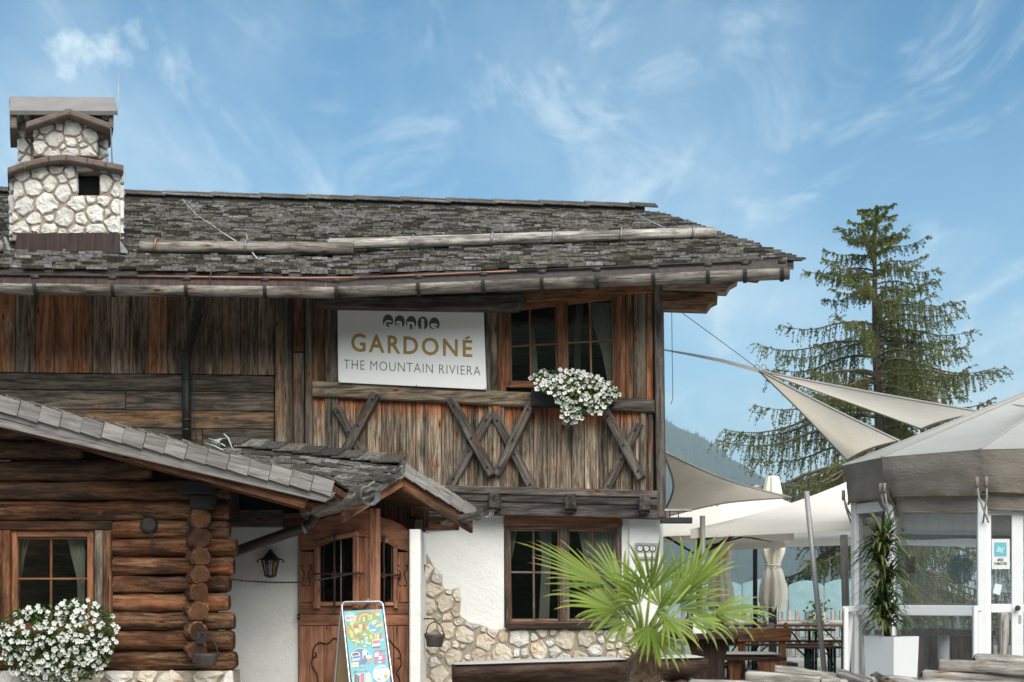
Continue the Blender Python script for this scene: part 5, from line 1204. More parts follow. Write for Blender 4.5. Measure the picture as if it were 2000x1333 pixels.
def rec(x0, y0, x1, y1, c, sk=0): shp([zp(x0, y0), zp(x1, y0 + sk), zp(x1, y1 + sk), zp(x0, y1)], c)
def txt(s, x0, y0, x1, y1, c, bold=.01, sk=0):
    lay_n[0] += 1; o = .0015 + lay_n[0] * .00005
    def at(u, v): uu, vv = zp(lerp(x0, x1, u), lerp(y0, y1, v) + sk * u); return pa(uu, vv, o)
    text_on('print_text', s, at, ink(c), pb, 1, bold)
ell(530, 580, 265, 255, GR); ell(480, 500, 150, 130, LG); ell(600, 700, 150, 110, GR)
ell(322, 400, 78, 70, WH); ell(322, 400, 72, 64, LB); ell(322, 408, 64, 38, WH, -.1); txt('Motta', 272, 388, 376, 436, RD, .02, -14)
for r_, c in ((120, RD), (105, OR_), (90, YE), (75, GR)): ell(535, 440, r_, r_ * .85, c)
ell(545, 470, 118, 62, GR, -.15)
for i, (s, c) in enumerate(zip('PIRULO', (LG, PK_, WH, RD, YE, WH))): txt(s, 440 + i * 34 + (8 if s == 'I' else 0), 425 - i * 9, 470 + i * 34 - (6 if s == 'I' else 0), 492 - i * 9, c, .035)
ell(690, 345, 52, 32, OR_); ell(720, 380, 32, 20, WH); txt('NEW', 700, 368, 742, 392, RD, .01); pass
ell(300, 580, 26, 62, OR_, -.2); ell(345, 650, 24, 70, YE, -.3); ell(380, 720, 18, 55, OR_, -.3); rec(400, 760, 412, 815, CR, 6)
ell(405, 525, 34, 34, RD); rec(372, 545, 446, 600, RD, -4); ell(412, 600, 34, 40, CR); rec(402, 630, 414, 665, CR); ell(400, 512, 30, 12, GR)
shp([zp(520, 490), zp(562, 600), zp(490, 606)], RD); rec(488, 600, 562, 624, GR, -4); rec(519, 625, 529, 652, CR)
for q in ((512, 545), (528, 560), (516, 580)): ell(q[0], q[1], 5, 7, BR)
ell(686, 560, 104, 100, WH); ell(686, 560, 98, 94, (.10, .33, .45)); ell(672, 492, 32, 24, YE, -.4); ell(655, 510, 24, 16, WH, -.3); rec(688, 536, 780, 572, YE, -24); ell(742, 482, 26, 14, RD); txt('NEW', 722, 474, 764, 490, WH, .0); ell(650, 606, 48, 10, WH, -.15)
ell(490, 722, 22, 24, RD); rec(476, 740, 512, 800, LB, -4); ell(556, 712, 24, 22, CR); rec(536, 722, 576, 806, LB, -4); ell(555, 780, 16, 10, WH)
for i, c in enumerate((CR, OR_, LG, CR, RD)): ell(620 + i * 34, 700 - (6 if i == 2 else 0), 15, 40, c, (i - 2) * .14)
rec(640, 740, 748, 850, (.62, .55, .5), -10); rec(650, 760, 742, 800, PK_, -8); rec(648, 842, 756, 862, BL, -8)
for q in ((340, 500), (470, 530), (440, 765), (598, 795), (780, 750), (490, 872), (352, 1025), (745, 1062)): ell(q[0], q[1], 22, 15, WH)
ell(438, 662, 36, 12, PK_, -.15); ell(532, 665, 34, 10, WH); ell(384, 742, 54, 9, WH, -.12); ell(534, 826, 26, 12, WH, -.1)
ell(465, 985, 140, 130, WH); ell(465, 985, 134, 124, (.06, .16, .30)); ell(400, 945, 62, 40, WH, -.15); ell(400, 942, 50, 26, BR, -.15); rec(352, 960, 470, 1040, (.45, .5, .58), -14); rec(362, 975, 464, 1000, BL, -12); rec(500, 900, 562, 1010, WH, -10); ell(530, 900, 32, 20, WH); rec(512, 960, 548, 1040, BL, -4); ell(598, 985, 40, 30, WH); shp([zp(560, 1010), zp(636, 1000), zp(585, 1085)], OR_)
rec(342, 1060, 446, 1130, WH, -12); rec(350, 1080, 440, 1105, LG, -10); ell(494, 1108, 24, 18, LB)
txt('HELLO', 744, 886, 830, 906, PK_, .02); txt('KITTY', 746, 912, 828, 932, PK_, .02)
rec(672, 892, 738, 1000, PK_, -4); rec(678, 930, 732, 990, WH, -4); ell(692, 1045, 24, 42, PK_); rec(720, 970, 828, 1040, PK_, -10); rec(730, 985, 780, 1030, WH, -4); rec(782, 1045, 826, 1080, PK_, -2)
ell(770, 1230, 130, 128, LB); ell(770, 1230, 122, 122, (.55, .68, .70)); txt('la', 694, 1132, 714, 1158, BL, .0); txt('Cremeria', 716, 1118, 862, 1166, BL, .0, -6); ell(830, 1200, 34, 30, WH); ell(830, 1235, 36, 26, CR); shp([zp(800, 1250), zp(864, 1246), zp(838, 1330)], OR_); ell(700, 1240, 40, 14, WH); ell(720, 1280, 42, 16, WH); ell(736, 1305, 18, 12, PK_)
ell(500, 1300, 150, 130, LB); txt('Mottarello', 384, 1176, 578, 1206, BR, .02, -4); rec(384, 1225, 424, 1420, BR, -4); rec(428, 1245, 456, 1420, (.06, .03, .02)); ell(498, 1240, 28, 24, RD); rec(470, 1240, 526, 1420, PK_); ell(586, 1236, 28, 24, CR); rec(558, 1236, 614, 1420, CR)
rec(700, 1380, 860, 1500, WH); rec(400, 1500, 560, 1640, RD); rec(620, 1540, 840, 1680, YE); ell(500, 1750, 90, 60, WH); rec(440, 1440, 560, 1480, WH)
# ------------------------------------------------------------------ terrace in front of the house
UP = Vector((0, 0, 1))
def cushion(name, pts, th, label, grp=None, cat='cushion'):
    """soft seat pad over four corner points (top view order)"""
    n = 10; v = []; f = []
    for side in (1, 0):
        for j in range(n + 1):
            for i in range(n + 1):
                s, t_ = i / n, j / n; p = pts[0].lerp(pts[1], s).lerp(pts[3].lerp(pts[2], s), t_); e = min(1, min(s, 1 - s, t_, 1 - t_) * 7); e = e ** .5
                v.append(p + UP * (th * (.5 + .5 * e) + .006 * noise.noise(p * 5) if side else th * (.5 - .5 * e)))
    m = (n + 1) ** 2
    for j in range(n):
        for i in range(n): a = j * (n + 1) + i; f.append((a, a + 1, a + n + 2, a + n + 1)); f.append((m + a, m + a + n + 1, m + a + n + 2, m + a + 1))
    return tag(mk(name, v, f, M['cushion'], None, None, True), label, cat, grp)
# bench: a split log on stumps, pads on top
t = thing('log_bench', 'dark split log bench on round stumps along the stone wall', 'bench', P(1120, 1410, 12.6))
b0, b1 = P(884, 1301, 12.55), P(1374, 1287, 12.75); ax = (b1 - b0).normalized(); sd = Vector((ax.y, -ax.x, 0))
v = []; f = []; K = 24
for i in range(K + 1):
    p = b0.lerp(b1, i / K); tp = 1 - (.35 * max(0, (i - K + 3) / 3) ** 2); sk = 0
    for j in range(11):
        a = math.pi * j / 10; q = 1 + .08 * noise.noise(Vector((i * .35, j * .5, 3)))
        v.append(p + sd * math.cos(a) * .22 * q - UP * math.sin(a) * .19 * q * tp)
for i in range(K):
    for j in range(10): a = i * 11 + j; f.append((a, a + 11, a + 12, a + 1))
    f.append((i * 11 + 10, i * 11 + 21, i * 11 + 11, i * 11))
f += [tuple(range(11)), tuple(range(K * 11 + 10, K * 11 - 1, -1))]
mk('seat', v, f, M['w_benchlog'], t, frame(b0, ax, UP), True)
for e in (.28, .90):
    c = b0.lerp(b1, e) - UP * .17; log('stump', c + sd * .2 - UP * .10, c - sd * .26 - UP * .10, .095, [M['w_benchlog'], M['w_silver']], t, e * 9, 14); 
    log('foot', c - UP * .20, Vector((c.x, c.y, G)), .10, [M['w_benchlog'], M['w_silver']], t, e * 5, 12)
def on_bench(e, s): return b0.lerp(b1, e) + sd * s + UP * .003
for e0, e1, lab in ((.005, .70, 'long pale seat pad lying along the log bench'), (.705, .985, 'short pale seat pad at the far end of the log bench')): cushion('seat_pad', [on_bench(e0, .205), on_bench(e1, .205), on_bench(e1, -.2), on_bench(e0, -.2)], .035, lab)
# rustic table
t = thing('rustic_table', 'dark heavy wooden table with carved plank legs beside the log bench', 'table', P(1390, 1380, 14.6))
for i in range(6): 
    a = lerp(1322, 1465, i / 6); b = lerp(1322, 1465, (i + .97) / 6); zt = P(0, 1238, 14.2).z
    q = [P(a, 1238, 14.2), P(b, 1238, 14.2)]; q += [q[1] + Vector((.02, .8, 0)), q[0] + Vector((.02, .8, 0))]; prism('table_plank', q, UP, .055, M['w_table'], t, Vector((0, 1, 0)), .006)
def plank_leg(cx, wpx, y0, y1, Y, th, m, par):
    def e(y): u = (y - y0) / (y1 - y0); return wpx * (.62 + .38 * (2 * u - 1) ** 2 * (1.25 if u > .5 else .8))
    ys = [lerp(y0, y1, k / 8) for k in range(9)]; poly = [(cx + e(y), y) for y in ys] + [(cx - e(y), y) for y in ys[::-1]]
    prism('leg', [P(x, y, Y) for x, y in poly], fn, th, M[m], par, UP, .005)
plank_leg(1385, 46, 1249, 1388, 14.45, .06, 'w_table', t)
beam('apron', P(1338, 1253, 14.4), P(1440, 1253, 14.4), .05, .06, M['w_table'], t)
def bottle(px, py, Y, h, r, m, lab):
    c = P(px, py, Y); return tag(tube('bottle', [c, c + UP * h * .02, c + UP * h * .58, c + UP * h * .68, c + UP * h * .76, c + UP * h], [r * .95, r, r, r * .6, r * .36, r * .34], m, None, 10), lab, 'bottle')
bottle(1344, 1238, 14.5, .24, .036, plain('brown_glass', (.02, .012, .008), .1), 'dark brown bottle standing on the rustic table'); bottle(1352, 1238, 14.6, .21, .03, plain('green_glass', (.02, .05, .015), .1), 'green bottle beside the brown bottle on the rustic table')
bottle(1359, 1238, 14.4, .26, .034, plain('red_capped_bottle', (.45, .12, .07), .4), 'red topped bottle behind a paper napkin on the rustic table')
tag(prism('paper_napkin', [P(1355, 1201, 14.3), P(1369, 1206, 14.3), P(1380, 1237, 14.25), P(1353, 1238, 14.25)], fn, .006, M['pot'], None, None, 0), 'white folded paper menu leaning on the bottles', 'paper')
# bench with carved back
t = thing('wooden_bench', 'brown wooden bench with a plank back behind the rustic table', 'bench', P(1480, 1370, 15.8))
prism('backrest', [P(1424, 1229, 16.0), P(1548, 1227, 16.0), P(1544, 1252, 16.0), P(1428, 1254, 16.0)], fn, .05, M['w_bench'], t, None, .006)
for x in (1449, 1529): prism('back_post', [P(x - 6, 1252, 16.05), P(x + 6, 1252, 16.05), P(x + 9, 1372, 16.05), P(x - 9, 1372, 16.05)], fn, .05, M['w_bench'], t, UP, .005)
tube('back_knob', [P(1535, 1233, 16.05), P(1535, 1226, 16.05), P(1535, 1219, 16.05), P(1535, 1216, 16.05)], [.02, .028, .026, .01], M['w_bench'], t, 8)
q = [P(1418, 1283, 15.5), P(1537, 1284, 15.5)]; prism('seat', [q[0], q[1], q[1] + Vector((0, .48, 0)), q[0] + Vector((0, .48, 0))], UP, .04, M['w_table'], t, None, .006)
plank_leg(1436, 17, 1290, 1378, 15.6, .05, 'w_bench', t); plank_leg(1500, 24, 1290, 1378, 15.52, .05, 'w_bench', t)
c0 = P(1414, 1282, 15.52); c1 = P(1527, 1282, 15.52); cushion('seat_pad', [c0, c1, c1 + Vector((0, .42, 0)), c0 + Vector((0, .42, 0))], .04, 'pale seat pad on the brown plank backed bench')
# beer tables and benches on the terrace
def beer(name, x0, x1, Y, top, dep, cat, label, grp):
    t = thing(name, label, cat, ((x0 + x1) / 2, Y, G), grp)
    for k in range(2 if dep > .4 else 1): 
        d0 = dep * k / (2 if dep > .4 else 1); d1 = d0 + dep / (2 if dep > .4 else 1) - .006
        prism('plank', [Vector((x0, Y + d0, top)), Vector((x1, Y + d0, top)), Vector((x1, Y + d1, top)), Vector((x0, Y + d1, top))], UP, .028, M['w_redtop'], t, Vector((1, 0, 0)), .004)
    for x in (x0 + .25, x1 - .25):
        for s_ in (.04, dep - .04): tube('leg', [Vector((x, Y + s_, top - .03)), Vector((x, Y + s_, G))], .018, M['green_steel'], t, 6)
        tube('cross_bar', [Vector((x, Y + .04, G + .25)), Vector((x, Y + dep - .04, G + .25))], .014, M['green_steel'], t, 6)
        xm = lerp(x, (x0 + x1) / 2, .5); tube('strut', [Vector((x, Y + dep / 2, G + .3)), Vector((xm, Y + dep / 2, top - .03))], .011, M['green_steel'], t, 6)
M['w_redtop'] = wood('lacquered_beer_bench', (.06, .022, .014), (.15, .058, .038), (.24, .12, .09), (.16, .05, .03), (.5, .8), var=.3, knots=False, rough=.45, bmp=.15)
zt = lambda y, Y: CZ + (HY - y) * Y / F
Xp = lambda px, Y: (px - CX) * Y / F
beer('beer_table', Xp(1386, 18.8), Xp(1632, 18.8), 18.8, zt(1229, 18.8), .5, 'table', 'long folding beer table with white cloth strip behind the plank backed bench', 'folding beer tables')
beer('beer_table', Xp(1440, 22), Xp(1690, 22), 22, zt(1221, 22), .5, 'table', 'folding beer table in the back row before the palisade', 'folding beer tables')
beer('beer_bench', Xp(1412, 18.0), Xp(1628, 18.0), 18.0, zt(1258, 18.0), .25, 'bench', 'folding beer bench on the house side of the long beer table', 'folding beer benches')
beer('beer_bench', Xp(1440, 19.9), Xp(1660, 19.9), 19.9, zt(1251, 19.9), .25, 'bench', 'folding beer bench between the two rows of beer tables', 'folding beer benches')
beer('beer_bench', Xp(1540, 17.2), Xp(1672, 17.2), 17.2, zt(1263, 17.2), .25, 'bench', 'folding beer bench beside the leaning steel pole', 'folding beer benches')
q0, q1 = Vector((Xp(1410, 18.8), 18.88, zt(1229, 18.8) + .004)), Vector((Xp(1610, 18.8), 18.88, zt(1229, 18.8) + .004))
tag(prism('table_runner', [q0, q1, q1 + Vector((0, .36, .0)), q0 + Vector((0, .36, 0))], UP, .003, M['pot'], None, None, 0), 'white paper runner along the long beer table', 'cloth')
for px, lab in ((1507, 'white menu box standing on the long beer table'),): tag(prism('menu_box', [P(px - 5, 1229, 18.9), P(px + 5, 1229, 18.9), P(px + 5, 1217, 18.9), P(px - 5, 1217, 18.9)], fn, .06, M['pot'], None, None, .003), lab, 'box')
# ------------------------------------------------------------------ parasols
def parasol(c, apex_z, hem_z, corners, label, grp, pole_m, val=.12, post_to=G):
    t = thing('open_parasol', label, 'parasol', (c.x, c.y, G), grp); A = Vector((c.x, c.y, apex_z)); n = 8; v = []; f = []
    for k in range(4):
        a, b = corners[k], corners[(k + 1) % 4]; base = len(v)
        for j in range(n + 1):
            for i in range(n + 1):
                e = a.lerp(b, i / n); e = Vector((e.x, e.y, hem_z)); p = A.lerp(e, j / n); sag = .08 * math.sin(math.pi * j / n) * (1 + .6 * math.sin(math.pi * i / n)); edge = .10 * math.sin(math.pi * i / n) * (j / n) ** 2
                v.append(p - UP * sag + UP * edge * .5 + (A - e).normalized() * edge * .8)
        for j in range(n):
            for i in range(n): q = base + j * (n + 1) + i; f.append((q, q + n + 1, q + n + 2, q + 1))
        r0 = len(v); 
        for i in range(n + 1): p = v[base + n * (n + 1) + i]; v.append(p + Vector((0, 0, -val)))
        for i in range(n): f.append((base + n * (n + 1) + i, r0 + i, r0 + i + 1, base + n * (n + 1) + i + 1))
    mk('canopy', v, f, M['parasol'], t, None, True)
    tube('pole', [Vector((c.x, c.y, G)), A + UP * .02], .035, M[pole_m], t, 10)
    tube('finial', [A - UP * .02, A + UP * .02, A + UP * .05], [.10, .09, .02], M['zinc'], t, 10)
    hub = A - UP * .75
    for k in range(4):
        for e in (corners[k], corners[k].lerp(corners[(k + 1) % 4], .5)):
            e = Vector((e.x, e.y, hem_z)); rb = tube('rib', [A.lerp(e, .05) - UP * .12, A.lerp(e, .5) - UP * .22, e - UP * .04 - (e - A).normalized() * .02], .014, M['black'], t, 5); tube('strut', [hub, A.lerp(e, .45) - UP * .2], .012, M['black'], rb, 5)
    beam('base_plate', Vector((c.x - .35, c.y, G + .03)), Vector((c.x + .35, c.y, G + .03)), .7, .06, M['black'], t)
    return t
def sq(c, d): 
    o = []
    for k in range(4): o.append(Vector((c.x + d.x, c.y + d.y, 0))); d = Vector((-d.y, d.x, 0))
    return o
cA = Vector((4.55, 17.4, 0)); pA_ = parasol(cA, 2.86, 1.99, sq(cA, Vector((-2.6, -1.85, 0))), 'large cream parasol with a faded crest behind the smoking tent', 'open cream parasols', 'black', .10)
cB = Vector((Xp(1475, 21.5), 21.5, 0)); parasol(cB, 2.92, 2.22, sq(cB, Vector((-1.75, -1.45, 0))), 'cream parasol on a black pole between the closed parasols', 'open cream parasols', 'black', .12)
cC = Vector((Xp(1365, 19.0), 19.0, 0)); parasol(cC, 2.55, 2.05, sq(cC, Vector((-1.35, -1.0, 0))), 'small cream parasol close to the house corner', 'open cream parasols', 'black', .10)
# faded crest printed on the big canopy
cr_ = []
def on_canopy(px, py):
    a = Vector((cA.x, cA.y, 2.86)); k = sq(cA, Vector((-2.6, -1.85, 0))); e1 = Vector((k[0].x, k[0].y, 1.99)) - a; e2 = Vector((k[1].x, k[1].y, 1.99)) - a; n = e1.cross(e2); d = Vector(((px - CX) / F, 1, (HY - py) / F)); o = Vector((0, 0, CZ)); return o + d * ((a - o).dot(n) / d.dot(n))
def closed_parasol(px, ytop, Y, scale, label, logo):
    zt_ = zt(ytop, Y); x = Xp(px, Y); t = thing('closed_parasol', label, 'parasol', (x, Y, G), 'closed cream parasols'); n = 48
    zb_ = zt(1188, Y); H = zt_ - zb_; prof = [(1.0, .015), (.985, .10), (.86, .14), (.72, .165), (.55, .19), (.42, .165), (.335, .105), (.31, .10), (.28, .13), (.16, .185), (.08, .20), (.0, .15)]
    v = []; f = []
    for i, (h, r) in enumerate(prof):
        for j in range(n):
            a = 2 * math.pi * j / n; fo = 1 + (.24 if h < .95 else .05) * math.cos(8 * a + h * 1.5) * (1 + .4 * math.sin(2 * a)) + .08 * math.sin(3 * a + h * 7); dz = -.07 * math.cos(8 * a + 1) * (1 if h < .1 else 0)
            v.append(Vector((x + r * fo * scale * math.cos(a), Y + r * fo * scale * math.sin(a), zb_ + H * h + dz)))
    for i in range(len(prof) - 1):
        for j in range(n): f.append((i * n + j, i * n + (j + 1) % n, i * n + n + (j + 1) % n, i * n + n + j))
    mk('canopy', v, f, M['closed'], t, None, True)
    tube('strap', [Vector((x + .135 * scale * math.cos(a), Y + .135 * scale * math.sin(a), zb_ + H * .322)) for a in [k * .42 for k in range(16)]], .012, M['closed'], t, 6)
    tube('pole', [Vector((x, Y, G)), Vector((x, Y, zt_ + .02))], .045, M['black'], t, 10); tube('finial', [Vector((x, Y, zt_ - .02)), Vector((x, Y, zt_ + .03))], .06, M['zinc'], t, 10)
    beam('foot_box', Vector((x, Y, G)), Vector((x, Y, zb_ + .03)), .12, .12, M['black'], t); beam('base_plate', Vector((x - .35, Y, G + .03)), Vector((x + .35, Y, G + .03)), .7, .06, M['black'], t)
    c = Vector((x + .02, Y - .25 * scale, zb_ + H * .50)); mk('crest', [c + Vector((.10 * math.cos(a), -.012 + .04 * math.cos(a) ** 2, .15 * math.sin(a))) for a in [k * .314 for k in range(20)]], [tuple(range(20))[::-1]], M['ink_grey'] if logo else M['amber'], t)
closed_parasol(1509, 928, 23.6, 1.0, 'closed cream parasol with a dark crest tied at the waist', True); closed_parasol(1406, 953, 23.0, .95, 'closed cream parasol with yellowish print near the house', False)
# ------------------------------------------------------------------ shade sails, ropes and poles
def sail(label, a, b, c, sag, hk=.32):
    """three cornered sail with hollow edges"""
    n = 16; v = []; idx = {}; f = []
    for i in range(n + 1):
        for j in range(n + 1 - i):
            u, w_ = i / n, j / n; s = 1 - u - w_; p = a * s + b * u + c * w_; hol = (u * s + u * w_ + s * w_); e = 27 * u * w_ * s; p2 = (a + b + c) / 3
            p = p.lerp(p2, hk * hol * (1 - e)); idx[(i, j)] = len(v); v.append(p + Vector((0, 0, sag * e)))
    for i in range(n):
        for j in range(n - i):
            f.append((idx[(i, j)], idx[(i + 1, j)], idx[(i, j + 1)]))
            if j < n - i - 1: f.append((idx[(i + 1, j)], idx[(i + 1, j + 1)], idx[(i, j + 1)]))
    t = thing('shade_sail', label, 'sail', a)
    mk('cloth', v, f, M['sail'], t, None, True)
    for k in ([(i, 0) for i in range(n + 1)], [(0, i) for i in range(n + 1)], [(i, n - i) for i in range(n + 1)]): tube('hem', [v[idx[q]] for q in k], .012, M['seam'], t, 5)
    return t
K0 = P(1482, 724, 14.6)
sail('cream triangular shade sail stretched down to the tent roof', K0, P(1757, 862, 13.3), P(1655, 900, 14.8), -.05)
sail('long narrow cream shade sail reaching over the tent', K0 + Vector((.02, .05, .0)), P(1925, 806, 13.6), P(1800, 838, 14.6), -.05)
sail('cream shade sail sagging from the house corner over the parasols', P(1293, 880, 13.6), P(1545, 972, 16.8), P(1290, 1012, 15.6), .03, 1.0)
t = thing('sail_rope', 'grey webbing strap from the house corner to the shade sails', 'rope', P(1293, 683, 13.4))
v = []; pts = [P(1293, 683, 13.4), P(1350, 693, 13.7), P(1410, 705, 14.1), P(1484, 725, 14.6)]
for i, p in enumerate(pts): v += [p + Vector((0, 0, .008 + .014 * i / 3)), p - Vector((0, 0, .008 + .014 * i / 3))]
mk('strap', v, [(0, 1, 3, 2), (2, 3, 5, 4), (4, 5, 7, 6)], M['seam'], t); 
for dx in (0, 14): tube('ring', [P(1478 + dx + 5 * math.cos(a), 718 + 6 * math.sin(a), 14.6) for a in [k * .52 for k in range(13)]], .006, M['steel'], t, 5)
tag(tube('guy_wire', [P(1325, 606, 13.6), P(1445, 694, 14.3), P(1482, 722, 14.6)], .004, M['cable_d'], None, 4), 'thin guy wire from the purlin end to the sail ring', 'wire')
tag(tube('hanging_wire', [P(1312, 606, 13.5), P(1313, 700, 13.5), P(1314, 780, 13.5), P(1310, 790, 13.5)], .003, M['cable_d'], None, 4), 'thin wire hanging down from the purlin end', 'wire')
p0, p1 = P(1612, 1330, 13.8), P(1575, 960, 13.8); tag(tube('leaning_pole', [p0 + (p0 - p1) * .12, p1], .026, M['steel'], None, 12), 'leaning galvanised steel pole between the beer tables and the tent', 'pole')
tag(tube('steel_pole', [Vector((Xp(1375, 15.5), 15.5, G)), P(1372, 1008, 15.5)], .03, M['steel'], None, 12), 'upright steel pole by the rustic table under the sail', 'pole')
tag(tube('steel_pole', [Vector((Xp(1657, 16.5), 16.5, G)), P(1648, 1045, 16.5)], .045, M['steel'], None, 12), 'thick steel pole behind the left edge of the tent', 'pole')
# ------------------------------------------------------------------ palisade and windscreens at the terrace edge
pal = thing('palisade', 'low palisade of wooden stakes and rails along the terrace edge', 'fence', (4, 27, G))
YF = 27.0
for i, px in enumerate([1300 + k * 17.2 for k in range(26)]):
    h = zt(1193 + rnd(-2, 2), YF); x = Xp(px + rnd(-1.5, 1.5), YF); beam('stake', Vector((x, YF, G)), Vector((x, YF, h)), .085, .07, M['w_silver'], pal)
for y in (1217, 1250): log('rail', Vector((Xp(1290, YF), YF - .08, zt(y, YF))), Vector((Xp(1745, YF), YF - .08, zt(y, YF))), .05, [M['w_silver'], M['w_end']], pal, y, 8)
for k, (a, b) in enumerate(((1300, 1372), (1375, 1448), (1451, 1538), (1541, 1608), (1611, 1690), (1693, 1760))):
    t = thing('windscreen', ('frosted blue windscreen panel behind the palisade, %s' % ('next to the house corner', 'behind the first closed parasol', 'behind the black parasol pole and second closed parasol', 'left of the leaning pole', 'right of the leaning pole', 'behind the smoking tent')[k]), 'windscreen', (Xp((a + b) / 2, 28.2), 28.2, G)); v = []; f = []; n = 10
    for i in range(n + 1):
        s = i / n; px = lerp(a, b, s); yt = 1140 - 9 * math.sin(math.pi * s) + 3 * (k % 2); v += [Vector((Xp(px, 28.2), 28.2, G)), Vector((Xp(px, 28.2), 28.2, zt(yt, 28.2))), Vector((Xp(px, 28.2), 28.212, zt(yt, 28.2))), Vector((Xp(px, 28.2), 28.212, G))]
    for i in range(n):
        for q in range(3): f.append((i * 4 + q, i * 4 + 4 + q, i * 4 + 5 + q, i * 4 + 1 + q))
    mk('pane', v, f, M['frosted'], t)
    beam('post', Vector((Xp(b + 1.5, 28.2), 28.25, G)), Vector((Xp(b + 1.5, 28.2), 28.25, zt(1146, 28.2))), .05, .06, M['w_silver'], t)
def shrub(px, ytop, Y, wd, label):
    t = thing('climbing_plant', label, 'plant', (Xp(px, Y), Y, G)); mb = MB(); z1 = zt(ytop, Y)
    tube('stem', [Vector((Xp(px, Y), Y, G)), Vector((Xp(px, Y) + .03, Y, lerp(G, z1, .6))), Vector((Xp(px, Y), Y, z1))], .01, M['bark'], t, 5)
    for i in range(170):
        c = Vector((Xp(px, Y) + random.gauss(0, wd), Y + random.gauss(0, wd), lerp(.5, z1, random.random()))); d = Vector((rnd(-1, 1), rnd(-1, 1), rnd(-1, 1))).normalized(); e = d.cross(Vector((rnd(-1, 1), rnd(-1, 1), 1))).normalized(); s = .045
        mb.add([c - d * s, c + e * s * .5, c + d * s, c - e * s * .5], [(0, 1, 2, 3)], 0, random.random())
    mb.build('foliage', M['ivy'], t, rnd=True)
shrub(1597, 1172, 26.6, .1, 'small green climber beside the leaning pole at the palisade'); shrub(1489, 1184, 26.6, .08, 'small green climber by the black parasol pole')
# ------------------------------------------------------------------ smoking tent
def XY(px, Y): return Vector((Xp(px, Y), Y, 0))
tent = thing('smoking_tent', 'grey canvas smoking pavilion with white frame and clear vinyl walls', 'tent', (5.0, 13.4, G))
OUT = [XY(1645, 12.40), XY(1722, 11.63), XY(1914, 11.02), XY(2330, 10.7), Vector((7.4, 10.9, 0)), Vector((9.0, 12.6, 0)), Vector((8.8, 15.6, 0)), Vector((6.6, 17.0, 0)), Vector((4.2, 16.3, 0))]
ZE = 2.385; CT = Vector((6.0, 14.0, 3.64)); nO = len(OUT); roof_t = part('canopy', tent)
NJ = 10
for k in range(nO):
    a, b = OUT[k], OUT[(k + 1) % nO]; v = []; f = []; NI = 12
    for j in range(NJ + 1):
        for i in range(NI + 1):
            e = a.lerp(b, i / NI); e = Vector((e.x, e.y, ZE)); p = CT.lerp(e, j / NJ); w_ = math.sin(math.pi * i / NI) * math.sin(math.pi * j / NJ) * .06
            v.append(p - UP * w_)
    for j in range(NJ):
        for i in range(NI): q = j * (NI + 1) + i; f.append((q, q + NI + 1, q + NI + 2, q + 1))
    mk('roof_panel', v, f, M['tent_top'], roof_t, None, True)
    tube('roof_seam', [CT + UP * .004, Vector((a.x, a.y, ZE + .006))], .010, M['seam'], roof_t, 5)
    mid = CT.lerp(Vector((a.x, a.y, ZE)), .52), CT.lerp(Vector((b.x, b.y, ZE)), .52); tube('roof_seam', [mid[0] - UP * .01, (mid[0] + mid[1]) / 2 - UP * .055, mid[1] - UP * .01], .005, M['seam'], roof_t, 4)
    # valance: outer skirt with folds at the corners, inner skirt below it
    cc = Vector((CT.x, CT.y, 0)); outd = ((a + b) / 2 - cc).normalized(); L = (b - a).length
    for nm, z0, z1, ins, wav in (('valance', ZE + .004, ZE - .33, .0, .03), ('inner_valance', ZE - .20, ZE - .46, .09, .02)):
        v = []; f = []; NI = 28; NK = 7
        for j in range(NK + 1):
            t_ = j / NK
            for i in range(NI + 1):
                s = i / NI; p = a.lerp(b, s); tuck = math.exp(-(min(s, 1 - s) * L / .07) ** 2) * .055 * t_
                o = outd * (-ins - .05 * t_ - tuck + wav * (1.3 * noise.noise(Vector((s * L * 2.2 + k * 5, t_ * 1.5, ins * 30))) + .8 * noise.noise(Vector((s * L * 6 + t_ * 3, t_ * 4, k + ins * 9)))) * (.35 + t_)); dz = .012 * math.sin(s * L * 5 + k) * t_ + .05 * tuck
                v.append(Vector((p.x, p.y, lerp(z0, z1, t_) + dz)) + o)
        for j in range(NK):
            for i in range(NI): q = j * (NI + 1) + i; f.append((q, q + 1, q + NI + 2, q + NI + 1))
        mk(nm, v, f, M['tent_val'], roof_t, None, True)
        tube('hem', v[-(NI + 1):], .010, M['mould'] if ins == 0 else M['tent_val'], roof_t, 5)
        if nm == 'valance':
            for s in (.03, .97):
                p = a.lerp(b, s); w0 = Vector((p.x, p.y, ZE - .26)) - outd * .0; tube('tie_cord', [w0, w0 - UP * .10 - outd * .03, Vector((a.lerp(b, round(s)).x, a.lerp(b, round(s)).y, ZE - .56)) - outd * .14], .008, M['seam'], roof_t, 5)
                tube('tie_loop', [w0 + UP * .05, w0 - UP * .03], .014, M['tent_val'], roof_t, 6)
WPT = [XY(1673, 12.35), XY(1741, 11.80), XY(1918, 11.20), XY(2320, 10.9), Vector((7.3, 11.1, 0)), Vector((8.8, 12.7, 0)), Vector((8.6, 15.5, 0)), Vector((6.5, 16.8, 0)), Vector((4.3, 16.1, 0))]
ZT = 1.95; ZR = 1.135
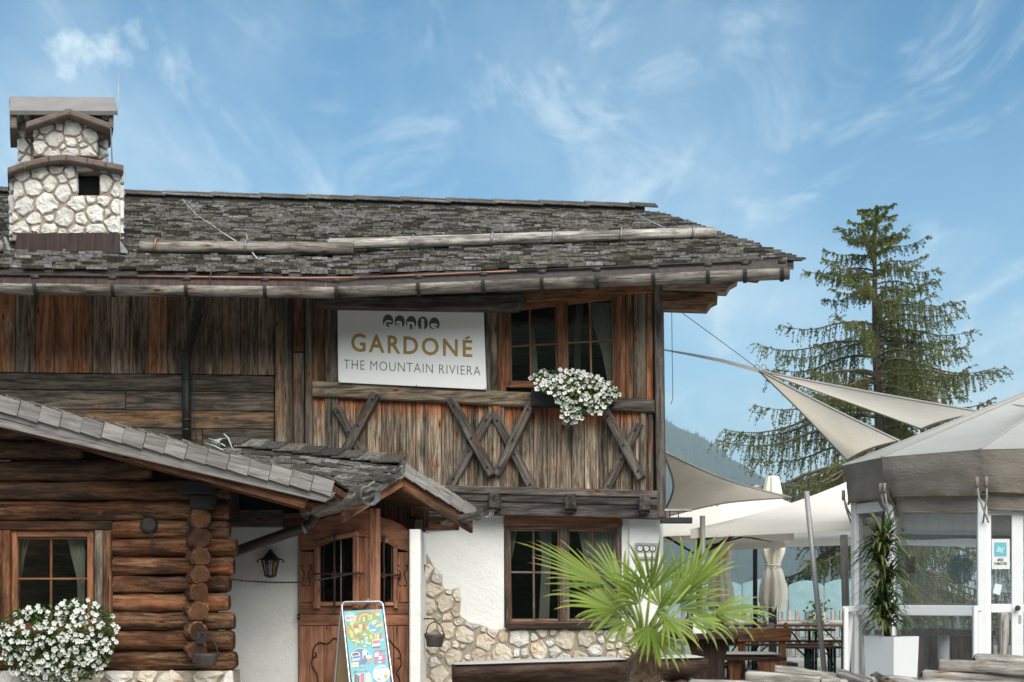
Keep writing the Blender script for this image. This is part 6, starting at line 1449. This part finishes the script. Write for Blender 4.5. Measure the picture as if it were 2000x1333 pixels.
for k in range(9):
    a, b = WPT[k], WPT[(k + 1) % 9]; d = (b - a).normalized(); n = Vector((d.y, -d.x, 0)); cc = Vector((CT.x, CT.y, 0)); n = n if n.dot(a - cc) > 0 else -n
    fr_ = part('wall_panel', tent)
    beam('post', Vector((a.x, a.y, G)), Vector((a.x, a.y, ZT + .12)), .075, .075, M['white_paint'], fr_, n)
    if k != 2:
        beam('rail', Vector((a.x, a.y, ZR)) + d * .04, Vector((b.x, b.y, ZR)) - d * .04, .05, .085, M['white_paint'], fr_, UP)
    beam('top_rail', Vector((a.x, a.y, ZT + .06)) + d * .04, Vector((b.x, b.y, ZT + .06)) - d * .04, .05, .09, M['white_paint'], fr_, UP)
    beam('bottom_rail', Vector((a.x, a.y, G + .05)) + d * .04, Vector((b.x, b.y, G + .05)) - d * .04, .05, .08, M['white_paint'], fr_, UP)
    if k in (0, 1, 8):
        for z0, z1 in ((G + .09, ZR - .045), (ZR + .045, ZT + .01)):
            q = [a + d * .04, b - d * .04]; v = []; f = []; NI = 10
            for i in range(NI + 1):
                for j in range(5): s = i / NI; p = q[0].lerp(q[1], s); v.append(Vector((p.x, p.y, lerp(z0, z1, j / 4))) + n * .008 * noise.noise(Vector((s * 4 + k, j * .6, z0))))
            for i in range(NI):
                for j in range(4): f.append((i * 5 + j, i * 5 + 5 + j, i * 5 + 6 + j, i * 5 + 1 + j))
            mk('vinyl_pane', v, f, M['foil'], fr_, None, True)
# door face: plank posts, narrow panes, sticker
PT = Plane((WPT[2].x, WPT[2].y), (WPT[3].x, WPT[3].y)); dr = part('door', tent)
for poly in ([(1926, 988), (1936, 988), (1936, 1330), (1926, 1330)], [(1976, 1000), (1999, 1000), (1999, 1330), (1976, 1330)], [(2055, 1000), (2070, 1000), (2070, 1330), (2055, 1330)]): PT.quad('stile', poly, .0, .05, M['white_paint'], dr, 'z', .004)
for poly in ([(1936, 988), (1976, 988), (1976, 1006), (1936, 1006)], [(1936, 1180), (1976, 1180), (1976, 1197), (1936, 1197)], [(1999, 1000), (2055, 1000), (2055, 1013), (1999, 1013)], [(1999, 1180), (2055, 1180), (2055, 1197), (1999, 1197)]): PT.quad('rail', poly, -.003, .04, M['white_paint'], dr, 'x', .003)
for poly in ([(1936, 1006), (1976, 1006), (1976, 1180), (1936, 1180)], [(1936, 1197), (1976, 1197), (1976, 1330), (1936, 1330)], [(1999, 1013), (2055, 1013), (2055, 1180), (1999, 1180)], [(1999, 1197), (2055, 1197), (2055, 1330), (1999, 1330)]): PT.quad('vinyl_pane', poly, -.02, .004, M['foil'], dr, 'x', 0)
tube('door_knob', [PT.at(1988, 1188, .0), PT.at(1988, 1188, .05), PT.at(1988, 1188, .06)], [.012, .022, .012], M['iron_b'], dr, 10)
PT.quad('lock_plate', [(1990, 1202), (1995, 1202), (1995, 1218), (1990, 1218)], .004, .004, M['steel'], dr, 'z', 0)
t = thing('smoking_area_notice', 'white AREA FUMATORI notice with a turquoise square on the tent door', 'notice', PT.at(1955, 1112, -.01))
PT.quad('sheet', [(1937, 1053), (1972, 1053), (1972.5, 1112), (1937.5, 1112)], -.01, .003, M['pot'], t, 'x', 0)
PT.quad('emblem', [(1942, 1060), (1966, 1060), (1966, 1087), (1942, 1087)], -.008, .001, ink((.06, .40, .48)), t, 'x', 0); PT.quad('emblem_wave', [(1945, 1078), (1950, 1066), (1956, 1071), (1963, 1068), (1958, 1078), (1963, 1082)], -.006, .0005, ink((.28, .62, .66)), t, 'x', 0)
text_on('lettering', 'AREA', lambda u, v: PT.at(lerp(1947.5, 1960.5, u), lerp(1091, 1096.5, v), -.008), M['black'], t, 1, .02); text_on('lettering', 'FUMATORI', lambda u, v: PT.at(lerp(1942.5, 1966.5, u), lerp(1098.5, 1104, v), -.008), M['black'], t, 1, .02)
tag(PT.quad('paper_note', [(1944, 1140), (1958, 1143), (1953, 1163), (1939, 1159)], -.008, .002, M['pot'], None, 'x', 0), 'small white paper note taped crookedly on the tent door', 'note')
# things inside the tent
PF = Plane((WPT[1].x, WPT[1].y), (WPT[2].x, WPT[2].y))
n_ = 26; mk('round_patch', [PF.at(1876 + 25 * math.cos(a), 1113 + 29 * math.sin(a), .012) for a in [k * 6.2832 / n_ for k in range(n_)]], [tuple(range(n_))[::-1]], glass('smoked_patch', (.30, .31, .31), .05, .06, .8), tent)
PF.quad('dark_patch', [(1770, 1088), (1785, 1088), (1785, 1120), (1770, 1120)], .012, .002, M['iron_b'], tent, 'x', 0)
t = thing('standing_table', 'bar table with dark wooden top on a white column inside the tent', 'table', P(1843, 1390, 12.4))
tube('column', [Vector((Xp(1843, 12.4), 12.4, G)), P(1843, 1240, 12.4)], .05, M['white_paint'], t, 10)
for i in range(4): q = [P(1812 + i * 15.5, 1229 + (i % 2), 12.2), P(1827 + i * 15.5, 1229 + (i % 2), 12.2)]; prism('top_plank', [q[0], q[1], q[1] + Vector((0, .5, 0)), q[0] + Vector((0, .5, 0))], UP, .05, M['w_table'], t, Vector((0, 1, 0)), .008)
t = thing('bar_counter', 'dark panelled bar counter inside the tent', 'counter', P(1850, 1390, 13.4))
for i in range(4): prism('panel', [P(1775 + i * 42, 1243, 13.4), P(1815 + i * 42, 1243, 13.4), P(1815 + i * 42, 1395, 13.4), P(1775 + i * 42, 1395, 13.4)], fn, .06, M['w_logdark'], t, UP, .006)
q = [P(1735, 1232, 13.3), P(1945, 1232, 13.3)]; prism('counter_top', [q[0], q[1], q[1] + Vector((0, .5, 0)), q[0] + Vector((0, .5, 0))], UP, .05, M['w_table'], t, None, .006)
# white gate frames beside the tent
t = thing('white_gate', 'white tubular gate frame at the left corner of the tent', 'gate', P(1655, 1380, 11.9)); 
for x, y in ((1652, 1188), (1662, 1200)): beam('gate_post', Vector((Xp(x, 11.9), 11.9 + (x - 1652) * .03, G)), P(x, y, 11.9 + (x - 1652) * .03), .04, .04, M['white_paint'], t)
beam('gate_rail', P(1650, 1190, 11.9), P(1672, 1190, 12.2), .04, .05, M['white_paint'], t)
t = thing('white_gate', 'white tubular gate frame leaning before the clear tent wall by the door', 'gate', P(1905, 1380, 11.0))
beam('gate_post', Vector((Xp(1905, 11.05), 11.05, G)), P(1905, 1186, 11.05), .04, .04, M['white_paint'], t); beam('gate_post', Vector((Xp(1913, 11.1), 11.1, G)), P(1913, 1190, 11.1), .03, .03, M['white_paint'], t); beam('gate_rail', P(1902, 1188, 11.05), P(1916, 1190, 11.1), .03, .04, M['white_paint'], t)
tag(log('old_post', Vector((Xp(1952, 10.2), 10.2, G)), P(1961, 1197, 10.2), .036, [M['w_silver'], M['w_end']], None, 4, 12, .4), 'gnarled old wooden post in front of the tent door', 'post')
# ------------------------------------------------------------------ dracaena in a white planter
YP = 9.6; t = thing('potted_dracaena', 'tall dracaena with drooping strap leaves in a tapered white planter', 'plant', (Xp(1741, YP), YP, G)); c = Vector((Xp(1741, YP), YP, 0)); zt_p = zt(1243, YP)
def rg(r, z): return [Vector((c.x + r * math.cos(a), c.y + r * math.sin(a), z)) for a in [R(-100) + k * math.pi / 2 for k in range(4)]]
v = rg(.145, G) + rg(.18, zt_p) + rg(.163, zt_p) + rg(.15, zt_p - .06); f = [(3, 2, 1, 0)] + [(r * 4 + k, r * 4 + (k + 1) % 4, r * 4 + 4 + (k + 1) % 4, r * 4 + 4 + k) for r in range(3) for k in range(4)]
mk('planter', v, f, M['pot'], t); mk('soil', rg(.152, zt_p - .05), [(0, 1, 2, 3)], M['soil'], t)
def strap_head(name, cen, n, L, w_, mat, up0, up1, nrnd=.12, seg=6, droop=.9):
    mb = MB()
    for i in range(n):
        az = rnd(0, 6.283); el = rnd(up0, up1); l = L * rnd(.7, 1.15); d = Vector((math.cos(az) * math.cos(el), math.sin(az) * math.cos(el), math.sin(el))); s = d.cross(UP).normalized(); p = cen + Vector((0, 0, rnd(-nrnd, nrnd))); v = []; col = random.random() ** 1.5
        for k in range(seg + 1):
            u = k / seg; ww = w_ * (1 - u ** 2.2) * (.6 + .8 * min(1, u * 4) * .5); v += [p - s * ww, p + UP * ww * .25, p + s * ww] if False else [p - s * ww, p + s * ww]
            d = (d + Vector((0, 0, -droop * u * .45))).normalized(); p = p + d * l / seg
        for k in range(seg): mb.add([v[2 * k], v[2 * k + 1], v[2 * k + 3], v[2 * k + 2]], [(0, 1, 2, 3)], 0, min(.99, col + (.25 if k >= seg - 1 else 0)))
    return mb.build(name, mat, t, None, False, True)
for y, n, L, x in ((1062, 110, .27, 1726), (1100, 90, .27, 1722), (1150, 100, .28, 1730), (1195, 90, .24, 1726), (1215, 60, .22, 1736)):
    strap_head('leaf_head', P(x, y, YP) + Vector((0, .02, 0)), int(n * 1.25), L * 1.0, .0125, M['dracaena'], -.2, 1.3, .05, 7, 1.1)
for x, y in ((1722, 1060), (1730, 1140), (1738, 1200)): tube('stem', [Vector((c.x + (x - 1741) * .0015, c.y, zt_p - .06)), P(lerp(x, 1736, .4), lerp(y, 1243, .5), YP), P(x, y, YP)], .016, M['bark'], t, 7)
# ------------------------------------------------------------------ fan palm close to the camera
YQ = 6.9; t = thing('fan_palm', 'small fan palm with bright green pleated leaves in front of the log bench', 'palm', (Xp(1257, YQ), YQ, G)); tt = P(1258, 1268, YQ)
v, f = g_tube([Vector((Xp(1257, YQ), YQ, G)), Vector((Xp(1258, YQ), YQ, .5)), P(1258, 1322, YQ), P(1258, 1290, YQ), tt], [.10, .085, .078, .07, .035], 18, True, .55, 4)
mk('trunk', v, f, M['palm_fibre'], t, None, False)
mb = MB()
for i in range(260):
    a = rnd(0, 6.283); h = rnd(-.35, .03); p = tt + Vector((.06 * math.cos(a), .06 * math.sin(a), h)); d = Vector((math.cos(a), math.sin(a), rnd(.1, 1.4))).normalized(); g = g_tube([p, p + d * .04, p + d * .07 - UP * .02], [.003, .002, .001], 3, False); mb.add(g[0], g[1])
mb.build('trunk_fibres', M['palm_fibre'], t)
pot_v = [(G, .16), (G + .02, .17), (.62, .21), (.64, .225), (.66, .225), (.66, .20), (.6, .195)]; v = []; f = []
for z, r in pot_v: v += [Vector((Xp(1257, YQ) + r * math.cos(k * .3142), YQ + r * math.sin(k * .3142), z)) for k in range(20)]
for i in range(len(pot_v) - 1):
    for j in range(20): f.append((i * 20 + j, i * 20 + (j + 1) % 20, i * 20 + 20 + (j + 1) % 20, i * 20 + 20 + j))
mk('tub', v, f, M['pot'], t, None, True); mk('soil', v[-20:], [tuple(range(20))], M['soil'], t)
def fan(hub, axis, nrm, L, spread, nseg, droop, fuse=.5, wide=1.0, dark=0.0):
    axis = axis.normalized(); nrm = (nrm - axis * nrm.dot(axis)).normalized(); side = axis.cross(nrm); mb = MB(); st = 7
    for i in range(nseg):
        u = (i + .5) / nseg * 2 - 1; a = u * spread + rnd(-.05, .05); d = axis * math.cos(a) + side * math.sin(a); l = L * (1 - .22 * abs(u) ** 2) * rnd(.78, 1.1); wv = d.cross(nrm).normalized(); half = spread / nseg; p = hub.copy(); dd = d.copy(); v = []; dr_ = droop * rnd(.4, 2.2); tw = rnd(-.5, .5)
        for k in range(st + 1):
            q = k / st; r = l * q; w_ = (math.tan(half) * r if q < fuse else math.tan(half) * l * fuse * (1 - ((q - fuse) / (1 - fuse)) ** 1.6)) * wide; fold = w_ * .55
            v += [p - wv * w_ + nrm * 0, p + nrm * fold, p + wv * w_]
            g_ = max(0, q - fuse * .8) ; dd = (dd + Vector((0, 0, -dr_ * g_ * .5)) + wv * tw * g_ * .3).normalized(); p = p + dd * l / st
        c0 = .36 + rnd(-.14, .18) - dark
        for k in range(st):
            cval = c0 + .22 * (k / st) if k < st - 1 else min(.985, c0 + rnd(.3, .62))
            b = k * 3; mb.add([v[b], v[b + 1], v[b + 4], v[b + 3]], [(0, 1, 2, 3)], 0, max(.02, min(.99, cval))); mb.add([v[b + 1], v[b + 2], v[b + 5], v[b + 4]], [(0, 1, 2, 3)], 0, max(.02, min(.99, cval)))
    lf = mb.build('leaf', M['palm'], t, None, False, True)
    m_ = hub.lerp(tt, .5) + Vector((0, 0, .03)); tube('stalk', [tt - UP * .03, tt.lerp(hub, .3) + UP * .02, m_, hub + axis * .02], [.011, .009, .008, .006], M['palm_stalk'], lf, 6)
    return lf
V3 = lambda x, y, z: Vector((x, y, z))
FANS = [ # hub px, py, dY, axis, normal, length, spread, nseg, droop
    (1182, 1142, -.02, V3(-1, -.05, .50), V3(.40, -.42, .80), .46, 1.0, 20, .25),
    (1204, 1190, -.10, V3(-1, -.25, .40), V3(.3, -.6, .75), .36, 1.15, 20, .5),
    (1271, 1156, -.12, V3(-.12, -.45, 1), V3(0, -.9, .4), .30, 1.15, 20, .35),
    (1308, 1170, .05, V3(.9, .1, .62), V3(-.5, -.5, .75), .40, 1.05, 20, .5),
    (1392, 1197, -.05, V3(1, -.15, .12), V3(-.05, -.45, .9), .33, 1.05, 20, .9),
    (1290, 1187, .18, V3(.15, .3, .9), V3(-.1, -1, .5), .26, 1.2, 16, .3),
    (1330, 1165, .16, V3(.45, .5, .9), V3(-.3, -.7, .4), .42, .75, 14, .4),
    (1222, 1160, .20, V3(-.35, .5, .9), V3(.5, -.7, .5), .34, .8, 13, .5),
    (1268, 1222, -.16, V3(-.15, -.5, -1), V3(0, -1, .5), .22, 1.0, 14, .3),
    (1300, 1206, -.16, V3(.6, -.5, -.55), V3(.1, -.6, .9), .28, .95, 14, 1.4),
    (1226, 1214, -.14, V3(-.8, -.5, -.25), V3(0, -.6, .9), .24, .9, 12, 1.3),
    (1345, 1206, -.10, V3(.9, -.3, -.25), V3(0, -.5, 1), .28, .9, 12, 1.8),
    (1240, 1170, -.05, V3(-.6, -.3, .9), V3(.2, -.5, .6), .22, 1.0, 12, .6),
    (1216, 1150, .06, V3(-.55, .2, 1), V3(.5, -.7, .3), .30, .5, 9, .2),
    (1345, 1150, -.02, V3(.6, -.1, .95), V3(-.4, -.8, .3), .30, .55, 10, .3),
    (1250, 1180, -.10, V3(-.25, -.6, .75), V3(0, -.8, .55), .25, 1.1, 15, .7), (1282, 1196, -.14, V3(.35, -.7, .5), V3(0, -.75, .65), .24, 1.0, 14, .9), (1235, 1200, .05, V3(-.9, .2, .35), V3(.1, -.7, .7), .32, .9, 14, .8), (1325, 1190, .02, V3(.95, .1, .3), V3(-.1, -.7, .7), .32, .9, 14, .9), (1278, 1238, -.12, V3(.5, -.5, -.7), V3(0, -.8, .6), .22, .7, 11, .8)]
for i, (x, y, dy, a, n, L, sp, ns, dr_) in enumerate(FANS): fan(P(x, y, YQ + dy), a, n, L, sp, int(ns * .72), dr_, rnd(.36, .48), .92, .12 if i in (8, 10) else 0)
# ------------------------------------------------------------------ rail fence of weathered split logs, nearest the camera
YL = 8.2; fe = thing('log_fence', 'low fence heaped with silvery weathered split logs beside the white planter', 'fence', (Xp(1700, YL), YL, G)); SL = [M['w_silver'], M['w_end']]
def fl(x0, y0, x1, y1, dy0, dy1, r, seed): log('split_log', P(x0, y0, YL + dy0), P(x1, y1, YL + dy1), r, SL, fe, seed, 11, .55, .15)
for i, a in enumerate(((1345, 1337, 1520, 1345, 0, -.1, .040), (1455, 1322, 1640, 1334, .02, -.05, .036), (1512, 1309, 1632, 1325, .10, .05, .034), (1500, 1318, 1600, 1326, .16, .1, .02), (1600, 1338, 1710, 1342, -.05, 0, .045), (1640, 1320, 1700, 1338, .1, -.2, .038), (1672, 1325, 1712, 1342, .1, -.22, .03), (1708, 1322, 1760, 1342, .12, -.2, .032), (1740, 1336, 1840, 1345, 0, .0, .04), (1690, 1336, 1900, 1340, .05, .02, .04), (1832, 1300, 2080, 1312, .02, -.12, .036), (1835, 1308, 2090, 1322, .06, -.05, .018), (1902, 1290, 2090, 1296, .12, .12, .032), (1940, 1284, 2090, 1300, .2, .18, .024), (1800, 1326, 2090, 1332, .0, -.02, .045), (1850, 1318, 2080, 1322, .14, .12, .03), (1780, 1345, 2100, 1350, -.1, -.12, .05), (1400, 1350, 1800, 1356, -.02, .02, .05))): fl(*a, i * 1.7)
tag(log('fence_peg', P(1800, 1345, YL), P(1816, 1311, YL), .03, SL, fe, 77, 10, .4), None)
for px in (1370, 1560, 1760, 1960): log('fence_post', Vector((Xp(px, YL), YL + .02, G)), P(px, 1345, YL), .06, SL, fe, px, 12, .2)
for y in (1362, 1385, 1410, 1440): log('fence_rail', P(1330, y, YL + .02), P(2120, y + 3, YL + .02), .04, SL, fe, y, 10, .2)
# ------------------------------------------------------------------ larch
YT = 36.0; t = thing('larch_tree', 'tall larch with drooping green branches behind the terrace', 'tree', (Xp(1712, YT), YT, G - 1))
zb_, zt_ = -1.0, zt(402, YT); H = zt_ - zb_; tx = Xp(1716, YT)
def tr(z): return Vector((tx + .1 * math.sin(z * .5) , YT, z))
tube('trunk', [tr(lerp(zb_, zt_, k / 10)) for k in range(11)], [.22 * (1 - k / 10) ** .8 + .012 for k in range(11)], M['bark'], t, 10)
wood_mb = MB(); nd = MB()
def tuft(p, s, r):
    for k in range(2):
        d = Vector((rnd(-1, 1), rnd(-1, 1), rnd(-1, .5))).normalized() * s; e = d.cross(Vector((rnd(-1, 1), rnd(-1, 1), rnd(-1, 1)))).normalized() * s * .38
        nd.add([p - d * .5 - e, p + d * .5, p - d * .5 + e], [(0, 1, 2)], 0, r)
def limb(z, az, L, rise):
    n = 9; p = tr(z); d = Vector((math.cos(az), math.sin(az), rise)).normalized(); pts = [p]; base = random.random() * .6
    for k in range(n):
        u = k / n; bend = -.28 if u < .45 else .30; d = (d + Vector((rnd(-.08, .08), rnd(-.08, .08), bend * .5))).normalized(); p = p + d * L / n; pts.append(p)
    g = g_tube(pts, [max(.008, .05 * (L / 3.5) * (1 - k / (n + .5))) for k in range(n + 1)], 4, False); wood_mb.add(g[0], g[1])
    for k in range(1, n + 1):
        for q in range(int(3 + L * 2.0)):
            s = rnd(0, 1); p = pts[k - 1].lerp(pts[k], s); u = (k - 1 + s) / n
            if u < .12: continue
            sd_ = Vector((-math.sin(az), math.cos(az), 0)) * random.choice((-1, 1)); tl = L * rnd(.07, .27) * (1.15 - u * .55); hang = rnd(1.0, 3.4) if u < .85 else rnd(-.3, .4)
            dd = (sd_ * rnd(.1, .9) + Vector((math.cos(az), math.sin(az), 0)) * rnd(.1, .8) + Vector((0, 0, -hang))).normalized(); m = max(4, int(tl / .045)); pp = p; w0 = [p]
            for j in range(m):
                dd = (dd + Vector((0, 0, -.14))).normalized(); pp = pp + dd * tl / m; w0.append(pp)
                if random.random() < .86: tuft(pp + Vector((rnd(-.02, .02), rnd(-.02, .02), rnd(-.02, .02))), rnd(.035, .075), min(.99, base + rnd(0, .4)))
            g = g_tube([w0[0], w0[len(w0) // 2], w0[-1]], [.008, .006, .003], 3, False); wood_mb.add(g[0], g[1])
        if random.random() < .9: tuft(pts[k], rnd(.07, .12), base)
z = zb_ + 2.3
while z < zt_ - .15:
    u = (z - zb_) / H; L = 6.6 * (1 - u) ** .74 * (.9 if u < .3 else 1) + .25
    for k in range(random.choice((4, 5, 5)) if u < .8 else 4):
        az = rnd(0, 6.283); limb(z + rnd(-.12, .12), az, L * rnd(.55, 1.08), .15 + .5 * u ** 2)
    z += lerp(.44, .17, u)
cw = part('crown', t); tag(wood_mb.build('branches', M['bark_l'], cw), None); tag(nd.build('needles', M['larch'], cw, rnd=True), None, kind='stuff')
# ------------------------------------------------------------------ haze between the house and the mountains
v, f = g_box((0, 500, 140), 10400, 11400, 560); hz = mk('haze', v, f, [], None); hz['kind'] = 'stuff'
hm = bpy.data.materials.new('haze_air'); hm.use_nodes = True; ht = hm.node_tree; ht.nodes.clear(); ho = ht.nodes.new('ShaderNodeOutputMaterial'); hv_ = ht.nodes.new('ShaderNodeVolumePrincipled'); hv_.inputs['Color'].default_value = (.72, .88, .95, 1); hv_.inputs['Density'].default_value = .0003; hv_.inputs['Anisotropy'].default_value = .1; ht.links.new(hv_.outputs[0], ho.inputs['Volume']); hz.data.materials.append(hm)
